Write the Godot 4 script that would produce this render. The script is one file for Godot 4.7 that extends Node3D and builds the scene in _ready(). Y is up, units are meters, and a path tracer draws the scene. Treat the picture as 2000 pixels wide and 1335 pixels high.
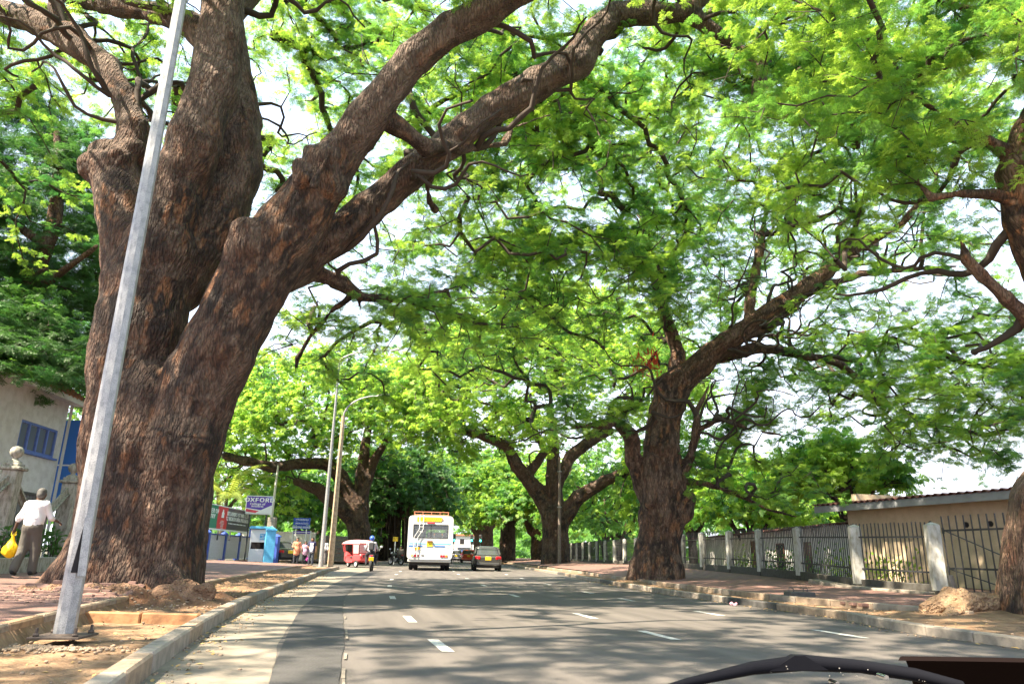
extends Node3D

# ------------------------------------------------------------------ mesh helpers
class MB:
	var v := PackedVector3Array()
	var n := PackedVector3Array()
	var c := PackedColorArray()
	var u := PackedVector2Array()
	var ix := PackedInt32Array()
	var col := Color.WHITE

	func add(p: Vector3, nn: Vector3, uv := Vector2.ZERO) -> int:
		v.append(p)
		n.append(nn)
		c.append(col)
		u.append(uv)
		return v.size() - 1

	func tri(a: int, b: int, d: int) -> void:
		var g := (v[b] - v[a]).cross(v[d] - v[a])
		ix.append(a)
		if g.dot(n[a] + n[b] + n[d]) > 0.0:
			ix.append(d)
			ix.append(b)
		else:
			ix.append(b)
			ix.append(d)

	func quad(a: Vector3, b: Vector3, d: Vector3, e: Vector3, up := Vector3.ZERO) -> void:
		var g := (b - a).cross(d - a)
		if g.length_squared() < 1e-14:
			g = (d - a).cross(e - a)
		g = g.normalized()
		if up != Vector3.ZERO and g.dot(up) < 0.0:
			g = -g
		var i := add(a, g, Vector2(0, 1))
		add(b, g, Vector2(1, 1))
		add(d, g, Vector2(1, 0))
		add(e, g, Vector2(0, 0))
		tri(i, i + 1, i + 2)
		tri(i, i + 2, i + 3)

	# a box with chamfered edges
	func box(at: Vector3, size: Vector3, ch := 0.0, b := Basis()) -> void:
		var h := size * 0.5
		ch = minf(ch, minf(h.x, minf(h.y, h.z)) * 0.95)
		var k := h - Vector3(ch, ch, ch)
		for ax in 3:
			for s in [-1.0, 1.0]:
				var nn := Vector3.ZERO
				nn[ax] = s
				var a1 := (ax + 1) % 3
				var a2 := (ax + 2) % 3
				var q: Array[Vector3] = []
				for t in [Vector2(-1, -1), Vector2(1, -1), Vector2(1, 1), Vector2(-1, 1)]:
					var p := Vector3.ZERO
					p[ax] = s * h[ax]
					p[a1] = t.x * k[a1]
					p[a2] = t.y * k[a2]
					q.append(at + b * p)
				quad(q[0], q[1], q[2], q[3], b * nn)
		if ch <= 0.0:
			return
		for ax in 3:
			var a1 := (ax + 1) % 3
			var a2 := (ax + 2) % 3
			for s1 in [-1.0, 1.0]:
				for s2 in [-1.0, 1.0]:
					var q: Array[Vector3] = []
					for t in [-1.0, 1.0]:
						var p := Vector3.ZERO
						p[ax] = t * k[ax]
						p[a1] = s1 * h[a1]
						p[a2] = s2 * k[a2]
						q.append(at + b * p)
						p[a1] = s1 * k[a1]
						p[a2] = s2 * h[a2]
						q.append(at + b * p)
					var nn := Vector3.ZERO
					nn[a1] = s1
					nn[a2] = s2
					quad(q[0], q[1], q[3], q[2], b * nn)
		for sx in [-1.0, 1.0]:
			for sy in [-1.0, 1.0]:
				for sz in [-1.0, 1.0]:
					var s := Vector3(sx, sy, sz)
					var nn := (b * s).normalized()
					var i := add(at + b * (s * Vector3(h.x, k.y, k.z)), nn)
					add(at + b * (s * Vector3(k.x, h.y, k.z)), nn)
					add(at + b * (s * Vector3(k.x, k.y, h.z)), nn)
					tri(i, i + 1, i + 2)

	# a bar between two points
	func bar(p: Vector3, q: Vector3, w: float, t: float, ch := 0.0, up := Vector3.UP) -> void:
		var d := q - p
		var y := d.normalized()
		var x := y.cross(up)
		if x.length() < 0.01:
			x = y.cross(Vector3.FORWARD)
		x = x.normalized()
		box((p + q) * 0.5, Vector3(w, d.length(), t), ch, Basis(x, y, x.cross(y)))

	func tube(pts: PackedVector3Array, rad: PackedFloat32Array, sides: int, cap := true, flat := false) -> void:
		var m := pts.size()
		if m < 2:
			return
		var t := (pts[1] - pts[0]).normalized()
		var x := t.cross(Vector3.UP)
		if x.length() < 0.05:
			x = t.cross(Vector3.RIGHT)
		x = x.normalized()
		var base := v.size()
		var run := 0.0
		for i in m:
			var tt := (pts[mini(i + 1, m - 1)] - pts[maxi(i - 1, 0)])
			if tt.length_squared() > 1e-12:
				tt = tt.normalized()
			else:
				tt = t
			x = (x - tt * x.dot(tt)).normalized()
			var y := tt.cross(x)
			if i > 0:
				run += pts[i].distance_to(pts[i - 1])
			for s in sides + 1:
				var a := TAU * s / sides
				var d := x * cos(a) + y * sin(a)
				add(pts[i] + d * rad[i], d, Vector2(float(s) / sides, run))
		for i in m - 1:
			for s in sides:
				var a := base + i * (sides + 1) + s
				var b2 := a + sides + 1
				tri(a, a + 1, b2 + 1)
				tri(a, b2 + 1, b2)
		if cap:
			for e in [0, m - 1]:
				var nn: Vector3 = (pts[0] - pts[1]).normalized() if e == 0 else (pts[m - 1] - pts[m - 2]).normalized()
				var o := add(pts[e], nn)
				var first := v.size()
				for s in sides:
					add(v[base + e * (sides + 1) + s], nn)
				for s in sides:
					tri(o, first + s, first + (s + 1) % sides)

	func rod(p: Vector3, q: Vector3, r: float, sides := 8, r2 := -1.0) -> void:
		tube(PackedVector3Array([p, q]), PackedFloat32Array([r, r if r2 < 0.0 else r2]), sides)

	# profile of (radius, height) pairs turned about an axis
	func lathe(at: Vector3, prof: Array, sides := 20, b := Basis()) -> void:
		var base := v.size()
		var m := prof.size()
		for i in m:
			var p: Vector2 = prof[i]
			var d: Vector2 = prof[mini(i + 1, m - 1)] - prof[maxi(i - 1, 0)]
			var nr := Vector2(d.y, -d.x).normalized()
			for s in sides + 1:
				var a := TAU * s / sides
				add(at + b * Vector3(cos(a) * p.x, p.y, sin(a) * p.x), b * Vector3(cos(a) * nr.x, nr.y, sin(a) * nr.x), Vector2(float(s) / sides, p.y))
		for i in m - 1:
			for s in sides:
				var a := base + i * (sides + 1) + s
				tri(a, a + 1, a + sides + 2)
				tri(a, a + sides + 2, a + sides + 1)

	func ball(at: Vector3, r: Vector3, sides := 12) -> void:
		var base := v.size()
		var rows := maxi(4, sides / 2)
		for i in rows + 1:
			var f := PI * i / rows
			for s in sides + 1:
				var a := TAU * s / sides
				var d := Vector3(sin(f) * cos(a), cos(f), sin(f) * sin(a))
				add(at + d * r, (d / r).normalized())
		for i in rows:
			for s in sides:
				var a := base + i * (sides + 1) + s
				tri(a, a + 1, a + sides + 2)
				tri(a, a + sides + 2, a + sides + 1)

	# closed rings of equally many points, skinned with smooth normals
	func loft(rings: Array, cap := true, wrap := true) -> void:
		var m := rings.size()
		var k: int = rings[0].size()
		var base := v.size()
		var mid: Array[Vector3] = []
		for r in rings:
			var o := Vector3.ZERO
			for p in r:
				o += p
			mid.append(o / k)
		for i in m:
			for j in k:
				var p: Vector3 = rings[i][j]
				var du: Vector3 = rings[mini(i + 1, m - 1)][j] - rings[maxi(i - 1, 0)][j]
				var dv: Vector3
				if wrap:
					dv = rings[i][(j + 1) % k] - rings[i][(j + k - 1) % k]
				else:
					dv = rings[i][mini(j + 1, k - 1)] - rings[i][maxi(j - 1, 0)]
				var nn := du.cross(dv).normalized()
				if nn.dot(p - mid[i]) < 0.0:
					nn = -nn
				add(p, nn)
		for i in m - 1:
			for j in (k if wrap else k - 1):
				var a := base + i * k + j
				var b2 := base + i * k + (j + 1) % k
				tri(a, b2, b2 + k)
				tri(a, b2 + k, a + k)
		if cap:
			for e in [0, m - 1]:
				var q: int = 1 if e == 0 else m - 2
				var nn := (mid[e] - mid[q]).normalized()
				var o := add(mid[e], nn)
				for j in k:
					add(rings[e][j], nn)
				for j in k:
					tri(o, o + 1 + j, o + 1 + (j + 1) % k)

	# a flat polygon in the plane of b's x and y, with a thickness along z
	func plate(poly: PackedVector2Array, at: Vector3, b: Basis, thick: float) -> void:
		var t := Geometry2D.triangulate_polygon(poly)
		for s in [-0.5, 0.5]:
			var base := v.size()
			var nn: Vector3 = b.z * signf(s)
			for p in poly:
				add(at + b.x * p.x + b.y * p.y + b.z * (thick * s), nn, p)
			for i in range(0, t.size(), 3):
				tri(base + t[i], base + t[i + 1], base + t[i + 2])
		var k := poly.size()
		var o := Vector2.ZERO
		var area := 0.0
		for i in k:
			area += poly[i].cross(poly[(i + 1) % k])
		for i in k:
			var p := poly[i]
			var q := poly[(i + 1) % k]
			var e := (q - p).normalized()
			var out := Vector2(e.y, -e.x) * signf(area)
			var z := b.z * (thick * 0.5)
			var a3 := at + b.x * p.x + b.y * p.y
			var b3 := at + b.x * q.x + b.y * q.y
			quad(a3 - z, b3 - z, b3 + z, a3 + z, b.x * out.x + b.y * out.y)

	func mesh() -> ArrayMesh:
		var arr := []
		arr.resize(Mesh.ARRAY_MAX)
		arr[Mesh.ARRAY_VERTEX] = v
		arr[Mesh.ARRAY_NORMAL] = n
		arr[Mesh.ARRAY_COLOR] = c
		arr[Mesh.ARRAY_TEX_UV] = u
		arr[Mesh.ARRAY_INDEX] = ix
		var m := ArrayMesh.new()
		m.add_surface_from_arrays(Mesh.PRIMITIVE_TRIANGLES, arr)
		return m

# ------------------------------------------------------------------ smooth bodies from tapered bones
class Field:
	var A := PackedVector3Array()
	var BA := PackedVector3Array()
	var AX := PackedVector3Array()
	var INV := PackedFloat32Array()
	var RA := PackedFloat32Array()
	var DR := PackedFloat32Array()
	var K := PackedFloat32Array()
	var G := PackedInt32Array()
	var groups := 1
	var cell := 0.05
	var bark := 0.0          # height of the bark's ridges
	var lump := 0.0
	var ridge: FastNoiseLite
	var big: FastNoiseLite
	var tone: FastNoiseLite
	var tint := Color.WHITE
	var bark_colors := false
	var plates := false
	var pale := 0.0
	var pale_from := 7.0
	var parts: Array[MB] = []
	var cutlow := -1e9

	func bone(p: Vector3, q: Vector3, r1: float, r2: float, k: float, g := 0) -> void:
		A.append(p)
		BA.append(q - p)
		AX.append((q - p).normalized() if p.distance_to(q) > 1e-6 else Vector3.UP)
		INV.append(1.0 / maxf((q - p).length_squared(), 1e-8))
		RA.append(r1)
		DR.append(r2 - r1)
		K.append(k)
		G.append(g)
		groups = maxi(groups, g + 1)

	var titles := {}

	# g above 0 starts a limb of its own; its number comes back
	func chain(pts: Array, kf: float, g := 0) -> int:
		if g > 0:
			g = groups
		for i in pts.size() - 1:
			var a: Vector4 = pts[i]
			var b: Vector4 = pts[i + 1]
			bone(Vector3(a.x, a.y, a.z), Vector3(b.x, b.y, b.z), a.w, b.w, kf * minf(a.w, b.w), g)
		return g

	func near(p: Vector3, list: PackedInt32Array) -> int:
		var m := 1e9
		var best := 0
		for i in list:
			var pa := p - A[i]
			var h := clampf(pa.dot(BA[i]) * INV[i], 0.0, 1.0)
			var d := (pa - BA[i] * h).length() - (RA[i] + DR[i] * h)
			if d < m:
				m = d
				best = i
		return best

	func eval(p: Vector3, list: PackedInt32Array, detail: bool) -> float:
		var m := 1e9
		var bd := 1e9
		var best := 0
		for i in list:
			var ba := BA[i]
			var pa := p - A[i]
			var h := clampf(pa.dot(ba) * INV[i], 0.0, 1.0)
			var d := (pa - ba * h).length() - (RA[i] + DR[i] * h)
			if d < bd:
				bd = d
				best = i
			var k := K[i]
			var hh := k - absf(d - m)
			m = minf(d, m)
			if hh > 0.0:
				m -= hh * hh * 0.25 / k
		if detail and bark > 0.0 and absf(m) < 0.25:
			var ax := AX[best]
			var q := p - ax * (p.dot(ax) * 0.74)
			m -= ridge.get_noise_3dv(q) * bark + big.get_noise_3dv(p) * lump
		return m

	func shade(p: Vector3, i: int) -> Color:
		if not bark_colors:
			return tint
		var ax := AX[i]
		var q := p - ax * (p.dot(ax) * 0.7)
		var a := tone.get_noise_3dv(q * 1.0)
		var b := tone.get_noise_3dv(p * 0.35 + Vector3(40, 0, 0))
		var r := ridge.get_noise_3dv(q)
		var c := Color(0.17, 0.095, 0.064).lerp(Color(0.052, 0.034, 0.028), clampf(0.5 + b * 1.7 + a * 0.4, 0, 1))
		c = c.lerp(Color(0.035, 0.026, 0.023), clampf((-0.70 - r) * 3.0, 0, 0.8) if plates else clampf(-0.1 - r * 1.1, 0, 0.75))
		var o := tone.get_noise_3dv(q * 2.3 + Vector3(0, 90, 0))
		c = c.lerp(Color(0.40, 0.20, 0.10), clampf((o - 0.16) * 3.5, 0, 0.7) * clampf(0.55 + b * 2.6, 0, 1))
		var fl := tone.get_noise_3dv(q * 3.7 + Vector3(33, 7, 0))
		c = c.lerp(Color(0.33, 0.245, 0.185), clampf((fl - 0.2) * 2.4, 0, 0.5))
		c = c.lerp(Color(0.26, 0.195, 0.155), clampf((a - 0.12) * 2.2, 0, 0.55))
		c = c.lerp(Color(0.30, 0.245, 0.215), pale * smoothstep(pale_from, pale_from + 4.0, p.y) * clampf(0.75 + a * 1.2, 0, 1))  # upper limbs greyed with height, their sunlit look painted in along with bark colour
		return c * tint

	func run() -> void:
		for g in groups:
			parts.append(MB.new())
		var B := 8
		var size := cell * B
		var half := size * 0.5
		var hd := half * 1.74 + cell * 1.8
		var blocks := {}
		for i in A.size():
			var r := maxf(RA[i], RA[i] + DR[i]) + K[i] * 0.5 + bark + lump + 0.02
			var p := A[i]
			var q := A[i] + BA[i]
			var lo := (Vector3(minf(p.x, q.x), minf(p.y, q.y), minf(p.z, q.z)) - Vector3(r, r, r)) / size
			var hi := (Vector3(maxf(p.x, q.x), maxf(p.y, q.y), maxf(p.z, q.z)) + Vector3(r, r, r)) / size
			for x in range(int(floor(lo.x)) - 1, int(floor(hi.x)) + 1):
				for y in range(int(floor(lo.y)) - 1, int(floor(hi.y)) + 1):
					for z in range(int(floor(lo.z)) - 1, int(floor(hi.z)) + 1):
						var o := (Vector3(x, y, z) + Vector3(0.5, 0.5, 0.5)) * size
						var pa := o - p
						var h := clampf(pa.dot(BA[i]) * INV[i], 0.0, 1.0)
						if (pa - BA[i] * h).length() < r + hd + K[i]:
							var key := Vector3i(x, y, z)
							if blocks.has(key):
								blocks[key].append(i)
							else:
								blocks[key] = PackedInt32Array([i])
		var n1 := B + 2
		var val := PackedFloat32Array()
		val.resize(n1 * n1 * n1)
		var vid := PackedInt32Array()
		vid.resize(n1 * n1 * n1)
		var grp := PackedInt32Array()
		grp.resize(n1 * n1 * n1)
		for key in blocks:
			var list: PackedInt32Array = blocks[key]
			var o := Vector3(key) * size
			if o.y + size < cutlow:
				continue
			var mid := eval(o + Vector3(half, half, half), list, false)
			if absf(mid) > hd + bark + lump:
				continue
			var at := 0
			var some := 0
			for z in n1:
				for y in n1:
					for x in n1:
						var f := eval(o + Vector3(x, y, z) * cell, list, true)
						val[at] = f
						if f < 0.0:
							some += 1
						at += 1
			if some == 0 or some == at:
				continue
			vid.fill(-1)
			for z in B + 1:
				for y in B + 1:
					for x in B + 1:
						var i0 := x + n1 * (y + n1 * z)
						var f0 := val[i0]
						var f1 := val[i0 + 1]
						var f2 := val[i0 + n1]
						var f3 := val[i0 + n1 + 1]
						var i4 := i0 + n1 * n1
						var f4 := val[i4]
						var f5 := val[i4 + 1]
						var f6 := val[i4 + n1]
						var f7 := val[i4 + n1 + 1]
						var neg := int(f0 < 0) + int(f1 < 0) + int(f2 < 0) + int(f3 < 0) + int(f4 < 0) + int(f5 < 0) + int(f6 < 0) + int(f7 < 0)
						if neg == 0 or neg == 8:
							continue
						var s := Vector3.ZERO
						var cnt := 0
						if (f0 < 0) != (f1 < 0):
							s += Vector3(f0 / (f0 - f1), 0, 0)
							cnt += 1
						if (f2 < 0) != (f3 < 0):
							s += Vector3(f2 / (f2 - f3), 1, 0)
							cnt += 1
						if (f4 < 0) != (f5 < 0):
							s += Vector3(f4 / (f4 - f5), 0, 1)
							cnt += 1
						if (f6 < 0) != (f7 < 0):
							s += Vector3(f6 / (f6 - f7), 1, 1)
							cnt += 1
						if (f0 < 0) != (f2 < 0):
							s += Vector3(0, f0 / (f0 - f2), 0)
							cnt += 1
						if (f1 < 0) != (f3 < 0):
							s += Vector3(1, f1 / (f1 - f3), 0)
							cnt += 1
						if (f4 < 0) != (f6 < 0):
							s += Vector3(0, f4 / (f4 - f6), 1)
							cnt += 1
						if (f5 < 0) != (f7 < 0):
							s += Vector3(1, f5 / (f5 - f7), 1)
							cnt += 1
						if (f0 < 0) != (f4 < 0):
							s += Vector3(0, 0, f0 / (f0 - f4))
							cnt += 1
						if (f1 < 0) != (f5 < 0):
							s += Vector3(1, 0, f1 / (f1 - f5))
							cnt += 1
						if (f2 < 0) != (f6 < 0):
							s += Vector3(0, 1, f2 / (f2 - f6))
							cnt += 1
						if (f3 < 0) != (f7 < 0):
							s += Vector3(1, 1, f3 / (f3 - f7))
							cnt += 1
						s /= cnt
						var p := o + (Vector3(x, y, z) + s) * cell
						var gr := Vector3(f1 + f3 + f5 + f7 - f0 - f2 - f4 - f6, f2 + f3 + f6 + f7 - f0 - f1 - f4 - f5, f4 + f5 + f6 + f7 - f0 - f1 - f2 - f3)
						var nb := near(p, list)
						var g := G[nb]
						var mb := parts[g]
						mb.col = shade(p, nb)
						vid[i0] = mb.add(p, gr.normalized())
						grp[i0] = g
			var sz := n1 * n1
			for z in range(0, B + 1):
				for y in range(0, B + 1):
					for x in range(0, B + 1):
						var i0 := x + n1 * (y + n1 * z)
						var neg := val[i0] < 0
						if x < B and y > 0 and z > 0 and neg != (val[i0 + 1] < 0):
							face(vid, grp, i0, i0 - n1, i0 - n1 - sz, i0 - sz)
						if y < B and x > 0 and z > 0 and neg != (val[i0 + n1] < 0):
							face(vid, grp, i0, i0 - 1, i0 - 1 - sz, i0 - sz)
						if z < B and x > 0 and y > 0 and neg != (val[i0 + sz] < 0):
							face(vid, grp, i0, i0 - 1, i0 - 1 - n1, i0 - n1)

	# stray scraps of a limb go back to the trunk, so that each limb is one piece
	func tidy() -> void:
		for g in range(1, groups):
			var mb := parts[g]
			var n := mb.v.size()
			if n == 0:
				continue
			var seen := {}
			var up := PackedInt32Array()
			up.resize(n)
			for i in n:
				var key := Vector3i((mb.v[i] * 4000.0).round())
				up[i] = seen.get(key, i)
				if up[i] == i:
					seen[key] = i
			for t in range(0, mb.ix.size(), 3):
				var r0 := root(up, mb.ix[t])
				for k in [1, 2]:
					var r1 := root(up, mb.ix[t + k])
					if r1 != r0:
						if r1 < r0:
							up[r0] = r1
							r0 = r1
						else:
							up[r1] = r0
			var count := {}
			var best := -1
			for t in range(0, mb.ix.size(), 3):
				var r := root(up, mb.ix[t])
				count[r] = count.get(r, 0) + 1
				if best < 0 or count[r] > count[best]:
					best = r
			if count.size() < 2:
				continue
			var keep := PackedInt32Array()
			var o := parts[0]
			for t in range(0, mb.ix.size(), 3):
				if root(up, mb.ix[t]) == best:
					for k in 3:
						keep.append(mb.ix[t + k])
				else:
					for k in 3:
						var j := mb.ix[t + k]
						o.col = mb.c[j]
						o.ix.append(o.add(mb.v[j], mb.n[j]))
			var slim := MB.new()
			var where := {}
			for j in keep:
				if not where.has(j):
					slim.col = mb.c[j]
					where[j] = slim.add(mb.v[j], mb.n[j])
				slim.ix.append(where[j])
			parts[g] = slim

	func root(up: PackedInt32Array, i: int) -> int:
		while up[i] != i:
			i = up[i]
		return i

	func face(vid: PackedInt32Array, grp: PackedInt32Array, a: int, b: int, d: int, e: int) -> void:
		if vid[a] < 0 or vid[b] < 0 or vid[d] < 0 or vid[e] < 0:
			return
		var g := grp[a]
		var mb := parts[g]
		var id := [vid[a], vid[b], vid[d], vid[e]]
		var src := [a, b, d, e]
		for i in range(1, 4):
			var h: int = grp[src[i]]
			if h != g:
				var o := parts[h]
				var w: int = id[i]
				mb.col = o.c[w]
				id[i] = mb.add(o.v[w], o.n[w])
		mb.tri(id[0], id[1], id[2])
		mb.tri(id[0], id[2], id[3])

# ------------------------------------------------------------------ trees: bole and limbs, branches that reach every tuft, tufts
class TreeGen:
	var called := "rain_tree"
	var label := ""
	var group := ""
	var field: Field
	var limbs: Array = []        # of Array[Vector4]: what branches may spring from
	var lobes: Array = []        # [centre, radius, height, how many, inner share]
	var holes := -0.15           # noise below this stays open
	var hole_freq := 0.16
	var seed := 1
	var step := 0.4
	var twig := 0.008
	var per := 2                 # tufts per twig end
	var size := 1.0
	var lod := 0
	var tones := [0.33, 0.4, 0.27]
	var sides := 6
	var wild := 1.0
	var droop := 0.25
	var extra: Array = []
	var wander := 0
	var spread := 0.45
	var wander_len := 1.0
	var P := PackedVector3Array()
	var PAR := PackedInt32Array()
	var R := PackedFloat32Array()
	var S := PackedFloat32Array()
	var twigs := MB.new()
	var sprays: Array = [[], [], []]
	var grid := {}

	func put(p: Vector3, par: int, s: float) -> int:
		P.append(p)
		PAR.append(par)
		S.append(s)
		var key := Vector3i((p / 1.6).floor())
		var i := P.size() - 1
		if grid.has(key):
			grid[key].append(i)
		else:
			grid[key] = PackedInt32Array([i])
		return i

	func nearest(p: Vector3) -> int:
		var o := Vector3i((p / 1.6).floor())
		var best := -1
		var bd := 1e9
		for ring in 16:
			for x in range(-ring, ring + 1):
				for y in range(-ring, ring + 1):
					var edge := absi(x) == ring or absi(y) == ring
					var z := -ring
					while z <= ring:
						var key := o + Vector3i(x, y, z)
						if grid.has(key):
							for i in grid[key]:
								var d := p.distance_squared_to(P[i])
								if d < bd:
									bd = d
									best = i
						z += 1 if edge else maxi(2 * ring, 1)
			if best >= 0 and bd < pow(ring * 1.6, 2):
				break
		return best

	func run() -> void:
		if field:
			field.run()
			field.tidy()
		var rng := RandomNumberGenerator.new()
		rng.seed = seed * 7919 + 13
		var nz := FastNoiseLite.new()
		nz.noise_type = FastNoiseLite.TYPE_SIMPLEX
		nz.seed = seed
		nz.frequency = hole_freq
		nz.fractal_octaves = 2
		for l in limbs:
			var prev := -1
			for i in l.size() - 1:
				var a: Vector4 = l[i]
				var b: Vector4 = l[i + 1]
				var m := maxi(1, int(ceil(Vector3(a.x - b.x, a.y - b.y, a.z - b.z).length() / 0.5)))
				for k in m:
					var q := a.lerp(b, float(k) / m)
					prev = put(Vector3(q.x, q.y, q.z), prev, q.w)
			var e: Vector4 = l[l.size() - 1]
			put(Vector3(e.x, e.y, e.z), prev, e.w)
		# winding secondary limbs
		var base_n := P.size()
		for w in wander:
			var i0 := rng.randi() % base_n
			var tries := 0
			while (S[i0] < 0.13 or S[i0] > 0.42 or PAR[i0] < 0) and tries < 60:
				i0 = rng.randi() % base_n
				tries += 1
			if tries >= 60:
				continue
			var p := P[i0]
			var along := (P[i0] - P[PAR[i0]]).normalized()
			var yaw := atan2(along.z, along.x) + rng.randf_range(0.8, 1.7) * (1.0 if rng.randf() < 0.5 else -1.0)
			var pitch := rng.randf_range(-0.15, 1.1)
			var len := rng.randf_range(3.0, 7.5) * wander_len
			var r := minf(S[i0] * 0.5, rng.randf_range(0.045, 0.1))
			var m := int(len / 0.3)
			var pts := PackedVector3Array([p])
			var rad := PackedFloat32Array([r * 1.2])
			var last := i0
			var f1 := rng.randf_range(0.5, 1.1)
			var f2 := rng.randf_range(0.4, 0.9)
			var ph := rng.randf() * TAU
			var kink := 0.0
			for k in m:
				var s := float(k) / m
				if rng.randf() < 0.16:
					kink = rng.randf_range(-0.9, 0.9)
				kink *= 0.86
				var yw := yaw + 0.75 * sin(f1 * k + ph) + kink
				var pt := pitch * (1.0 - s * 0.5) + 0.55 * sin(f2 * k + ph * 1.7)
				p += Vector3(cos(yw) * cos(pt), sin(pt), sin(yw) * cos(pt)) * 0.3 + Vector3(rng.randf() - 0.5, rng.randf() - 0.5, rng.randf() - 0.5) * 0.11
				last = put(p, last, lerpf(r, 0.016, s))
				pts.append(p)
				rad.append(lerpf(r, 0.014, s) * rng.randf_range(0.82, 1.18))
			twigs.tube(pts, rad, 7, false)
		var skel := P.size()
		var want: Array = []
		for lb in lobes:
			var o: Vector3 = lb[0]
			var left: int = lb[3]
			var tries := left * 6
			while left > 0 and tries > 0:
				tries -= 1
				var r := sqrt(rng.randf())
				var a := rng.randf() * TAU
				var top := sqrt(maxf(0.0, 1.0 - r * r))
				var y: float = top * (1.0 - lb[4] * pow(rng.randf(), 1.3)) + (rng.randf() - 0.6) * 0.22
				var p := o + Vector3(cos(a) * r * lb[1], y * lb[2], sin(a) * r * lb[1])
				if nz.get_noise_3dv(p) < holes:
					continue
				left -= 1
				var i := nearest(p)
				want.append([P[i].distance_to(p) if i >= 0 else 99.0, p])
		want.sort_custom(func(a, b): return a[0] < b[0])
		var ends := PackedInt32Array()
		for w in want:
			var t: Vector3 = w[1]
			var i := nearest(t)
			if i < 0:
				continue
			for k in 5:     # spring from further back, so that twigs leave at an acute angle
				var pp := PAR[i]
				if i < skel or pp < 0:
					break
				if (P[i] - P[pp]).normalized().dot((t - P[i]).normalized()) > 0.35:
					break
				i = pp
			var p := P[i]
			var len := p.distance_to(t)
			if len < 0.12:
				ends.append(i)
				continue
			var back := (p - P[PAR[i]]).normalized() if PAR[i] >= 0 else Vector3.UP
			var dir := (t - p) / len
			var d0 := (dir + back * 0.75 + Vector3(0, 0.15, 0)).normalized() * len
			var d1 := (dir + Vector3(0, -0.25 + rng.randf() * 0.6, 0) + Vector3(rng.randf() - 0.5, 0, rng.randf() - 0.5) * 0.9).normalized() * len
			var m := clampi(int(len / step), 2, 26)
			var sx := dir.cross(Vector3(rng.randf() - 0.5, rng.randf() - 0.2, rng.randf() - 0.5)).normalized()
			var sy := dir.cross(sx)
			var f1 := rng.randf_range(1.5, 3.2)
			var f2 := rng.randf_range(2.5, 6.0)
			var amp := minf(len * 0.085, 0.5) * wild
			var ph := rng.randf() * TAU
			var last := i
			for k in range(1, m + 1):
				var s := float(k) / m
				var s2 := s * s
				var s3 := s2 * s
				var q := p * (2 * s3 - 3 * s2 + 1) + d0 * (s3 - 2 * s2 + s) + t * (3 * s2 - 2 * s3) + d1 * (s3 - s2)
				var env := sin(PI * s)
				q += (sx * sin(f1 * PI * s + ph) + sy * sin(f2 * PI * s + ph * 1.7)) * (amp * env)
				if k < m:
					q += Vector3(rng.randf() - 0.5, rng.randf() - 0.5, rng.randf() - 0.5) * (step * 0.38 * wild)
				last = put(q, last, 0.0)
			ends.append(last)
		# radii by the pipe model
		var sum := PackedFloat32Array()
		sum.resize(P.size())
		for e in ends:
			sum[e] += pow(twig, 2.08)
		for i in range(P.size() - 1, skel - 1, -1):
			if PAR[i] >= skel:
				sum[PAR[i]] += sum[i]
		R.resize(P.size())
		var kid := PackedInt32Array()
		kid.resize(P.size())
		kid.fill(-1)
		for i in range(skel, P.size()):
			R[i] = pow(maxf(sum[i], pow(twig, 2.08)), 1.0 / 2.08)
			var root := i
			if PAR[i] >= skel and (kid[PAR[i]] < 0 or sum[kid[PAR[i]]] < sum[i]):
				kid[PAR[i]] = i
		for i in range(skel, P.size()):
			var pp := PAR[i]
			if pp >= skel and kid[pp] == i:
				continue
			var pts := PackedVector3Array([P[pp]])
			var first := minf(R[i] * 1.25, (S[pp] * 0.75 if pp < skel else R[pp]))
			var rad := PackedFloat32Array([maxf(first, R[i])])
			var j := i
			while j >= 0:
				pts.append(P[j])
				rad.append(R[j])
				j = kid[j]
			var r0 := R[i]
			var sd := sides if r0 > 0.05 else (maxi(4, sides - 2) if r0 > 0.022 else 3)
			twigs.tube(pts, rad, sd, false)
		# tufts
		var tn := FastNoiseLite.new()
		tn.noise_type = FastNoiseLite.TYPE_SIMPLEX
		tn.seed = seed + 50
		tn.frequency = 0.3
		for e in ends:
			for k in per:
				var j := e
				for b in rng.randi() % 5 if k > 0 else 0:
					if PAR[j] >= skel:
						j = PAR[j]
				var pp := PAR[j]
				var d := (P[j] - P[pp]) if pp >= 0 else Vector3.RIGHT
				d.y *= 0.4
				d += Vector3(rng.randf() - 0.5, 0, rng.randf() - 0.5) * d.length() * (1.0 + k * 1.5)
				d = (d.normalized() + Vector3(0, -droop * rng.randf() - 0.02, 0)).normalized()
				var side := d.cross(Vector3.UP).normalized()
				if side.length() < 0.5:
					side = Vector3.RIGHT
				var up := side.cross(d).normalized()
				var roll := (rng.randf() - 0.5) * 0.9
				var bs := Basis(d, up.rotated(d, roll), side.rotated(d, roll)).scaled_local(Vector3.ONE * size * rng.randf_range(0.75, 1.25))
				var v: float = tn.get_noise_3dv(P[j]) * 0.9 + rng.randf() * 0.75
				var tone := 0 if v < tones[0] else (1 if v < tones[0] + tones[1] else 2)
				sprays[tone].append(Transform3D(bs, P[j] + Vector3(rng.randfn(0, 0.5), rng.randfn(0.1, 0.4), rng.randfn(0, 0.5)) * (spread if k > 0 else 0.0)))

# ------------------------------------------------------------------ materials
var mats := {}

func lin(r: float, g: float, b: float, a := 1.0) -> Color:
	var c := Color(r, g, b).linear_to_srgb()
	c.a = a
	return c

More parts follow.
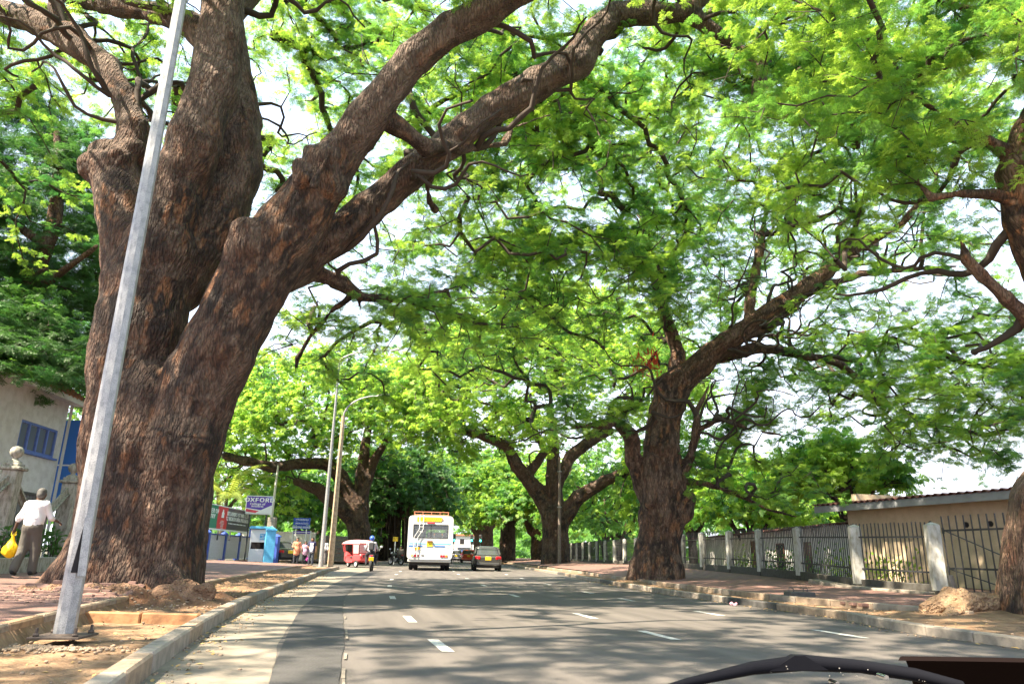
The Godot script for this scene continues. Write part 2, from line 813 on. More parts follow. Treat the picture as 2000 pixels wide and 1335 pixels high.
func mat(called: String, r := 0.5, g := 0.5, b := 0.5, rough := 0.75, metal := 0.0) -> StandardMaterial3D:
	if mats.has(called):
		return mats[called]
	var m := StandardMaterial3D.new()
	m.resource_name = called
	m.albedo_color = lin(r, g, b)
	m.roughness = rough
	m.metallic = metal
	m.cull_mode = BaseMaterial3D.CULL_DISABLED
	mats[called] = m
	return m

func noise(type: int, freq: float, oct := 4, sd := 1) -> FastNoiseLite:
	var f := FastNoiseLite.new()
	f.noise_type = type
	f.frequency = freq
	f.fractal_octaves = oct
	f.seed = sd
	return f

func tex(f: FastNoiseLite, size: int, ramp: Array = []) -> NoiseTexture2D:
	var t := NoiseTexture2D.new()
	t.width = size
	t.height = size
	t.seamless = true
	t.noise = f
	if ramp.size():
		var g := Gradient.new()
		var off := PackedFloat32Array()
		var cs := PackedColorArray()
		for r in ramp:
			off.append(r[0])
			cs.append(lin(r[1], r[2], r[3]))
		g.offsets = off
		g.colors = cs
		t.color_ramp = g
	return t

# weathered: coarse blotches times fine grain, relief
func worn(m: StandardMaterial3D, coarse: NoiseTexture2D, scale: float, fine: NoiseTexture2D = null, fscale := 4.0, bump: NoiseTexture2D = null, depth := 0.3, sy := 1.0) -> StandardMaterial3D:
	m.albedo_texture = coarse
	m.uv1_triplanar = true
	m.uv1_world_triplanar = true
	m.uv1_scale = Vector3(scale, scale * sy, scale)
	m.uv1_triplanar_sharpness = 4.0
	if fine:
		m.detail_enabled = true
		m.detail_blend_mode = BaseMaterial3D.BLEND_MODE_MUL
		m.detail_albedo = fine
		m.detail_uv_layer = BaseMaterial3D.DETAIL_UV_2
		m.uv2_triplanar = true
		m.uv2_world_triplanar = true
		m.uv2_scale = Vector3(fscale, fscale * sy, fscale)
	if bump:
		m.heightmap_enabled = true
		m.heightmap_texture = bump
		m.heightmap_scale = depth
	return m

# ------------------------------------------------------------------ naming
var taken := {}

func numbered(called: String) -> String:
	taken[called] = taken.get(called, -1) + 1
	return called if taken[called] == 0 else "%s_%03d" % [called, taken[called]]

func thing(called: String, label: String, category: String, at := Vector3.ZERO, turn := 0.0, group := "") -> Node3D:
	var o := Node3D.new()
	o.name = numbered(called)
	add_child(o)
	o.position = at
	o.rotation.y = turn
	o.set_meta("label", label)
	o.set_meta("category", category)
	if group:
		o.set_meta("group", group)
	return o

func part(called: String, what, m: Material, parent: Node = null, label := "") -> MeshInstance3D:
	var o := MeshInstance3D.new()
	o.name = called if parent else numbered(called)
	o.mesh = what.mesh() if what is MB else what
	o.material_override = m
	(parent if parent else self).add_child(o, true)
	if label:
		o.set_meta("label", label)
	return o

func struct(called: String, what, m: Material, label := "") -> MeshInstance3D:
	var o := part(called, what, m)
	o.set_meta("kind", "structure")
	if label:
		o.set_meta("label", label)
	return o

func single(called: String, what, m: Material, label: String, category: String, group := "") -> MeshInstance3D:
	var o := part(called, what, m)
	o.set_meta("label", label)
	o.set_meta("category", category)
	if group:
		o.set_meta("group", group)
	return o

func copy(o: Node3D, called: String, label: String, at: Vector3, turn := 0.0) -> Node3D:
	var r: Node3D = o.duplicate()
	r.name = numbered(called)
	add_child(r)
	r.position = at
	r.rotation.y = turn
	r.set_meta("label", label)
	return r

var font: SystemFont

func words(called: String, s: String, high: float, at: Vector3, b: Basis, m: Material, parent: Node, squeeze := 1.0, bold := true) -> void:
	var t := TextMesh.new()
	var f := SystemFont.new()
	f.font_names = PackedStringArray(["Droid Sans"])
	f.font_weight = 700 if bold else 400
	t.font = f
	t.text = s
	t.font_size = 48
	t.pixel_size = high / 34.0
	t.depth = 0.006
	t.curve_step = 3.0
	var o := MeshInstance3D.new()
	o.name = called
	o.mesh = t
	o.material_override = m
	parent.add_child(o, true)
	o.transform = Transform3D(Basis(b.x * squeeze, b.y, b.z), at)

# heading of the road: x of its first lane line at the distance d ahead, plus an offset
func rx(d: float, off := 0.0) -> float:
	return -3.238 - 0.075 * d + 3.6 * exp(-(d - 6.0) / 18.0) + off

func rp(d: float, off: float, y := 0.0) -> Vector3:
	return Vector3(rx(d, off), y, -d)

func kerb_right(d: float) -> float:
	if d < 10.5:
		return 7.1
	if d < 14.0:
		return lerpf(7.1, 7.7, smoothstep(10.5, 14.0, d))
	return 7.7 + clampf((d - 22.0) * 0.05, 0.0, 0.85)

func kerb_left(d: float) -> float:
	return -2.65 - 0.85 * smoothstep(19.0, 44.0, d)

# a strip of ground along the road, bordered by two offsets, with a height for every (d, offset)
func strip(d0: float, d1: float, sd: float, cuts: Callable, high: Callable) -> MB:
	var m := MB.new()
	var rows := int(ceil((d1 - d0) / sd))
	var k: int = cuts.call(d0).size()
	for i in rows + 1:
		var d := d0 + (d1 - d0) * i / rows
		var offs: Array = cuts.call(d)
		for o in offs:
			var h: float = high.call(d, o)
			var hx: float = high.call(d, o + 0.05) - high.call(d, o - 0.05)
			var hz: float = high.call(d + 0.05, o) - high.call(d - 0.05, o)
			m.add(rp(d, o, h), Vector3(-hx, 0.1, hz).normalized(), Vector2(o, d))
	for i in rows:
		for j in k - 1:
			var a := i * k + j
			m.tri(a, a + 1, a + k + 1)
			m.tri(a, a + k + 1, a + k)
	return m

func steps(a: float, b: float, n: int) -> Array:
	var o := []
	for i in n + 1:
		o.append(lerpf(a, b, float(i) / n))
	return o

# a row of kerbstones as pieces of their own
func kerb(called: String, d0: float, d1: float, len: float, off: Callable, wide: float, low: Callable, tall: float, ms: Array, label: String) -> void:
	var root := Node3D.new()
	root.name = numbered(called)
	add_child(root)
	root.set_meta("kind", "structure")
	root.set_meta("label", label)
	var d := d0
	var i := 0
	while d < d1:
		var e := d + len
		var p := rp(d + 0.006, off.call(d), low.call(d))
		var q := rp(e - 0.006, off.call(e), low.call(e))
		var z := (p - q).normalized()
		var x := Vector3.UP.cross(z).normalized()
		var m := MB.new()
		var jit := sin(i * 7.13) * 0.006
		m.box(Vector3.ZERO, Vector3(wide, tall + 0.2, (p - q).length()), 0.018)
		var o := part("kerbstone", m, ms[(i * 5 + i / 3) % ms.size()], root)
		o.transform = Transform3D(Basis(x, z.cross(x), z), (p + q) * 0.5 + Vector3(jit, tall * 0.5 - 0.1 + jit * 0.5, 0))
		d = e
		i += 1

var bumps: FastNoiseLite

func left_high(d: float, o: float) -> float:
	var k := kerb_left(d)
	var inner := k - 1.62
	var p := Vector2(rx(d, o), -d)
	var n := bumps.get_noise_2d(p.x * 3.0, p.y * 3.0)
	var h := 0.0
	if o > inner:
		h = 0.04 + n * 0.018
		if d > 9.75:
			h = 0.11 + n * 0.03
	else:
		h = 0.2 + clampf((inner - o) * 0.028, 0.0, 0.15)
	var r := (p - Vector2(-6.55, -13.0)).length()
	if d > 9.75 and o < k - 0.25:
		var mound := 0.2 * exp(-pow(r / 1.75, 4.0)) + 0.14 * exp(-pow((p - Vector2(-5.0, -12.2)).length() / 0.7, 2.0))
		h = maxf(h, h * 0.6 + mound * (1.0 + n * 0.5)) if mound > 0.02 else h
	return h

func right_high(d: float, o: float) -> float:
	var k := kerb_right(d)
	var p := Vector2(rx(d, o), -d)
	var n := bumps.get_noise_2d(p.x * 3.0, p.y * 3.0)
	var h := 0.09 + n * 0.025
	var r := (p - Vector2(5.5, -27.5)).length()
	h += 0.1 * exp(-pow(r / 1.7, 2.0))
	r = (p - Vector2(9.0, -13.2)).length()
	h += 0.18 * exp(-pow(r / 1.5, 2.0))
	return h

func pave_right(d: float, o: float) -> float:
	return 0.19 + clampf((d - 17.0) * 0.012, 0.0, 0.28) * clampf((o - 8.5) / 4.0, 0.0, 1.0) + clampf((o - 9.0) * 0.01, 0.0, 0.05)

func V(a: Array) -> Array:
	var o := []
	for q in a:
		o.append(Vector4(q[0], q[1], q[2], q[3]))
	return o

# loose laid brick pavers as pieces of a pavement
func pavers(root: Node, d0: float, d1: float, o0: float, o1: float, high: Callable, soft: NoiseTexture2D, grain: NoiseTexture2D) -> void:
	var shapes: Array[ArrayMesh] = []
	for k in 2:
		var m := MB.new()
		m.box(Vector3.ZERO, Vector3(0.245 - 0.004 * k, 0.06, 0.125), 0.008)
		shapes.append(m.mesh())
	var ms := [worn(mat("paver_red", 0.28, 0.15, 0.115, 0.85), soft, 0.7, grain, 2.2), worn(mat("paver_pink", 0.31, 0.185, 0.15, 0.85), soft, 0.7, grain, 2.2), worn(mat("paver_brown", 0.23, 0.135, 0.11, 0.85), soft, 0.7, grain, 2.2)]
	var d := d0
	var row := 0
	while d < d1:
		var o := o0 + (0.128 if row % 2 else 0.0)
		var i := 0
		while o < o1:
			var h: float = high.call(d, o)
			var p := rp(d, o, h - 0.016 + 0.004 * sin(i * 3.3 + row * 1.7))
			var z := (rp(d, o) - rp(d + 0.1, o)).normalized()
			var t := MeshInstance3D.new()
			t.name = "paver"
			t.mesh = shapes[(i + row) % 2]
			t.material_override = ms[(i * 7 + row * 5 + (i * row) % 3) % 3]
			root.add_child(t, true)
			t.transform = Transform3D(Basis(Vector3.UP.cross(z), Vector3.UP, z).rotated(Vector3.UP, 0.012 * sin(i * 2.0 + row)), p)
			o += 0.255
			i += 1
		d += 0.133
		row += 1

var gens: Array[TreeGen] = []
var ridge_n: FastNoiseLite
var big_n: FastNoiseLite
var tone_n: FastNoiseLite

func tree(called: String, label: String, group: String, sd: int, cell: float, bark: float) -> TreeGen:
	var t := TreeGen.new()
	t.called = called
	t.label = label
	t.group = group
	t.seed = sd
	t.field = Field.new()
	var f := t.field
	f.cell = cell
	f.bark = bark
	f.lump = bark * 1.1
	f.bark_colors = true
	if cell < 0.09:
		f.ridge = noise(FastNoiseLite.TYPE_CELLULAR, 4.6, 2, sd)
		f.ridge.cellular_return_type = FastNoiseLite.RETURN_DISTANCE2_SUB
		f.ridge.cellular_jitter = 1.0
		f.plates = true
	else:
		f.ridge = noise(FastNoiseLite.TYPE_SIMPLEX, 4.2, 4, sd)
		f.ridge.fractal_type = FastNoiseLite.FRACTAL_RIDGED
	f.big = noise(FastNoiseLite.TYPE_SIMPLEX, 0.75, 2, sd + 3)
	f.tone = noise(FastNoiseLite.TYPE_SIMPLEX, 1.7, 3, sd + 5)
	gens.append(t)
	return t

# roots that flare out of a bole
func flare(f: Field, at: Vector3, r: float, n: int, reach: float, rise: float, seed: int) -> void:
	for i in n:
		var a := TAU * i / n + sin(seed + i * 2.3) * 0.3
		var d := Vector3(cos(a), 0, sin(a))
		var l := reach * (0.75 + 0.35 * sin(seed * 1.7 + i * 3.1))
		f.bone(at + d * (r * 0.55) + Vector3.UP * rise, at + d * (r * 0.6 + l) + Vector3.DOWN * 0.22, r * 0.42, r * 0.16, r * 0.35)

func spray_mesh(sd: int, leaves: int, pinnae: int, pairs: int, twig: bool) -> MB:
	var rng := RandomNumberGenerator.new()
	rng.seed = sd
	var m := MB.new()
	var len := 0.5
	if twig:
		m.tube(PackedVector3Array([Vector3.ZERO, Vector3(len * 0.5, 0.02, 0.015), Vector3(len, -0.01, 0)]), PackedFloat32Array([0.006, 0.005, 0.003]), 3, false)
	for i in leaves:
		var s := 1.0 if i % 2 == 0 else -1.0
		var at := Vector3(len * (0.08 + 0.92 * i / maxf(leaves - 1, 1)), 0, 0)
		var yaw := s * rng.randf_range(0.5, 1.15) if i < leaves - 1 else rng.randf_range(-0.2, 0.2)
		var pitch := rng.randf_range(-0.8, 0.4)
		var b := Basis(Vector3.UP, yaw) * Basis(Vector3.BACK, pitch) * Basis(Vector3.RIGHT, rng.randf_range(-0.6, 0.6))
		var ll := rng.randf_range(0.22, 0.33)
		for k in pinnae:
			var f := (k + 0.7) / pinnae
			var pl := ll * 0.62 * (0.72 + 0.5 * f) * (1.0 if k < pinnae - 1 else 0.85)
			for z in [-1.0, 1.0]:
				var pa := Basis(Vector3.UP, z * (1.05 - 0.55 * f)) * Basis(Vector3.BACK, rng.randf_range(-0.35, 0.05))
				var o := at + b * Vector3(ll * f, -0.12 * ll * f * f, 0)
				var pb := b * pa
				if pairs <= 1:
					var w := pl * 0.24
					var up := pb.y
					var q := m.add(o, up)
					m.add(o + pb * Vector3(pl * 0.5, 0, w), up)
					m.add(o + pb * Vector3(pl * 1.08, -pl * 0.1, 0), up)
					m.add(o + pb * Vector3(pl * 0.5, 0, -w), up)
					m.tri(q, q + 1, q + 2)
					m.tri(q, q + 2, q + 3)
					continue
				for j in pairs:
					var g := (j + 0.6) / pairs
					var lf := pl * (0.36 + 0.1 * g)
					for y in [-1.0, 1.0]:
						var lb := pb * Basis(Vector3.UP, y * (1.12 - 0.3 * g)) * Basis(Vector3.RIGHT, rng.randf_range(-0.8, 0.8))
						var lo := o + pb * Vector3(pl * g, -pl * 0.12 * g * g, 0)
						var w := lf * 0.23
						var up := lb.y
						var q := m.add(lo, up)
						m.add(lo + lb * Vector3(lf * 0.45, 0, w), up)
						m.add(lo + lb * Vector3(lf, 0, 0), up)
						m.add(lo + lb * Vector3(lf * 0.55, 0, -w), up)
						m.tri(q, q + 1, q + 2)
						m.tri(q, q + 2, q + 3)
	return m

var sprays: Array = []
var leaf_mats: Array = []

func plant_tree(t: TreeGen, bark: Material, twig: Material, tones: Array) -> Node3D:
	var root := thing(t.called, t.label, "tree", Vector3.ZERO, 0.0, t.group)
	if t.field:
		for g in t.field.parts.size():
			if t.field.parts[g].v.size():
				part("trunk" if g == 0 else t.field.titles.get(g, "limb"), t.field.parts[g], bark, root)
	for e in t.extra:
		var m := MB.new()
		m.tube(PackedVector3Array(e), PackedFloat32Array([0.13, 0.09, 0.06]), 7)
		part("aerial_root", m, twig, root)
	if t.twigs.v.size():
		part("branches", t.twigs, twig, root).set_meta("kind", "stuff")
	for k in 3:
		var list: Array = t.sprays[k]
		if list.is_empty():
			continue
		for half in 2:
			var mine := []
			for i in range(half, list.size(), 2):
				mine.append(list[i])
			if mine.is_empty():
				continue
			var mm := MultiMesh.new()
			mm.transform_format = MultiMesh.TRANSFORM_3D
			mm.mesh = sprays[t.lod][half]
			mm.instance_count = mine.size()
			for i in mine.size():
				mm.set_instance_transform(i, mine[i])
			var o := MultiMeshInstance3D.new()
			o.name = "crown"
			o.multimesh = mm
			o.material_override = tones[k]
			o.set_meta("kind", "stuff")
			root.add_child(o, true)
	return root

func leaf(called: String, r: float, g: float, b: float, pass_: Color) -> StandardMaterial3D:
	var m := mat(called, r, g, b, 0.5)
	m.metallic_specular = 0.4
	m.backlight_enabled = true
	m.backlight = pass_.linear_to_srgb()
	return m

func _ready() -> void:
	# ---------------------------------------------------------------- camera, sky, sun, exposure
	var cam := Camera3D.new()
	cam.name = "camera"
	cam.fov = rad_to_deg(2.0 * atan(667.5 / 1400.0))
	cam.near = 0.05
	cam.far = 2000.0
	cam.transform = Transform3D(Basis(Vector3.RIGHT, atan(416.4 / 1400.0)) * Basis(Vector3.BACK, deg_to_rad(1.2)), Vector3(0, 0.95, 0))
	add_child(cam)
	cam.current = true
	var we := WorldEnvironment.new()
	we.name = "world_environment"
	var env := Environment.new()
	env.background_mode = Environment.BG_SKY
	var sm := ProceduralSkyMaterial.new()
	sm.sky_top_color = Color(0.74, 0.83, 0.96)
	sm.sky_horizon_color = Color(0.96, 0.97, 1.0)
	sm.sky_curve = 0.22
	sm.sky_energy_multiplier = 0.78
	sm.ground_bottom_color = Color(0.35, 0.33, 0.3)
	sm.ground_horizon_color = Color(0.8, 0.84, 0.88)
	var sky := Sky.new()
	sky.sky_material = sm
	env.sky = sky
	env.tonemap_mode = Environment.TONE_MAPPER_LINEAR
	env.tonemap_exposure = 4.5
	env.sdfgi_enabled = true
	env.ssao_enabled = true
	env.ssil_enabled = true
	we.environment = env
	add_child(we)
	var sun := DirectionalLight3D.new()
	sun.name = "sun"
	sun.light_energy = 1.6
	sun.light_color = Color(1.0, 0.94, 0.84)
	sun.light_angular_distance = 0.5
	sun.shadow_enabled = true
	sun.look_at_from_position(Vector3(-0.52, 0.8, 0.36), Vector3.ZERO)
	add_child(sun)

	# ---------------------------------------------------------------- materials
	bumps = noise(FastNoiseLite.TYPE_SIMPLEX, 0.9, 3, 9)
	var cells := noise(FastNoiseLite.TYPE_CELLULAR, 0.035, 3, 4)
	cells.cellular_return_type = FastNoiseLite.RETURN_DISTANCE2_SUB
	var soft := noise(FastNoiseLite.TYPE_SIMPLEX_SMOOTH, 0.012, 5, 2)
	var grainy := noise(FastNoiseLite.TYPE_SIMPLEX, 0.16, 3, 3)
	var grey_soft := tex(soft, 512, [[0.2, 0.62, 0.62, 0.62], [0.5, 0.85, 0.85, 0.85], [0.8, 1, 1, 1]])
	var grey_light := tex(soft, 512, [[0.2, 0.84, 0.83, 0.81], [0.5, 0.94, 0.94, 0.93], [0.8, 1, 1, 1]])
	var grey_grain := tex(grainy, 512, [[0.15, 0.45, 0.45, 0.45], [0.5, 0.85, 0.85, 0.85], [0.85, 1, 1, 1]])
	var bump_grain := tex(grainy, 512)
	var bump_soft := tex(noise(FastNoiseLite.TYPE_SIMPLEX, 0.03, 5, 6), 512)
	var bark_tex := tex(cells, 512, [[0.0, 0.3, 0.28, 0.27], [0.25, 0.7, 0.7, 0.7], [0.6, 1, 1, 1], [1, 1, 0.98, 0.95]])
	var bark_bump := tex(cells, 512)
	var agg := tex(noise(FastNoiseLite.TYPE_CELLULAR, 0.22, 2, 12), 512, [[0.0, 0.35, 0.34, 0.33], [0.45, 0.8, 0.79, 0.77], [0.75, 1, 0.98, 0.95], [1, 1, 1, 1]])
	var asphalt := worn(mat("asphalt", 0.145, 0.128, 0.117, 0.9), tex(soft, 512, [[0.2, 0.68, 0.68, 0.68], [0.5, 0.86, 0.86, 0.86], [0.8, 1, 1, 1]]), 0.22, agg, 0.9, bump_grain, 0.6)
	asphalt.uv1_triplanar = false
	asphalt.uv1_world_triplanar = false
	asphalt.uv1_scale = Vector3(0.31, 0.026, 1)
	asphalt.heightmap_enabled = false
	var asphalt_new := worn(mat("asphalt_patch", 0.075, 0.07, 0.067, 0.85), grey_soft, 0.3, grey_grain, 3.2, bump_grain, 0.3)
	var dust := worn(mat("dusty_asphalt", 0.30, 0.255, 0.20, 0.95), grey_soft, 0.35, grey_grain, 2.2, bump_soft, 0.6)
	var paint := worn(mat("road_paint", 0.72, 0.71, 0.67, 0.7), grey_soft, 1.2, grey_grain, 4.0)
	var sand := worn(mat("sandy_soil", 0.33, 0.205, 0.115, 0.95), tex(soft, 512, [[0.2, 0.6, 0.55, 0.5], [0.5, 0.85, 0.85, 0.85], [0.8, 1, 1, 1]]), 0.5, grey_grain, 2.0, bump_soft, 2.0)
	var brick := worn(mat("red_paving", 0.27, 0.15, 0.12, 0.85), grey_soft, 0.4, grey_grain, 2.2, bump_grain, 0.3)
	var earth := worn(mat("earth", 0.16, 0.14, 0.09, 0.95), grey_soft, 0.1, grey_grain, 1.0)
	var concrete := worn(mat("concrete", 0.39, 0.335, 0.275, 0.85), grey_soft, 0.7, grey_grain, 2.0, bump_soft, 0.3)
	var concrete_b := worn(mat("concrete_warm", 0.37, 0.28, 0.20, 0.85), grey_soft, 0.9, grey_grain, 2.0, bump_soft, 0.3)
	var kerb_dark := worn(mat("kerb_black", 0.10, 0.095, 0.09, 0.8), grey_soft, 0.7, grey_grain, 2.0, bump_soft, 0.3)
	var kerb_tan := worn(mat("kerb_tan", 0.42, 0.27, 0.155, 0.85), grey_soft, 0.9, grey_grain, 2.0, bump_soft, 0.3)
	var kerb_orange := worn(mat("kerb_orange", 0.50, 0.25, 0.11, 0.8), grey_soft, 0.8, grey_grain, 2.0, bump_soft, 0.3)
	var bark := mat("bark", 1, 1, 1, 0.92)
	bark.vertex_color_use_as_albedo = true
	worn(bark, bark_tex, 0.95, grey_soft, 1.3, bark_bump, 14.0, 0.27)
	var twig := mat("twig_bark", 0.052, 0.038, 0.030, 0.9)
	mats["bark_tex"] = bark

	# leaves in three tones: what they reflect, what passes through them
	var lime := leaf("leaf_lime", 0.15, 0.235, 0.038, Color(0.54, 0.80, 0.10))
	var mid := leaf("leaf_mid", 0.075, 0.155, 0.033, Color(0.25, 0.53, 0.075))
	var deep := leaf("leaf_deep", 0.04, 0.10, 0.026, Color(0.075, 0.25, 0.05))  # kept darker so that the self-shadow of the crowns sits in its colour
	var shade_leaf := leaf("leaf_shade", 0.04, 0.09, 0.025, Color(0.08, 0.2, 0.035))
	for l in 2:
		var two := []
		for k in 2:
			two.append((spray_mesh(11 + k, 7, 4, 4, true) if l == 0 else spray_mesh(31 + k, 7, 5, 1, false)).mesh())
		sprays.append(two)

	# ---------------------------------------------------------------- ground, road, pavements
	var g := MB.new()
	g.quad(Vector3(-900, -0.06, 60), Vector3(900, -0.06, 60), Vector3(900, -0.06, -1500), Vector3(-900, -0.06, -1500), Vector3.UP)
	struct("ground", g, earth, "dry brown earth beyond the pavements")
	var flat := func(_d, _o): return 0.0
	var road := struct("road", strip(-9, 260, 1.0, func(d): return [-9.5 if d > 44.0 and d < 60.0 else kerb_left(d) - 0.05, 0.0, kerb_right(d) + 0.05], flat), asphalt, "grey asphalt road with dashed lane lines")
	var j := MB.new()
	j.quad(Vector3(-60, -0.008, -44), Vector3(-8, -0.008, -42), Vector3(-8, -0.008, -62), Vector3(-60, -0.008, -66), Vector3.UP)
	struct("side_road", j, dust, "pale side road joining from the left behind the women")
	part("dusty_gutter", strip(-5, 47, 0.5, func(d): return [kerb_left(d) + 0.001, -2.2, -1.72 + 0.02 * sin(d * 1.3) + 0.012 * sin(d * 3.7)], func(_d, _o): return 0.004), dust, road)
	part("asphalt_patch", strip(-5, 40, 0.5, func(d): return [-1.70 + 0.012 * sin(d * 0.9), -1.02 - 0.22 * smoothstep(9.0, 4.0, d) + 0.02 * sin(d * 0.7) + 0.008 * sin(d * 4.1)], func(_d, _o): return 0.008), asphalt_new, road)
	for i in [0, 1, 3, 4, 6, 9, 10, 14, 19, 21]:
		var d0: float = 4.0 + i * 0.52
		var e := -0.985 - 0.22 * smoothstep(9.0, 4.0, d0)
		part("worn_line", strip(d0, d0 + 0.3 + 0.2 * absf(sin(i * 2.7)), 0.2, func(d): return [-0.995 - 0.22 * smoothstep(9.0, 4.0, d) + 0.02 * sin(d * 0.7) - 0.012 * absf(sin(i * 5.1)), -0.975 - 0.22 * smoothstep(9.0, 4.0, d) + 0.02 * sin(d * 0.7)], func(_d, _o): return 0.0125), dust, road)
	var dashes := [[7.85, 0.0], [11.0, 0.0], [16.3, 0.0], [22.0, 0.0], [27.6, 0.0], [34.2, 0.0], [40, 0.0], [9.4, 3.05], [12.3, 3.05], [18.1, 3.04], [23.8, 3.02], [30.0, 3.0], [36.6, 2.98], [43, 2.95], [49, 2.95], [56, 2.9], [10.1, 5.85], [13.5, 5.7], [17.4, 5.55], [20.5, 5.5], [26, 5.5], [32, 5.5], [38, 5.5], [45, 5.5]]
	for q in dashes:
		var w := 0.065
		part("lane_dash", strip(q[0], q[0] + 1.05, 0.35, func(_d): return [q[1] - w, q[1] + w], func(_d, _o): return 0.0045), paint, road)

	var soil := strip(-5, 42.5, 0.14, func(d): return steps(kerb_left(d) - 0.17, kerb_left(d) - 1.64, 12), left_high)
	for i in soil.v.size():
		var q := soil.v[i]
		var n := bumps.get_noise_2d(q.x * 2.0, q.z * 2.0)
		var k := clampf(exp(-pow(Vector2(q.x + 6.4, q.z + 12.9).length() / 2.0, 4.0)) + (0.25 if q.z < -9.75 else 0.0) + n * 0.25, 0.0, 1.0)
		soil.c[i] = Color.WHITE.lerp(Color(0.62, 0.45, 0.36), k)
	var red_soil: StandardMaterial3D = sand.duplicate()
	red_soil.vertex_color_use_as_albedo = true
	struct("soil_bed_left", soil, red_soil, "sandy planting strip between the two left kerbs")
	struct("pavement_left", strip(-5, 43, 0.2, func(d): return steps(kerb_left(d) - 1.62, kerb_left(d) - 2.9, 8) + steps(kerb_left(d) - 3.2, -18, 14), left_high), brick, "reddish brick pavement beside the big tree")
	kerb("kerb_left", -2.0, 42.0, 0.9, func(d): return kerb_left(d) - 0.085, 0.17, func(_d): return 0.0, 0.16, [concrete, concrete, concrete_b, concrete], "pale concrete kerb along the left edge of the road")
	kerb("inner_kerb_left", 1.0, 38.0, 0.9, func(d): return kerb_left(d) - 1.68, 0.13, func(_d): return 0.04, 0.2, [concrete_b, kerb_tan, concrete_b], "second kerb edging the left brick pavement")
	var ok := Node3D.new()
	ok.name = numbered("cross_kerb")
	add_child(ok)
	ok.set_meta("kind", "structure")
	for i in 2:
		var m := MB.new()
		var a := rp(9.62, kerb_left(9.6) - 1.6 + i * 0.72, 0)
		var b := rp(9.62, kerb_left(9.6) - 1.6 + i * 0.72 + 0.70, 0)
		m.bar(a + Vector3(0, 0.06, 0), b + Vector3(0, 0.06, 0), 0.13, 0.22, 0.015)
		part("kerbstone", m, kerb_orange, ok)
	struct("verge_right", strip(-2, 120, 0.22, func(d): return steps(kerb_right(d) + 0.17, kerb_right(d) + 1.95 + 4.6 * smoothstep(14.5, 12.5, d), 12), right_high), sand, "sandy verge between the two right kerbs")
	struct("pavement_right", strip(-2, 130, 0.5, func(d): return steps(lerpf(9.4, kerb_right(d) + 1.0, smoothstep(12.5, 17.0, d)) + 3.4 * smoothstep(13.4, 12.7, d), 17.0, 8), pave_right), brick, "reddish brick pavement in front of the iron fence")
	kerb("kerb_right", -1.0, 75.0, 0.78, func(d): return kerb_right(d) + 0.09, 0.18, func(_d): return 0.0, 0.13, [concrete, concrete_b, kerb_dark, concrete, concrete], "worn black and white kerb along the right edge")
	kerb("inner_kerb_right", 12.6, 84.0, 0.95, func(d): return lerpf(9.4, kerb_right(d) + 1.0, smoothstep(12.5, 17.0, d)), 0.14, func(_d): return 0.06, 0.16, [concrete_b, concrete], "low kerb edging the right brick pavement")
	pavers(get_node("pavement_left"), 9.9, 12.9, -7.3, -4.55, left_high, grey_soft, grey_grain)
	pavers(get_node("pavement_right"), 14.6, 17.6, 9.0, 11.0, pave_right, grey_soft, grey_grain)
	var kw := MB.new()
	for i in 40:
		var d := 62.0 + i * 5.0
		kw.bar(rp(d, -3.1, 0.06), rp(d + 5.0, -3.1, 0.06), 0.2, 0.22)
	struct("far_kerb_left", kw, concrete, "kerb of the far left pavement")
	struct("far_pavement_left", strip(62, 262, 3.0, func(_d): return [-3.2, -8.0, -16.0], func(_d, _o): return 0.13), brick, "far pavement beyond the side road")

	grow_all(bark, twig, lime, mid, deep, shade_leaf)
	left_side(concrete, grey_light, grey_grain, bump_soft)
	right_side(concrete, grey_light, grey_grain, bump_soft)
	street(concrete, grey_soft, grey_grain)
	traffic()
	people()
	own_car()
	small_things(sand, concrete, bark)

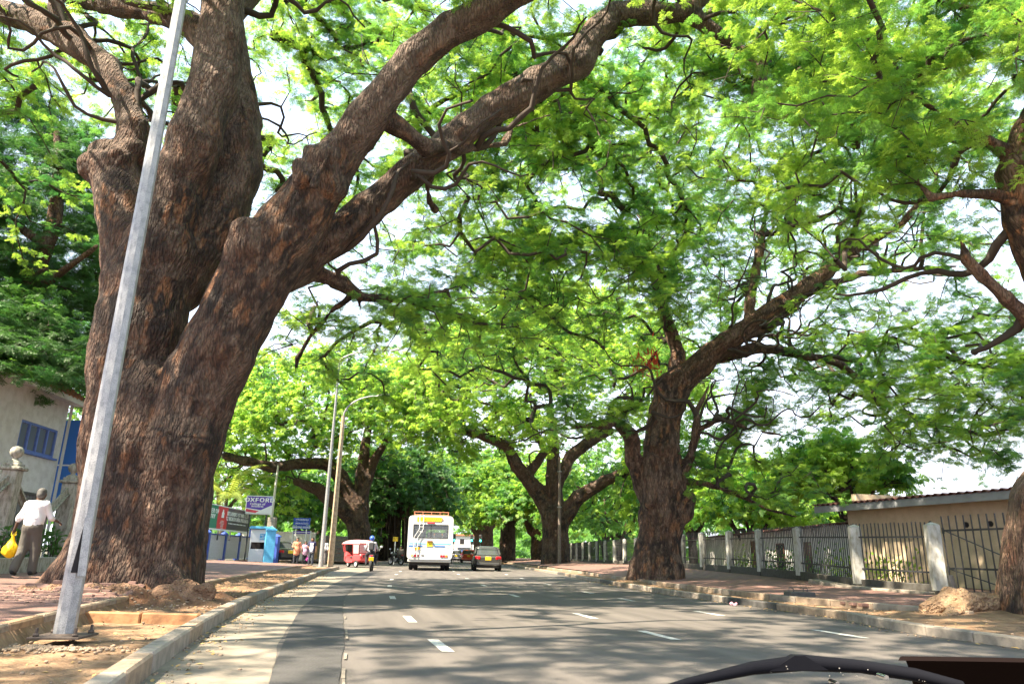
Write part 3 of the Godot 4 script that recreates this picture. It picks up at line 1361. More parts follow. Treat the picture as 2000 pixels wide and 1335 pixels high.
func grow_all(bark: Material, twig: Material, lime: Material, mid: Material, deep: Material, dark: Material) -> void:
	var t: TreeGen
	var f: Field
	# the huge tree on the left
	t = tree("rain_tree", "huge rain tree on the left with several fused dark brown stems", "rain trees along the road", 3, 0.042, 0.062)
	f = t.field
	var bole := V([[-6.75, 0.0, -13.7, 1.144], [-6.73, 1.03, -13.7, 1.021], [-6.74, 1.94, -13.7, 1.021], [-6.8, 2.9, -13.6, 1.056], [-6.9, 3.6, -13.6, 1.012]])
	f.chain(bole, 0.4)
	f.chain(V([[-6.95, 1.57, -13.5, 0.87], [-7.2, 2.97, -13.5, 0.783], [-7.32, 4.24, -13.4, 0.783], [-7.3, 5.27, -13.4, 0.827]]), 0.3)
	f.chain(V([[-6.2, 0.3, -13.4, 0.696], [-6.16, 1.9, -13.3, 0.661], [-6.0, 2.95, -13.2, 0.713], [-5.83, 4.02, -13.2, 0.748]]), 0.18)
	var a := V([[-7.25, 4.86, -13.4, 0.882], [-7.25, 5.92, -13.4, 0.837], [-7.07, 6.7, -13.3, 0.738]])
	f.chain(a, 0.2)
	var a2 := V([[-7.07, 6.5, -13.2, 0.684], [-6.9, 7.86, -13.1, 0.612], [-6.61, 8.99, -13.0, 0.567], [-6.43, 10.28, -13, 0.549], [-6.44, 11.71, -13, 0.513], [-6.57, 13.35, -13, 0.486], [-7.07, 15.6, -13.2, 0.423], [-7.25, 18.2, -13.5, 0.27]])
	f.chain(a2, 0.14, 1)
	var a3 := V([[-6.9, 6.2, -13.7, 0.72], [-6.5, 7.5, -14, 0.702], [-6.25, 8.9, -14.2, 0.612], [-6.3, 10.35, -14.3, 0.522], [-6.67, 11.79, -14.2, 0.468], [-7.02, 13.14, -14.2, 0.432], [-6.2, 15.6, -15.0, 0.315]])
	f.chain(a3, 0.14, 2)
	f.chain(V([[-7.5, 6.2, -13.45, 0.7], [-8.1, 7.7, -13.5, 0.53], [-8.5, 8.5, -13.6, 0.56]]), 0.25)
	# the burr with its hollow
	for q in [[-8.95, 9.1, -13.75, 0.34], [-8.72, 9.3, -14.1, 0.3], [-8.25, 9.0, -13.5, 0.3], [-8.9, 8.6, -13.5, 0.36], [-8.35, 8.6, -13.3, 0.3], [-8.1, 8.85, -13.9, 0.3], [-8.55, 9.0, -14.1, 0.34]]:
		f.bone(Vector3(q[0], q[1], q[2]), Vector3(q[0] + 0.05, q[1] + 0.06, q[2]), q[3], q[3], 0.1)
	var a1 := V([[-8.5, 8.9, -13.9, 0.42], [-8.5, 9.9, -14, 0.34], [-8.97, 10.82, -14.2, 0.33], [-9.79, 11.86, -14.5, 0.34], [-11.1, 13.04, -15, 0.38], [-12.65, 14, -15.5, 0.39], [-15.07, 15.1, -16.3, 0.35], [-19.08, 16.81, -17.5, 0.22]])
	f.chain(a1, 0.3, 3)
	var a1u := V([[-11.25, 13.11, -15, 0.29], [-11.63, 13.87, -15, 0.26], [-11.98, 14.82, -15, 0.22], [-12.91, 16.78, -15, 0.12]])
	f.chain(a1u, 0.3, 3)
	var a2l := V([[-6.6, 11.5, -13.2, 0.45], [-7.48, 12.39, -13.6, 0.31], [-8.72, 13.21, -14.2, 0.27], [-10.53, 14.09, -15, 0.28], [-12.84, 15.4, -16, 0.26], [-16.11, 17.34, -17, 0.16]])
	f.chain(a2l, 0.3, 4)
	var b := V([[-6.1, 2.5, -13.2, 0.672], [-5.87, 3.62, -13.2, 0.72], [-5.46, 4.67, -13, 0.72], [-5.03, 5.78, -12.9, 0.72], [-4.43, 6.87, -12.8, 0.672], [-3.78, 7.94, -12.6, 0.56], [-3.23, 8.81, -12.5, 0.456], [-2.76, 9.58, -12.4, 0.4], [-2.19, 10.48, -12.3, 0.392], [-1.38, 11.16, -12.2, 0.376], [-0.56, 11.66, -12.1, 0.36], [0.37, 12.23, -12, 0.328], [1.62, 13.05, -11.8, 0.272], [2.98, 14.37, -11.5, 0.176]])
	var gb := f.chain(b, 0.16, 5)
	f.bone(Vector3(-3.7, 7.8, -12.5), Vector3(-3.72, 8.16, -12.3), 0.5, 0.4, 0.1, gb)
	for q in [[-3.95, 8.3, -12.2, 0.22], [-3.5, 8.42, -12.15, 0.18], [-4.05, 7.9, -12.1, 0.22], [-5.0, 6.6, -12.3, 0.35], [-5.2, 6.3, -12.4, 0.3]]:
		f.bone(Vector3(q[0], q[1], q[2]), Vector3(q[0] + 0.04, q[1] - 0.25, q[2] - 0.02), q[3], q[3], 0.12, gb)
	f.bone(Vector3(-3.45, 8.35, -11.95), Vector3(-3.75, 7.45, -11.98), 0.07, 0.12, 0.08, gb)
	var c := V([[-5.0, 5.9, -13.2, 0.504], [-3.82, 7.04, -13.5, 0.395], [-3.1, 7.97, -13.8, 0.386], [-2.32, 8.89, -14, 0.386], [-1.48, 9.87, -14.2, 0.403], [-0.59, 10.82, -14.4, 0.42], [0.48, 11.69, -14.6, 0.437], [1.47, 12.47, -14.7, 0.42], [1.87, 13.35, -14.8, 0.395], [2.4, 14.02, -14.9, 0.361], [3.32, 14.18, -15, 0.328], [4.26, 14.33, -15.1, 0.302], [5.07, 13.85, -15.3, 0.252], [5.76, 13.4, -15.5, 0.227], [6.27, 13.07, -15.6, 0.185]])
	f.chain(c, 0.22, 6)
	var c2 := V([[4.27, 14.3, -15.1, 0.29], [4.93, 15.09, -15, 0.23], [6.14, 16.23, -14.8, 0.13]])
	f.chain(c2, 0.3, 6)
	f.chain(V([[6.27, 13.07, -15.6, 0.21], [6.19, 12.57, -15.6, 0.22], [6.06, 12.06, -15.6, 0.17]]), 0.4, 6)
	var c4 := V([[6.18, 12.41, -15.6, 0.14], [7.11, 13.12, -16, 0.12], [8.12, 14.09, -16.6, 0.07]])
	f.chain(c4, 0.4, 6)
	var c0 := V([[-2.5, 9.3, -12.7, 0.264], [-1.9, 9.1, -13.2, 0.23], [-1.54, 9.49, -13.8, 0.187], [-0.92, 9.93, -14.6, 0.153], [-0.29, 10.64, -15.5, 0.119], [-0.11, 11.41, -16, 0.093], [0.69, 12.09, -16.5, 0.085], [1.41, 12.66, -17, 0.06]])
	f.chain(c0, 0.3, 7)
	var dd := V([[-4.6, 6.1, -13.3, 0.306], [-4.15, 6.48, -13.8, 0.221], [-3.74, 6.46, -14.3, 0.187], [-3.32, 6.38, -15, 0.162], [-2.86, 6.55, -15.6, 0.136], [-2.15, 6.95, -16.5, 0.111], [-1.47, 7.5, -17.2, 0.085], [-1.11, 7.88, -17.6, 0.06]])
	f.chain(dd, 0.4, 8)
	var d2 := V([[-3.5, 6.36, -14.8, 0.11], [-4.03, 6.13, -15.2, 0.1], [-4.6, 5.76, -15.8, 0.08], [-5.05, 5.28, -16.3, 0.06], [-5.08, 4.58, -16.5, 0.05]])
	f.chain(d2, 0.4, 8)
	var d3 := V([[-3.43, 6.37, -15, 0.12], [-3.4, 6, -15.3, 0.08], [-3.61, 5.6, -15.6, 0.05]])
	f.chain(d3, 0.4, 8)
	var cu := V([[-1.78, 9.2, -14.1, 0.17], [-1.99, 8.92, -14.6, 0.15], [-1.96, 8.74, -15, 0.13], [-1.88, 8.75, -15.4, 0.1]])
	f.chain(cu, 0.4, 6)
	flare(f, Vector3(-6.78, 0.2, -13.6), 1.1, 9, 0.6, 0.5, 2)
	f.bone(Vector3(-7.4, 0.6, -13.2), Vector3(-8.0, 0.2, -12.9), 0.36, 0.16, 0.3)
	f.bone(Vector3(-5.75, 0.3, -12.9), Vector3(-5.2, 0.12, -12.5), 0.34, 0.2, 0.2)
	f.cutlow = -0.4
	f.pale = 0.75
	f.tint = Color(1.08, 0.97, 0.89)
	t.limbs = [a2, a3, a1, a1u, a2l, b.slice(7), c.slice(2), c2, c4, c0, dd, d2, d3, cu]
	t.lobes = [[Vector3(-3, 10.5, -14), 14.0, 8.0, 1750, 0.2], [Vector3(4, 11.0, -19), 8.0, 5.5, 330, 0.3], [Vector3(-2.5, 5.4, -18.5), 4.6, 2.0, 100, 0.6], [Vector3(-13, 9.5, -17), 6.0, 6.0, 110, 0.6], [Vector3(-1, 8.0, -20), 5.0, 2.6, 50, 0.5], [Vector3(-4.5, 12.5, -23), 7.0, 7.0, 520, 0.5], [Vector3(-6, 11.5, -4), 9.0, 5.5, 330, 0.4]]
	t.holes = -0.14
	t.wander = 70
	t.tones = [0.42, 0.36, 0.22]
	t.size = 0.40
	t.per = 7
	t.twig = 0.014
	t.wild = 1.6
	# first on the right
	t = tree("rain_tree", "broad rain tree on the right pavement with a swollen dark trunk", "rain trees along the road", 8, 0.06, 0.065)
	f = t.field
	f.tint = Color(1.6, 1.46, 1.34)
	f.chain(V([[5.52, -0.1, -27.6, 0.963], [5.56, 1.13, -27.6, 0.843], [5.74, 2.42, -27.6, 0.843], [5.84, 3.55, -27.5, 0.86], [5.8, 4.9, -27.5, 0.722], [6.04, 6.5, -27.5, 0.671], [6.6, 7.6, -27.5, 0.636]]), 0.25)
	f.chain(V([[6.48, 2.6, -27.2, 0.43], [6.6, 3.06, -27, 0.344]]), 0.4)
	f.chain(V([[5.3, 3.0, -27.0, 0.43], [5.3, 4.4, -26.9, 0.387]]), 0.3)
	a = V([[6.6, 7.5, -27.5, 0.602], [7.92, 8.77, -27.3, 0.482], [9.1, 9.66, -27, 0.43], [10.46, 10.62, -26.6, 0.361], [11.93, 11.6, -26, 0.301], [13.31, 12.62, -25.3, 0.241], [14.54, 13.13, -24.5, 0.172], [15.15, 13.94, -24, 0.12]])
	f.chain(a, 0.2, 1)
	a2 = V([[8.71, 9.36, -27.1, 0.327], [10.28, 9.91, -27.4, 0.249], [12.34, 11.72, -28, 0.241], [14.84, 12.78, -28.5, 0.215], [17.37, 13.28, -29, 0.189], [19.75, 13.66, -29.5, 0.12]])
	f.chain(a2, 0.3, 1)
	a3 = V([[9.3, 9.9, -26.9, 0.258], [9.55, 11.2, -26.9, 0.241], [9.75, 11.91, -26.9, 0.224], [10.03, 13.22, -26.8, 0.198], [10.27, 14.5, -26.6, 0.172], [10.41, 15.38, -26.5, 0.112]])
	f.chain(a3, 0.3, 1)
	b = V([[6.5, 7.35, -27.6, 0.473], [6.69, 8.85, -27.7, 0.327], [6.26, 10.39, -27.8, 0.292], [6.02, 11.77, -27.9, 0.267], [5.98, 12.96, -28, 0.224], [5.4, 14.6, -28.4, 0.138]])
	f.chain(b, 0.2, 2)
	f.chain(V([[5.95, 6.6, -27.3, 0.43], [5.8, 7.43, -27.1, 0.361], [6.0, 7.7, -27, 0.258]]), 0.3)
	c = V([[5.2, 3.2, -27.5, 0.396], [4.73, 4.45, -27.2, 0.353], [4.57, 5.39, -27, 0.318], [4, 5.79, -26.6, 0.258], [3.25, 5.6, -26, 0.189], [2.22, 5.3, -25, 0.103]])
	f.chain(c, 0.3, 3)
	var r1 := V([[6.4, 3.8, -27.4, 0.292], [6.87, 4.69, -27.2, 0.232], [7.02, 5.44, -27, 0.224], [7.1, 6.39, -26.8, 0.155], [7.6, 7.5, -26.4, 0.086]])
	f.chain(r1, 0.3, 4)
	var r2 := V([[6.6, 3.8, -27.5, 0.232], [7.45, 3.67, -27.4, 0.172], [8.52, 3.3, -27.2, 0.146], [9.55, 2.75, -27, 0.112], [10.55, 2.5, -26.8, 0.077]])
	f.chain(r2, 0.3, 4)
	var r3 := V([[7.7, 8.6, -27.5, 0.361], [9.94, 9.17, -27.8, 0.284], [11.75, 9.1, -28.2, 0.232], [13.67, 8.87, -28.8, 0.198], [15.13, 7.94, -29.4, 0.163], [16.64, 7.22, -30, 0.129], [18.84, 6.49, -30.6, 0.077]])
	f.chain(r3, 0.3, 5)
	var r4 := V([[7.05, 5.6, -26.9, 0.146], [8.01, 6.11, -26.8, 0.129], [9.07, 5.61, -26.6, 0.103], [10.13, 5.41, -26.4, 0.069]])
	f.chain(r4, 0.3, 4)
	flare(f, Vector3(5.52, 0.05, -27.6), 1.05, 8, 0.55, 0.45, 5)
	t.limbs = [a.slice(1), a2, a3, b.slice(1), c.slice(2), r1.slice(1), r2.slice(1), r3, r4]
	t.lobes = [[Vector3(7.5, 9.5, -27), 12.5, 10.5, 1700, 0.3], [Vector3(16, 5.5, -29), 7.0, 6.0, 640, 0.7], [Vector3(1.5, 8.5, -26), 5.5, 5.0, 300, 0.4], [Vector3(7, 8.5, -29.5), 10.0, 7.5, 620, 0.9], [Vector3(19, 4.2, -27), 5.0, 3.8, 260, 0.85], [Vector3(9.5, 3.0, -27.5), 3.2, 2.4, 60, 0.8], [Vector3(3.0, 5.2, -25.2), 2.0, 1.4, 40, 0.8]]
	t.holes = -0.16
	t.hole_freq = 0.14
	t.tones = [0.33, 0.38, 0.29]
	t.size = 0.42
	t.per = 7
	t.wander = 85
	t.twig = 0.0125
	t.wild = 1.6
	# nearest on the right, its bole at the edge of the frame
	t = tree("rain_tree", "nearest rain tree on the right, its flared roots by the gate", "rain trees along the road", 14, 0.06, 0.045)
	f = t.field
	f.tint = Color(1.8, 1.6, 1.42)
	f.chain(V([[9.3, -0.1, -12.5, 1.0], [9.45, 1.08, -12.5, 0.82], [9.72, 2.02, -12.5, 0.77], [10.2, 3.11, -12.7, 0.72], [10.7, 4.27, -12.8, 0.62]]), 0.3)
	a = V([[10.7, 4.27, -12.8, 0.6], [10.6, 5.22, -12.7, 0.46], [10.0, 6.26, -12.5, 0.38], [9.62, 7.22, -12.3, 0.37], [9.6, 8.14, -12.2, 0.36], [9.95, 9.09, -12.1, 0.31], [10.6, 10.2, -12, 0.26], [10.96, 12.06, -12, 0.2]])
	f.chain(a, 0.2, 1)
	b = V([[10.5, 4.1, -12.9, 0.4], [9.95, 5.2, -12.8, 0.22], [9.35, 5.78, -12.7, 0.18], [8.95, 6.22, -12.7, 0.17], [8.66, 6.55, -12.65, 0.15], [8.6, 6.9, -12.6, 0.07]])
	f.chain(b, 0.3, 2)
	c = V([[9.7, 7.5, -12.2, 0.2], [9.01, 7.64, -12.1, 0.14], [8.37, 7.60, -12, 0.12], [7.71, 7.45, -11.9, 0.11], [7.5, 7.75, -11.9, 0.08], [7.6, 8.1, -11.8, 0.05]])
	f.chain(c, 0.3, 3)
	dd = V([[9.58, 8.59, -12.2, 0.2], [8.23, 8.66, -11.5, 0.1], [7.01, 8.8, -10.8, 0.07], [6.08, 8.74, -10.2, 0.05]])
	f.chain(dd, 0.3, 3)
	var ee := V([[10.3, 11.0, -12, 0.2], [8.46, 10.86, -11, 0.11], [6.66, 10.54, -10.2, 0.07]])
	f.chain(ee, 0.3, 3)
	f.bone(Vector3(9.3, 1.9, -12.6), Vector3(8.8, 0.0, -12.9), 0.62, 0.48, 0.3)
	flare(f, Vector3(9.3, 0.1, -12.5), 0.85, 8, 0.4, 0.55, 9)
	f.bone(Vector3(8.7, 0.3, -11.9), Vector3(8.1, 0.02, -11.5), 0.26, 0.15, 0.1)
	t.limbs = [a.slice(2), b, c, dd, ee]
	t.lobes = [[Vector3(8.3, 8.4, -11.5), 5.2, 5.0, 300, 0.5], [Vector3(6.4, 7.6, -11.0), 3.0, 2.4, 70, 0.7], [Vector3(8.6, 7.4, -10.6), 2.4, 3.2, 110, 0.7], [Vector3(12, 9, -15), 6.5, 5.5, 220, 0.5]]
	t.holes = -0.05
	t.hole_freq = 0.3
	t.tones = [0.36, 0.38, 0.26]
	t.size = 0.36
	t.per = 7
	t.wander = 8
	t.wander_len = 0.6
	t.twig = 0.009
	t.wild = 1.5
	# second on the right
	t = tree("rain_tree", "rain tree on the right that forks low behind a dark lamp post", "rain trees along the road", 21, 0.12, 0.06)
	f = t.field
	f.chain(V([[3.85, -0.2, -60, 1.2], [3.85, 1.97, -60, 1.0], [3.84, 4.0, -60, 1.1]]), 0.3)
	a = V([[3.84, 3.6, -60, 0.84], [2.36, 6, -60, 0.63], [0.63, 7.93, -59, 0.52], [-0.24, 9.51, -58.5, 0.42], [-2.32, 10.15, -57.5, 0.32], [-3.95, 10.44, -57, 0.2]])
	f.chain(a, 0.3)
	b = V([[3.84, 4.2, -60, 0.8], [3.62, 7.27, -60, 0.56], [3.7, 9.81, -60, 0.44], [3.38, 12.85, -60, 0.3]])
	f.chain(b, 0.3)
	c = V([[4.26, 3.7, -60, 0.75], [5.68, 5.61, -59.5, 0.56], [7.72, 6.84, -59, 0.45], [9.45, 7.59, -58, 0.33]])
	f.chain(c, 0.3)
	dd = V([[3.63, 6.02, -60, 0.56], [5.11, 8.99, -60, 0.48], [7.05, 10.53, -60, 0.5], [8.36, 11.21, -60, 0.36]])
	f.chain(dd, 0.3)
	ee = V([[1.49, 7.17, -59.5, 0.4], [2.97, 9.37, -60, 0.32], [1.88, 11.51, -60, 0.2]])
	f.chain(ee, 0.3)
	flare(f, Vector3(3.85, 0, -60), 1.1, 7, 0.6, 0.4, 3)
	t.limbs = [a, b.slice(1), c.slice(1), dd, ee]
	t.lobes = [[Vector3(3, 10.5, -57), 13.5, 12.0, 1800, 0.5], [Vector3(-2.5, 8.5, -55), 6.0, 5.0, 220, 0.6]]
	t.step = 0.75
	t.twig = 0.017
	t.lod = 1
	t.per = 5
	t.wild = 1.5
	t.wander = 30
	t.wander_len = 1.2
	t.spread = 0.9
	t.size = 0.75
	t.sides = 5
	t.tones = [0.7, 0.25, 0.05]
	# the tree behind the lamp posts on the left
	t = tree("rain_tree", "wide rain tree on the left behind the two lamp posts", "rain trees along the road", 27, 0.12, 0.06)
	f = t.field
	f.chain(V([[-13.09, -0.2, -66, 1.04], [-13.21, 2.6, -66, 0.92], [-13.6, 4.2, -66, 1.0]]), 0.3)
	a = V([[-13.63, 3.7, -66, 0.9], [-15.1, 4.94, -65, 0.66], [-16.78, 6.16, -64, 0.52], [-18.35, 6.69, -63, 0.36]])
	b = V([[-13.97, 5.0, -66, 0.8], [-15.21, 7.45, -65.5, 0.62], [-16.34, 8.51, -65, 0.53], [-18.07, 8.24, -63, 0.47], [-20.04, 7.65, -61, 0.42], [-21.53, 7.88, -59, 0.36], [-22.86, 8.14, -58, 0.28]])
	c = V([[-13.25, 4.6, -66, 0.74], [-13.47, 7.54, -66, 0.5], [-13.32, 9.87, -66, 0.44], [-13.19, 11.76, -66, 0.32]])
	dd = V([[-13.36, 5.6, -66, 0.56], [-12.41, 8.95, -66, 0.4], [-11.08, 11.25, -65.5, 0.28]])
	for l in [a, b, c, dd]:
		f.chain(l, 0.3)
	flare(f, Vector3(-13.09, 0, -66), 1.0, 7, 0.5, 0.4, 6)
	t.limbs = [a, b.slice(1), c.slice(1), dd.slice(1)]
	t.lobes = [[Vector3(-15, 9.0, -63), 12.0, 10.0, 1200, 0.5], [Vector3(-20, 8.5, -60), 7.0, 5.0, 280, 0.6], [Vector3(-9, 10, -62), 6.5, 6.5, 260, 0.6]]
	t.step = 0.75
	t.twig = 0.017
	t.lod = 1
	t.per = 5
	t.wild = 1.5
	t.wander = 16
	t.spread = 0.9
	t.size = 0.75
	t.sides = 5
	t.tones = [0.55, 0.33, 0.12]
	# dark slender tree behind the house wall
	t = tree("shade_tree", "slender dark leafed tree leaning behind the grey boundary wall", "", 33, 0.1, 0.02)
	f = t.field
	a = V([[-17.4, -0.2, -24, 0.5], [-17.6, 5.3, -24, 0.4], [-17.53, 7.29, -24, 0.35], [-17.37, 8.98, -24, 0.3], [-17.06, 10.55, -24, 0.27], [-16.84, 12.16, -24, 0.25], [-17.02, 14.04, -24, 0.22], [-17.51, 16, -24, 0.12]])
	b = V([[-17.37, 8.98, -24, 0.22], [-16.36, 9.99, -23.8, 0.15], [-14.79, 11.17, -23.5, 0.08]])
	c = V([[-17.2, 11.5, -24, 0.19], [-18.46, 12.33, -24, 0.13], [-20, 12.5, -24, 0.07]])
	f.chain(a, 0.3)
	f.chain(b, 0.3)
	f.chain(c, 0.3)
	f.tint = Color(1.5, 1.4, 1.3)
	t.limbs = [a.slice(1), b, c]
	t.lobes = [[Vector3(-20.5, 7.0, -26), 6.0, 12.5, 1700, 0.92], [Vector3(-14.5, 5.5, -21.8), 2.4, 1.8, 110, 0.7], [Vector3(-16.8, 6.6, -21.8), 2.6, 2.4, 120, 0.7]]
	t.holes = -0.2
	t.hole_freq = 0.3
	t.per = 4
	t.size = 0.7
	t.tones = [-0.1, 0.25, 0.8]
	# further trees of the avenue, made from a forked pattern
	var far := [
		["rain_tree", "third rain tree on the right, beyond the forked one", -0.06, 93.0, 0.95, 5, 11.0, 8.0, 5.0, [0.5, 0.36, 0.14]],
		["rain_tree", "far rain tree arching from the left behind the bus", -12.2, 92.0, 1.0, 6, 12.5, 7.5, 5.0, [0.3, 0.4, 0.3]],
		["rain_tree", "fourth rain tree on the right down the avenue", -3.5, 122.0, 1.0, 7, 11.0, 8.0, 5.5, [0.5, 0.36, 0.14]],
		["rain_tree", "distant rain tree on the left down the avenue", -15.5, 125.0, 1.0, 8, 12.0, 8.0, 5.5, [0.4, 0.4, 0.2]],
		["rain_tree", "last rain tree on the right at the end of the avenue", -6.0, 158.0, 1.0, 9, 12.0, 9.0, 5.0, [0.5, 0.36, 0.14]],
		["rain_tree", "last rain tree on the left at the end of the avenue", -19.0, 160.0, 1.0, 10, 12.0, 9.0, 5.0, [0.5, 0.36, 0.14]],
		["banyan_tree", "dark banyan with hanging aerial roots left of the bus", -12.9, 80.0, 1.1, 11, 7.5, 8.0, 4.0, [0.0, 0.3, 0.7]],
		["garden_tree", "round leafy tree behind the far concrete fence", 11.0, 74.0, 0.4, 12, 8.0, 9.0, 2.0, [0.2, 0.5, 0.3]],
		["garden_tree", "bright leafy garden tree behind the iron fence near the swollen trunk", 14.8, 45.0, 0.25, 13, 4.2, 3.4, 2.0, [0.5, 0.38, 0.12]],
		["garden_tree", "low garden tree rising behind the white outbuilding", 21.0, 50.0, 0.25, 14, 3.6, 2.4, 2.0, [0.5, 0.4, 0.1]],
		["garden_tree", "leaning thin tree over the white outbuilding", 17.0, 37.0, 0.16, 15, 3.0, 2.6, 3.2, [0.5, 0.4, 0.1]],
		["garden_tree", "leafy tree behind the blue and white school wall", -27.0, 66.0, 0.4, 16, 9.0, 9.0, 3.0, [0.4, 0.4, 0.2]],
		["garden_tree", "tall tree behind the white house on the left", -28.0, 42.0, 0.4, 17, 9.0, 12.0, 3.5, [0.1, 0.4, 0.5]],
		["garden_tree", "dark bushy tree behind the street name sign", -20.0, 76.0, 0.4, 18, 7.0, 7.0, 1.5, [0.0, 0.3, 0.7]],
		["garden_tree", "broad leafy tree behind the fence between the two big right trees", 14.5, 58.0, 0.35, 22, 6.5, 8.0, 2.4, [0.35, 0.4, 0.25]],
		["garden_tree", "tall leafy tree right of the avenue far behind the fence", 13.0, 98.0, 0.4, 23, 9.0, 12.0, 2.4, [0.35, 0.4, 0.25]],
		["rain_tree", "short thick dark tree between two right avenue trees", 3.6, 85.0, 0.85, 19, 7.0, 6.0, 3.0, [0.3, 0.4, 0.3]],
	]
	for q in far:
		t = tree(q[0], q[1], "rain trees along the road" if q[0] == "rain_tree" else "", 60 + q[5], 0.16 if q[3] > 55 else 0.1, 0.05 if q[4] > 0.5 else 0.015)
		f = t.field
		var r: float = q[4]
		var o := Vector3(q[2], -0.2, -q[3])
		var fork: float = q[8]
		var ph: float = q[5] * 1.3
		var rg := 1.6
		f.chain(V([[o.x, o.y, o.z, r * 1.15], [o.x + sin(ph) * 0.2, fork * 0.5, o.z, r], [o.x + sin(ph) * 0.3, fork, o.z, r * 0.95]]), 0.3)
		t.limbs = []
		for k in 5:
			var an: float = ph + TAU * k / 5.0
			var lean: float = q[6] * (0.55 + 0.12 * sin(k * 2.1 + ph))
			var l := []
			for s in 6:
				var u := s / 5.0
				l.append([o.x + sin(ph) * 0.3 + cos(an + 0.35 * sin(s * 1.7 + k)) * lean * pow(u, 0.85), fork * 0.9 + q[7] * 0.75 * pow(u, 0.8) + 0.35 * sin(s * 2.3 + k), o.z + sin(an + 0.35 * sin(s * 1.7 + k)) * lean * pow(u, 0.85), maxf(r * lerpf(0.55, 0.14, u), t.field.cell * 0.85)])
			var lv := V(l)
			f.chain(lv, 0.3)
			t.limbs.append(lv)
		if r > 0.6:
			flare(f, o + Vector3(0, 0.2, 0), r, 7, 0.5, 0.4, q[5])
		if q[0] == "banyan_tree":
			for k in 40:
				var x := sin(k * 12.9) * 2.6
				var z := sin(k * 7.7 + 1.0) * 1.6
				t.extra.append([o + Vector3(x, 0, z), o + Vector3(x * 0.9 + sin(k * 2.0) * 0.1, 3.2, z), o + Vector3(x * 0.8 + sin(k * 3.0) * 0.3, 6.5 + sin(k * 5.0), z)])
			f.tint = Color(0.6, 0.6, 0.6)
		t.lobes = [[Vector3(o.x, fork + 1.5, o.z), q[6], q[7], (330 if q[0] == "garden_tree" else 600) if q[3] < 100 else 520, 0.75 if q[0] == "rain_tree" else 0.95]]
		if q[3] > 85 and q[0] == "rain_tree":
			t.lobes[0][4] = 0.6
		t.step = 0.9
		t.twig = 0.016
		t.lod = 1
		t.per = 5
		t.spread = 1.0
		t.size = (0.75 if q[3] < 56 else 0.95) if q[3] < 100 else 1.7
		t.sides = 4
		t.tones = q[9]
		t.holes = -0.3
		t.droop = 0.35
	var id := WorkerThreadPool.add_group_task(func(i): gens[i].run(), gens.size(), 4, true)
	WorkerThreadPool.wait_for_group_task_completion(id)
	for k in gens.size():
		var tr := gens[k]
		plant_tree(tr, bark, twig, [mid, deep, dark] if tr.called in ["shade_tree", "banyan_tree"] else [lime, mid, deep])
	# far masses that close the avenue
	var t2 := TreeGen.new()
	var far_leaves := []
	var rng := RandomNumberGenerator.new()
	rng.seed = 77
	for i in 5200:
		var left := rng.randf() < 0.5
		var d := rng.randf_range(150, 320)
		var side := rng.randf_range(14, 90)
		var h := rng.randf_range(0.5, 15.0)
		var x := rx(d, 2.6) + (-side if left else side)
		if rng.randf() < 0.22:
			d = rng.randf_range(300, 330)
			x = rx(d, 2.6) + rng.randf_range(-40, 40)
			h = rng.randf_range(0.5, 13.0)
		far_leaves.append(Transform3D(Basis(Vector3.UP, rng.randf() * TAU).rotated(Vector3.RIGHT, rng.randf() - 0.5).scaled(Vector3.ONE * rng.randf_range(3, 5)), Vector3(x, h, -d)))
	var mm := MultiMesh.new()
	mm.transform_format = MultiMesh.TRANSFORM_3D
	mm.mesh = sprays[1][0]
	mm.instance_count = far_leaves.size()
	for i in far_leaves.size():
		mm.set_instance_transform(i, far_leaves[i])
	var o2 := MultiMeshInstance3D.new()
	o2.name = "distant_trees"
	o2.multimesh = mm
	o2.material_override = mid
	o2.set_meta("kind", "stuff")
	o2.set_meta("label", "mass of distant green trees closing the end of the avenue")
	o2.set_meta("category", "trees")
	add_child(o2)

# rows of wavy roof tiles as one part: along the eave, up the slope
func tiled(origin: Vector3, along: Vector3, up: Vector3, n: int, rows: int) -> MB:
	var m := MB.new()
	var nn := along.cross(up).normalized()
	if nn.y < 0.0:
		nn = -nn
	var k := 6
	for r in rows:
		for s in n:
			var base := m.v.size()
			var jig := sin(s * 12.9898 + r * 78.233) * 0.006
			var tone := 0.78 + 0.28 * absf(sin(s * 3.71 + r * 9.17))
			m.col = Color(tone, tone * (0.94 + 0.06 * sin(r + s * 2.0)), tone * 0.95)
			for e in 2:
				for i in k + 1:
					var f := float(i) / k
					var w := 0.035 * sin(f * TAU) + 0.02
					var p := origin + along * ((s + f) / n) + up * ((r + e * 1.12) / rows) + nn * (w + 0.03 * (1.0 - e) + jig)
					m.add(p, (nn - along.normalized() * cos(f * TAU) * 0.7).normalized())
			for i in k:
				m.tri(base + i, base + i + 1, base + k + 2 + i)
				m.tri(base + i, base + k + 2 + i, base + k + 1 + i)
			for i in k:
				var a := m.v[base + i]
				var b := m.v[base + i + 1]
				m.quad(a, b, b - nn * 0.03, a - nn * 0.03, -up)
	return m

# x and z of a line that runs with the pavement, y up: local x along the line away from the camera
func facing(dir: Vector3) -> Basis:
	var x := dir.normalized()
	return Basis(x, Vector3.UP, x.cross(Vector3.UP))

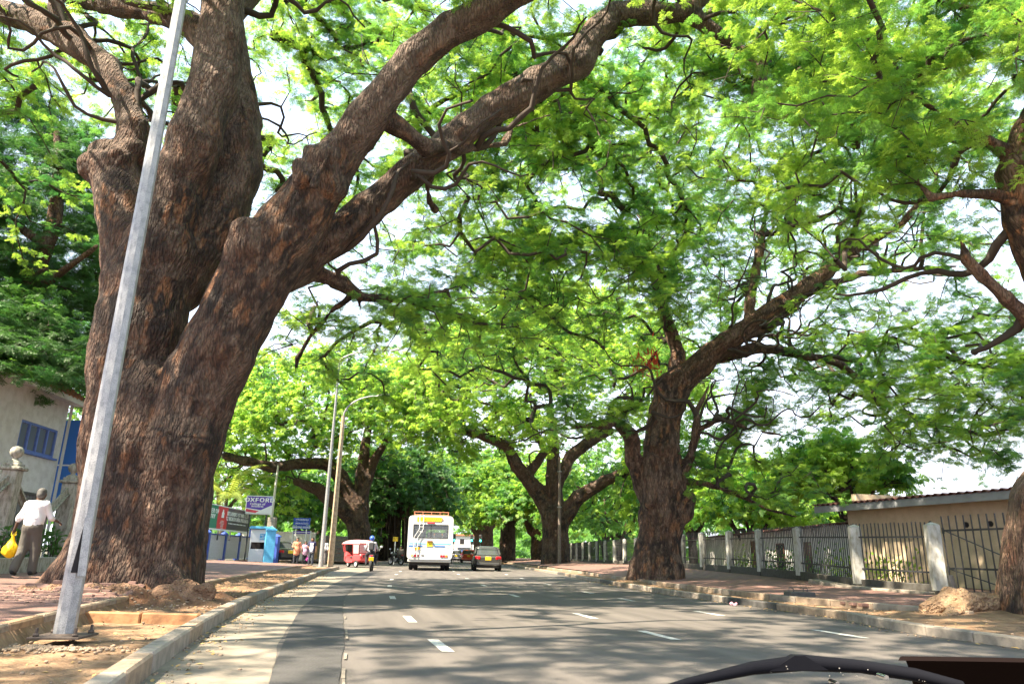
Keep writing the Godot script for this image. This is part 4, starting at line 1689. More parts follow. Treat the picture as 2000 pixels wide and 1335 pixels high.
func left_side(concrete: Material, soft: NoiseTexture2D, grain: NoiseTexture2D, bump: NoiseTexture2D) -> void:
	var streaky := tex(noise(FastNoiseLite.TYPE_SIMPLEX, 0.02, 4, 31), 512, [[0.15, 0.5, 0.49, 0.45], [0.45, 0.85, 0.84, 0.82], [0.75, 1, 1, 1]])
	var plaster := worn(mat("old_plaster", 0.46, 0.445, 0.39, 0.9), streaky, 0.9, grain, 1.5, bump, 0.4, 0.3)
	var white := worn(mat("white_plaster", 0.88, 0.85, 0.80, 0.85), soft, 0.4, grain, 2.0, bump, 0.2)
	var blue := worn(mat("blue_paint", 0.05, 0.10, 0.42, 0.5), soft, 0.8)
	var window_blue := worn(mat("window_blue", 0.12, 0.19, 0.50, 0.5), soft, 0.8)
	var sky_blue := worn(mat("sky_blue_paint", 0.10, 0.42, 0.72, 0.5), soft, 0.8)
	var tiles := worn(mat("roof_tile", 0.52, 0.20, 0.10, 0.85), soft, 1.0, grain, 2.0)
	tiles.vertex_color_use_as_albedo = true
	var dark := mat("dark_metal", 0.06, 0.06, 0.065, 0.5)
	var grey := worn(mat("grey_sheet", 0.22, 0.22, 0.23, 0.7), soft, 0.8)
	var glass := mat("window_glass", 0.16, 0.18, 0.18, 0.08)
	glass.metallic_specular = 0.8
	# boundary wall with swept top, piers and ball finials
	var wd := Vector3(-0.178, 0, -1).normalized()
	var o := Vector3(-12.3, 0.3, -18.0)
	var wall := thing("boundary_wall", "stained grey plaster wall with a swooping top behind the walking man", "wall", o)
	var wb := facing(wd)
	var prof := PackedVector2Array()
	for i in 29:
		var x := -7.2 + i * 0.4
		var f := fposmod(x, 3.6) / 3.6
		var dip := pow(sin(PI * f), 1.3)
		prof.append(Vector2(x, 2.2 - 0.86 * dip))
	var pts := PackedVector2Array([Vector2(-7.2, -0.4)])
	pts.append_array(prof)
	pts.append(Vector2(4.0, -0.4))
	pts.append(Vector2(2.25, -0.4))
	pts.append(Vector2(2.25, 1.42))
	pts.append(Vector2(1.25, 1.42))
	pts.append(Vector2(1.25, -0.4))
	var m := MB.new()
	m.plate(pts, Vector3.ZERO, wb, 0.2)
	part("wall_face", m, plaster, wall)
	m = MB.new()
	for i in prof.size() - 1:
		m.bar(wb * Vector3(prof[i].x, prof[i].y + 0.02, 0), wb * Vector3(prof[i + 1].x, prof[i + 1].y + 0.02, 0), 0.27, 0.05, 0.0, wb.z)
	part("coping", m, plaster, wall)
	m = MB.new()
	m.plate(PackedVector2Array([Vector2(1.26, -0.4), Vector2(2.24, -0.4), Vector2(2.24, 1.41), Vector2(1.26, 1.41)]), wb.z * -0.03, wb, 0.04)
	part("door", m, mat("grey_door", 0.19, 0.18, 0.17, 0.7), wall, "closed dark grey door")
	for x in [-3.6, 0.0, 3.6]:
		m = MB.new()
		m.box(wb * Vector3(x, 1.0, 0), Vector3(0.36, 2.85, 0.36), 0.02, wb)
		m.box(wb * Vector3(x, 2.46, 0), Vector3(0.5, 0.08, 0.5), 0.02, wb)
		m.box(wb * Vector3(x, 2.54, 0), Vector3(0.36, 0.09, 0.36), 0.02, wb)
		var pier := part("pier", m, plaster, wall)
		m = MB.new()
		m.lathe(wb * Vector3(x, 2.58, 0), [Vector2(0.17, 0), Vector2(0.16, 0.05), Vector2(0.07, 0.1), Vector2(0.06, 0.14), Vector2(0.12, 0.19), Vector2(0.155, 0.27), Vector2(0.15, 0.34), Vector2(0.1, 0.41), Vector2(0.0, 0.44)], 16)
		part("ball_finial", m, plaster, pier)
	# corrugated screen showing over the low part of the wall
	var screen := thing("sheet_screen", "dark corrugated sheet screen showing above the low point of the plaster wall", "screen", o + wb * Vector3(0.9, 0, -0.8))
	for i in 14:
		m = MB.new()
		m.box(wb * Vector3(i * 0.2, 1.0, 0), Vector3(0.17, 2.1, 0.03), 0.01, wb)
		part("sheet_strip", m, grey, screen)
	m = MB.new()
	m.box(wb * Vector3(1.3, 2.05, 0.03), Vector3(2.9, 0.07, 0.05), 0.0, wb)
	part("rail", m, dark, screen)
	# planter with dark plants at the wall's foot
	var pl := MB.new()
	pl.box(Vector3.ZERO, Vector3(4.6, 0.5, 0.12), 0.02, wb)
	pl.box(wb * Vector3(0, 0, -0.5), Vector3(4.6, 0.42, 0.1), 0.02, wb)
	var planter := single("planter", pl, plaster, "low grey concrete planter along the foot of the plaster wall", "planter")
	planter.position = o + wb * Vector3(0.2, 0.12, 0.75)
	for k in 4:
		var rng := RandomNumberGenerator.new()
		rng.seed = 400 + k
		m = MB.new()
		for i in 70:
			var d := Vector3(rng.randf_range(-1, 1), rng.randf_range(0.2, 1.4), rng.randf_range(-1, 1)).normalized()
			var p := Vector3(rng.randf_range(-0.25, 0.25), rng.randf_range(0.0, 0.75), rng.randf_range(-0.2, 0.2))
			var l := rng.randf_range(0.16, 0.3)
			var sd := d.cross(Vector3(rng.randf() - 0.5, 1, rng.randf() - 0.5)).normalized() * l * 0.2
			var up := sd.cross(d).normalized()
			var tip := p + d * l - Vector3(0, l * 0.25, 0)
			m.quad(p, p + d * l * 0.5 + sd, tip, p + d * l * 0.5 - sd, up)
		var lb: String = ["dark leafed plant in the planter at the left picture edge", "dark leafed plant in the planter just behind the walking man", "dark leafed plant right of the walking man by the grey door", "dark leafed plant in the planter nearest the tree roots"][k]
		var bush := thing("potted_shrub", lb, "shrub", o + wb * Vector3(-1.0 + k * 0.95, 0.25, 0.5), 0.0, "plants at the foot of the plaster wall")
		part("leaves", m, mats["leaf_shade"], bush).set_meta("kind", "stuff")
		m = MB.new()
		for i in 3:
			m.rod(Vector3(0.05 * (i - 1), 0, 0), Vector3(0.14 * (i - 1), 0.6, 0.05 * i), 0.014, 5)
		part("stem", m, mats["twig_bark"], bush)
	# white house with the blue window
	var house := thing("house", "white house with blue framed window and red tiled roof on the left", "house", Vector3(-15.6, 0.2, -23.0))
	var hd := Vector3(-0.1, 0, -1).normalized()
	var hb := facing(hd)
	m = MB.new()
	var hp := PackedVector2Array([Vector2(-9, 0), Vector2(2.4, 0), Vector2(2.4, 5.7), Vector2(-9, 5.7)])
	var w0 := Vector2(-0.3, 3.64)
	var w1 := Vector2(2.0, 4.6)
	for q in [[-9.0, w0.x, 0.0, 5.7], [w1.x, 2.4, 0.0, 5.7], [w0.x, w1.x, 0.0, w0.y], [w0.x, w1.x, w1.y, 5.7]]:
		m.box(hb * Vector3((q[0] + q[1]) / 2, (q[2] + q[3]) / 2, -0.15), Vector3(q[1] - q[0], q[3] - q[2], 0.3), 0.0, hb)
	m.box(hb * Vector3(2.25, 2.85, -4.3), Vector3(0.3, 5.7, 8.0), 0.0, hb)
	m.box(hb * Vector3(-3.3, 2.85, -8.6), Vector3(11.4, 5.7, 0.3), 0.0, hb)
	part("wall", m, white, house)
	var win := Node3D.new()
	win.name = "window"
	house.add_child(win, true)
	m = MB.new()
	for i in 5:
		m.box(hb * Vector3(lerpf(w0.x, w1.x, i / 4.0) + (0.03 if i == 0 else (-0.03 if i == 4 else 0.0)), (w0.y + w1.y) / 2, -0.06), Vector3(0.09, w1.y - w0.y - 0.01, 0.1), 0.01, hb)
	for y in [w0.y + 0.04, w1.y - 0.04]:
		m.box(hb * Vector3((w0.x + w1.x) / 2, y, -0.06), Vector3(w1.x - w0.x - 0.1, 0.08, 0.09), 0.01, hb)
	part("frame", m, window_blue, win)
	for i in 4:
		m = MB.new()
		m.box(hb * Vector3(lerpf(w0.x, w1.x, (i + 0.5) / 4.0), (w0.y + w1.y) / 2, -0.08), Vector3((w1.x - w0.x) / 4 - 0.11, w1.y - w0.y - 0.18, 0.015), 0.0, hb)
		part("pane", m, glass, win)
	m = MB.new()
	m.box(hb * Vector3((w0.x + w1.x) / 2, w0.y - 0.04, 0.04), Vector3(w1.x - w0.x + 0.2, 0.07, 0.14), 0.01, hb)
	part("sill", m, window_blue, win)
	var roof := part("roof", tiled(hb * Vector3(-9.5, 5.62, 0.75), hb * Vector3(12.6, 0, 0), hb * Vector3(0, 2.7, -4.8), 44, 15), tiles, house)
	roof.set_meta("kind", "stuff")
	m = MB.new()
	m.box(hb * Vector3(-3.2, 5.56, 0.72), Vector3(12.6, 0.18, 0.03), 0.0, hb)
	m.box(hb * Vector3(-3.2, 5.66, 0.25), Vector3(12.4, 0.04, 0.9), 0.0, hb)
	part("eave_board", m, white, house)
	m = MB.new()
	m.rod(hb * Vector3(2.52, 0, 0.05), hb * Vector3(2.52, 5.6, 0.05), 0.05, 8)
	part("downpipe", m, mat("pale_grey_pipe", 0.55, 0.55, 0.54, 0.5), house)
	# blue board with a white letter
	var bd := thing("blue_signboard", "tall blue signboard with white outline and letter beside the white house", "sign", Vector3(-15.35, 0.2, -26.3))
	m = MB.new()
	m.box(Vector3(0.1, 3.6, 0), Vector3(2.3, 3.2, 0.08), 0.01)
	part("board", m, mat("sign_blue", 0.03, 0.17, 0.62, 0.45), bd)
	m = MB.new()
	m.box(Vector3(0.1, 3.55, 0.045), Vector3(2.3, 0.05, 0.012), 0.0)
	m.bar(Vector3(-0.35, 3.75, 0.045), Vector3(0.05, 4.5, 0.045), 0.05, 0.012)
	m.bar(Vector3(0.05, 4.5, 0.045), Vector3(0.45, 3.75, 0.045), 0.05, 0.012)
	part("white_line", m, mat("white_letter", 0.8, 0.8, 0.8, 0.5), bd)
	words("lettering", "B", 0.32, Vector3(0.05, 3.95, 0.05), Basis(), mat("white_letter"), bd)
	m = MB.new()
	for x in [-0.8, 1.0]:
		m.rod(Vector3(x, 0, -0.08), Vector3(x, 4.8, -0.08), 0.04)
	part("post", m, dark, bd)

	# blue and white school wall
	var a := Vector3(-18.6, 0.26, -40.0)
	var b := Vector3(-21.4, 0.3, -62.0)
	var sw := thing("school_wall", "white brick wall with blue pillars and blue coping beyond the big tree", "wall", a)
	var sb := facing(b - a)
	var brickw := worn(mat("white_brick", 0.70, 0.68, 0.72, 0.8), soft, 0.8, grain, 2.0, bump, 0.5)
	var len := (b - a).length()
	for i in 5:
		var x0 := len * i / 5.0
		m = MB.new()
		m.box(sb * Vector3(x0 + len / 10.0, 0.8, 0), Vector3(len / 5.0 - 0.36, 1.6, 0.18), 0.0, sb)
		part("wall_panel", m, brickw, sw)
		m = MB.new()
		m.box(sb * Vector3(x0 + len / 10.0, 1.64, 0), Vector3(len / 5.0 - 0.36, 0.09, 0.3), 0.01, sb)
		part("coping", m, blue, sw)
	for i in 6:
		m = MB.new()
		var tall := 2.5 if i == 5 else 1.8
		var x := len * i / 5.0
		m.box(sb * Vector3(x, tall / 2 - 0.1, 0), Vector3(0.36, tall, 0.36), 0.01, sb)
		m.lathe(sb * Vector3(x, tall - 0.1, 0), [Vector2(0.3, 0), Vector2(0.3, 0.05), Vector2(0.0, 0.22)], 4, sb * Basis(Vector3.UP, PI / 4))
		part("pillar", m, blue, sw)
	# billboard above the wall: green, red and grey panels
	var ba := Vector3(-19.1, 2.28, -43.5)
	var bb := Vector3(-20.1, 2.28, -57.2)
	var bl := bb - ba
	var fb := facing(bl)
	var board := thing("billboard", "long green, red and grey billboard raised above the school wall", "billboard", ba)
	var bh := 1.46
	var white_l := mat("white_letter", 0.8, 0.8, 0.8, 0.5)
	var cols := [mat("billboard_green", 0.02, 0.20, 0.11, 0.4), mat("billboard_red", 0.60, 0.035, 0.04, 0.4), mat("billboard_grey", 0.075, 0.07, 0.075, 0.4)]
	var cuts := [0.0, 0.44, 0.60, 1.0]
	for i in 3:
		m = MB.new()
		var x0: float = cuts[i] * bl.length()
		var x1: float = cuts[i + 1] * bl.length()
		m.box(fb * Vector3((x0 + x1) / 2, bh / 2, 0), Vector3(x1 - x0 - 0.004, bh, 0.06), 0.0, fb)
		part(["green_panel", "red_panel", "grey_panel"][i], m, cols[i], board)
	m = MB.new()
	m.box(fb * Vector3(bl.length() / 2, bh + 0.03, 0), Vector3(bl.length(), 0.06, 0.1), 0.0, fb)
	m.box(fb * Vector3(bl.length() / 2, -0.06, 0), Vector3(bl.length(), 0.1, 0.08), 0.0, fb)
	part("frame", m, mat("white_metal", 0.75, 0.75, 0.75, 0.4), board)
	var L := bl.length()
	words("lettering", "LARGEST NUMBER OF", 0.27, fb * Vector3(L * 0.235, 1.1, 0.034), fb, white_l, board, 1.55)
	words("lettering", "IN THE COUNTRY", 0.27, fb * Vector3(L * 0.235, 0.75, 0.034), fb, white_l, board, 1.5)
	words("lettering", "SRI LANKA'S 1ST AND OLDEST", 0.27, fb * Vector3(L * 0.80, 1.08, 0.034), fb, white_l, board, 1.12)
	words("lettering", "12 MONTH MBA PROGRAM", 0.27, fb * Vector3(L * 0.79, 0.74, 0.034), fb, white_l, board, 1.2)
	for i in 26:
		m = MB.new()
		m.box(fb * Vector3(L * 0.63 + i * 0.17, 0.42 + 0.012 * sin(i * 3.0), 0.034), Vector3(0.1 + 0.04 * sin(i * 5.0), 0.07, 0.008), 0.0, fb)
		part("small_print", m, white_l, board)
	for i in 9:
		m = MB.new()
		m.box(fb * Vector3(L * 0.52 + 0.02 * sin(i), 0.52 - i * 0.045 * (1 + i % 2), 0.034), Vector3(0.7 + 0.2 * sin(i * 2.0), 0.03, 0.008), 0.0, fb)
		part("small_print", m, white_l, board)
	m = MB.new()
	m.plate(PackedVector2Array([Vector2(-0.28, 0.74), Vector2(0.28, 0.74), Vector2(0.22, 0.95), Vector2(0.3, 1.0), Vector2(0.12, 1.16), Vector2(0.1, 1.3), Vector2(0, 1.2), Vector2(-0.1, 1.3), Vector2(-0.12, 1.16), Vector2(-0.3, 1.0), Vector2(-0.22, 0.95)]), fb * Vector3(L * 0.52, 0, 0.036), fb, 0.012)
	part("crest", m, white_l, board)
	for i in 5:
		m = MB.new()
		m.bar(fb * Vector3(L * (0.1 + 0.2 * i), -0.75, -0.06), fb * Vector3(L * (0.1 + 0.2 * i), 1.0, -0.06), 0.09, 0.06)
		part("post", m, dark, board)
	# college sign
	var ox := thing("college_sign", "purple OXFORD college sign standing above the school gate", "sign", Vector3(-19.0, 0.2, -56.0))
	m = MB.new()
	var sx := Basis(Vector3.UP, 0.25)
	m.box(sx * Vector3(0, 4.02, 0), Vector3(1.95, 1.4, 0.22), 0.05, sx)
	part("sign_box", m, mat("white_metal"), ox)
	m = MB.new()
	m.plate(PackedVector2Array([Vector2(-0.92, -0.22), Vector2(-0.92, 0.64), Vector2(0.5, 0.64), Vector2(0.92, 0.3), Vector2(0.92, 0.02), Vector2(0.15, -0.36)]), sx * Vector3(0, 4.02, 0.113), sx, 0.006)
	part("purple_panel", m, mat("sign_purple", 0.10, 0.045, 0.36, 0.35), ox)
	m = MB.new()
	m.plate(PackedVector2Array([Vector2(0.5, 0.64), Vector2(0.92, 0.64), Vector2(0.92, 0.31)]), sx * Vector3(0, 4.02, 0.114), sx, 0.006)
	part("violet_corner", m, mat("sign_violet", 0.22, 0.20, 0.60, 0.35), ox)
	m = MB.new()
	m.plate(PackedVector2Array([Vector2(-0.92, -0.28), Vector2(0.02, -0.43), Vector2(-0.22, -0.58), Vector2(-0.92, -0.5)]), sx * Vector3(0, 4.02, 0.113), sx, 0.006)
	m.bar(sx * Vector3(-0.62, 3.86, 0.118), sx * Vector3(-0.45, 4.06, 0.118), 0.05, 0.006)
	part("red_band", m, mat("sign_red", 0.55, 0.06, 0.10, 0.35), ox)
	words("lettering", "OXFORD", 0.3, sx * Vector3(0.0, 4.4, 0.122), sx, white_l, ox, 1.3)
	words("lettering", "College of", 0.15, sx * Vector3(-0.12, 4.1, 0.122), sx, white_l, ox, 1.1)
	words("lettering", "BUSINESS", 0.12, sx * Vector3(-0.12, 3.92, 0.122), sx, white_l, ox, 1.1)
	for x in [-0.6, 0.6]:
		m = MB.new()
		m.rod(sx * Vector3(x, 0, -0.05), sx * Vector3(x, 3.4, -0.05), 0.06)
		part("post", m, dark, ox)
	m = MB.new()
	m.box(Vector3(-17.3, 1.75, -54.2), Vector3(0.55, 3.0, 0.5), 0.02)
	single("concrete_pillar", m, concrete, "square grey concrete pillar right of the college sign", "pillar")
	m = MB.new()
	m.rod(Vector3(-19.3, 0.1, -60), Vector3(-19.18, 7.7, -60), 0.13, 10, 0.08)
	single("concrete_post", m, mat("white_concrete", 0.62, 0.60, 0.56, 0.8), "pale bare concrete post rising behind the college sign", "post")
	# guard booth
	var gb := thing("guard_booth", "white guard booth with bright blue beam beside the school gate", "booth", Vector3(-17.3, 0.18, -52.0), 0.35)
	m = MB.new()
	for x in [-0.62, 0.62]:
		m.box(Vector3(x, 1.1, 0), Vector3(0.08, 2.2, 0.1), 0.0)
	m.box(Vector3(0, 1.1, -1.0), Vector3(1.3, 2.2, 0.06), 0.0)
	part("frame", m, mat("white_metal"), gb)
	m = MB.new()
	m.box(Vector3(0, 2.27, -0.45), Vector3(1.5, 0.16, 1.3), 0.02)
	part("roof_beam", m, sky_blue, gb)
	m = MB.new()
	m.box(Vector3(0, 1.72, 0.02), Vector3(1.16, 0.86, 0.04), 0.0)
	part("upper_panel", m, mat("white_metal"), gb)
	for i in 9:
		m = MB.new()
		m.box(Vector3(-0.51 + i * 0.128, 0.42, 0.02 + 0.012 * (i % 2)), Vector3(0.122, 0.84, 0.03), 0.0)
		part("plank", m, mat("white_metal"), gb)
	m = MB.new()
	m.box(Vector3(0, 1.06, -0.25), Vector3(1.14, 0.55, 0.04), 0.0)
	part("gap_shade_panel", m, mat("painted_cavity_shade", 0.012, 0.01, 0.012, 0.9), gb)  # panel put behind the open gap, its colour standing for the shade inside
	m = MB.new()
	m.box(Vector3(0.22, 1.66, 0.046), Vector3(0.52, 0.42, 0.01), 0.0)
	var notice := part("notice", m, sky_blue, gb, "blue notice on the white panel")
	m = MB.new()
	for i in 3:
		m.box(Vector3(0.1 + 0.12 * (i % 2), 1.78 - i * 0.12, 0.054), Vector3(0.2 + 0.05 * i, 0.04, 0.005), 0.0)
	part("notice_print", m, white_l, notice)
	m = MB.new()
	m.box(Vector3(-15.65, 1.15, -49), Vector3(0.62, 2.1, 0.62), 0.02, Basis(Vector3.UP, 0.4))
	m.lathe(Vector3(-15.65, 2.2, -49), [Vector2(0.5, 0), Vector2(0.5, 0.05), Vector2(0.0, 0.3)], 4, Basis(Vector3.UP, 0.4 + PI / 4))
	single("gate_pillar", m, sky_blue, "bright sky blue gate pillar beside the parked black car", "pillar")
	m = MB.new()
	m.box(Vector3(-16.15, 0.95, -52), Vector3(0.36, 1.8, 0.5), 0.02)
	m.lathe(Vector3(-16.15, 1.85, -52.0), [Vector2(0.36, 0), Vector2(0.36, 0.05), Vector2(0.0, 0.2)], 4, Basis(Vector3.UP, PI / 4))
	single("short_blue_wall", m, blue, "short dark blue wall end behind the sky blue pillar", "wall")
	# pale walls behind the women
	m = MB.new()
	m.bar(Vector3(-24, 1.2, -66), Vector3(-17.2, 1.2, -66.5), 0.25, 2.5, 0.0)
	m.bar(Vector3(-24, 2.5, -66), Vector3(-17.2, 2.5, -66.5), 0.4, 0.12, 0.0)
	single("white_yard_wall", m, white, "bright white wall behind the group of three women", "wall")
	m = MB.new()
	for i in 6:
		m.bar(Vector3(-17.0, 0.25 + i * 0.38, -67), Vector3(-14.6, 0.25 + i * 0.38, -70.5), 0.12, 0.36, 0.02)
	single("grey_plank_wall", m, concrete, "grey precast wall of horizontal boards behind the lamp posts", "wall")
	m = MB.new()
	m.bar(Vector3(-22, 1.1, -82), Vector3(-14.5, 1.1, -86), 0.25, 2.3, 0.0)
	single("yellow_yard_wall", m, worn(mat("yellow_plaster", 0.60, 0.46, 0.26, 0.9), soft, 0.5), "weathered yellow wall behind the person in red", "wall")
	# purple hoarding
	var ph := thing("purple_hoarding", "low purple and white banner frame below the blue street name sign", "banner", Vector3(-16.75, 0.2, -60.3))
	m = MB.new()
	m.box(Vector3(0, 2.2, 0), Vector3(1.5, 0.24, 0.06), 0.0)
	part("banner", m, mat("sign_purple"), ph)
	m = MB.new()
	m.box(Vector3(0, 2.2, 0.034), Vector3(1.3, 0.05, 0.006), 0.0)
	part("white_line", m, white_l, ph)
	for x in [-0.72, 0.72]:
		m = MB.new()
		m.rod(Vector3(x, 0, 0), Vector3(x, 2.3, 0), 0.05)
		part("post", m, mat("white_metal"), ph)
	# street name sign
	var ss := thing("street_name_sign", "blue three line street name sign on two white posts", "sign", Vector3(-16.75, 0.2, -60.0), 0.1)
	for i in 3:
		m = MB.new()
		m.box(Vector3(0, 3.18 - i * 0.3, 0), Vector3(1.34, 0.27, 0.04), 0.01)
		var p := part("name_plate", m, mat("sign_blue_deep", 0.03, 0.08, 0.42, 0.4), ss)
		m = MB.new()
		if i < 2:
			for k in 8:
				var x := -0.45 + k * 0.13
				m.lathe(Vector3(x, 3.17 - i * 0.3, 0.024), [Vector2(0.028, 0), Vector2(0.046, 0.0), Vector2(0.046, 0.006), Vector2(0.028, 0.006)], 8, Basis(Vector3.RIGHT, PI / 2))
				m.box(Vector3(x + 0.045, 3.19 - i * 0.3, 0.026), Vector3(0.018, 0.1, 0.006), 0.0)
			part("script", m, white_l, p)
		else:
			words("lettering", "QUEENS ROAD", 0.15, Vector3(0, 2.58, 0.024), Basis(), white_l, p)
	for x in [-0.42, 0.42]:
		m = MB.new()
		m.rod(Vector3(x, 0, -0.04), Vector3(x, 3.3, -0.04), 0.045)
		part("post", m, mat("white_metal"), ss)
	# young coconut palm
	var palm := thing("coconut_palm", "young coconut palm with bright arching fronds behind the billboard", "palm", Vector3(-21.3, 0.2, -55.0))
	m = MB.new()
	m.tube(PackedVector3Array([Vector3(0, 0, 0), Vector3(0.1, 2.2, 0), Vector3(0.15, 4.4, 0)]), PackedFloat32Array([0.24, 0.17, 0.12]), 10)
	part("trunk", m, mats["twig_bark"], palm)
	var fr := leaf("palm_leaf", 0.14, 0.19, 0.04, Color(0.42, 0.5, 0.08))
	for k in 12:
		m = MB.new()
		var yaw := k * 2.4
		var rise := 1.25 - 0.95 * (k % 4) / 3.0
		var fl := 4.2 + 0.4 * sin(k * 3.0)
		var dirh := Vector3(cos(yaw), 0, sin(yaw))
		var prev := Vector3(0.15, 4.4, 0)
		for s in 26:
			var u := (s + 1) / 26.0
			var ang := rise - u * u * 1.5
			var step := (dirh * cos(ang) + Vector3.UP * sin(ang)) * (fl / 26.0)
			var p := prev + step
			m.bar(prev, p, 0.03, 0.02)
			var sd := dirh.cross(Vector3.UP)
			var ll := 0.75 * sin(PI * (0.12 + 0.86 * u))
			for z in [-1.0, 1.0]:
				var tip: Vector3 = p + (sd * z + step.normalized() * 0.7 + Vector3(0, -0.55, 0)).normalized() * ll
				m.quad(p, p + step * 0.8, tip, tip - step * 0.1)
			prev = p
		part("frond", m, fr, palm)

func lamp_arm(pole: Node3D, top: Vector3, tip: Vector3, m1: Material, m2: Material) -> void:
	var m := MB.new()
	var pts := PackedVector3Array()
	var rad := PackedFloat32Array()
	for i in 9:
		var u := i / 8.0
		var p := top.lerp(tip, u)
		p.y = top.y + (tip.y - top.y) * sin(u * PI / 2)
		p.x = top.x + (tip.x - top.x) * (1.0 - cos(u * PI / 2))
		p.z = top.z + (tip.z - top.z) * (1.0 - cos(u * PI / 2))
		pts.append(p)
		rad.append(lerpf(0.055, 0.035, u))
	m.tube(pts, rad, 8)
	part("arm", m, m1, pole)
	m = MB.new()
	var d := (tip - top)
	d.y = 0.18 * Vector2(d.x, d.z).length()
	d = d.normalized()
	var rings := []
	for i in 7:
		var u := i / 6.0
		var w := 0.13 * sin(PI * (0.12 + 0.76 * u))
		var ring := []
		for k in 10:
			var a := TAU * k / 10
			ring.append(tip + d * (u * 0.85 - 0.1) + d.cross(Vector3.UP).normalized() * cos(a) * w + Vector3.UP * sin(a) * w * 0.5)
		rings.append(ring)
	m.loft(rings)
	part("lamp_head", m, m2, pole)

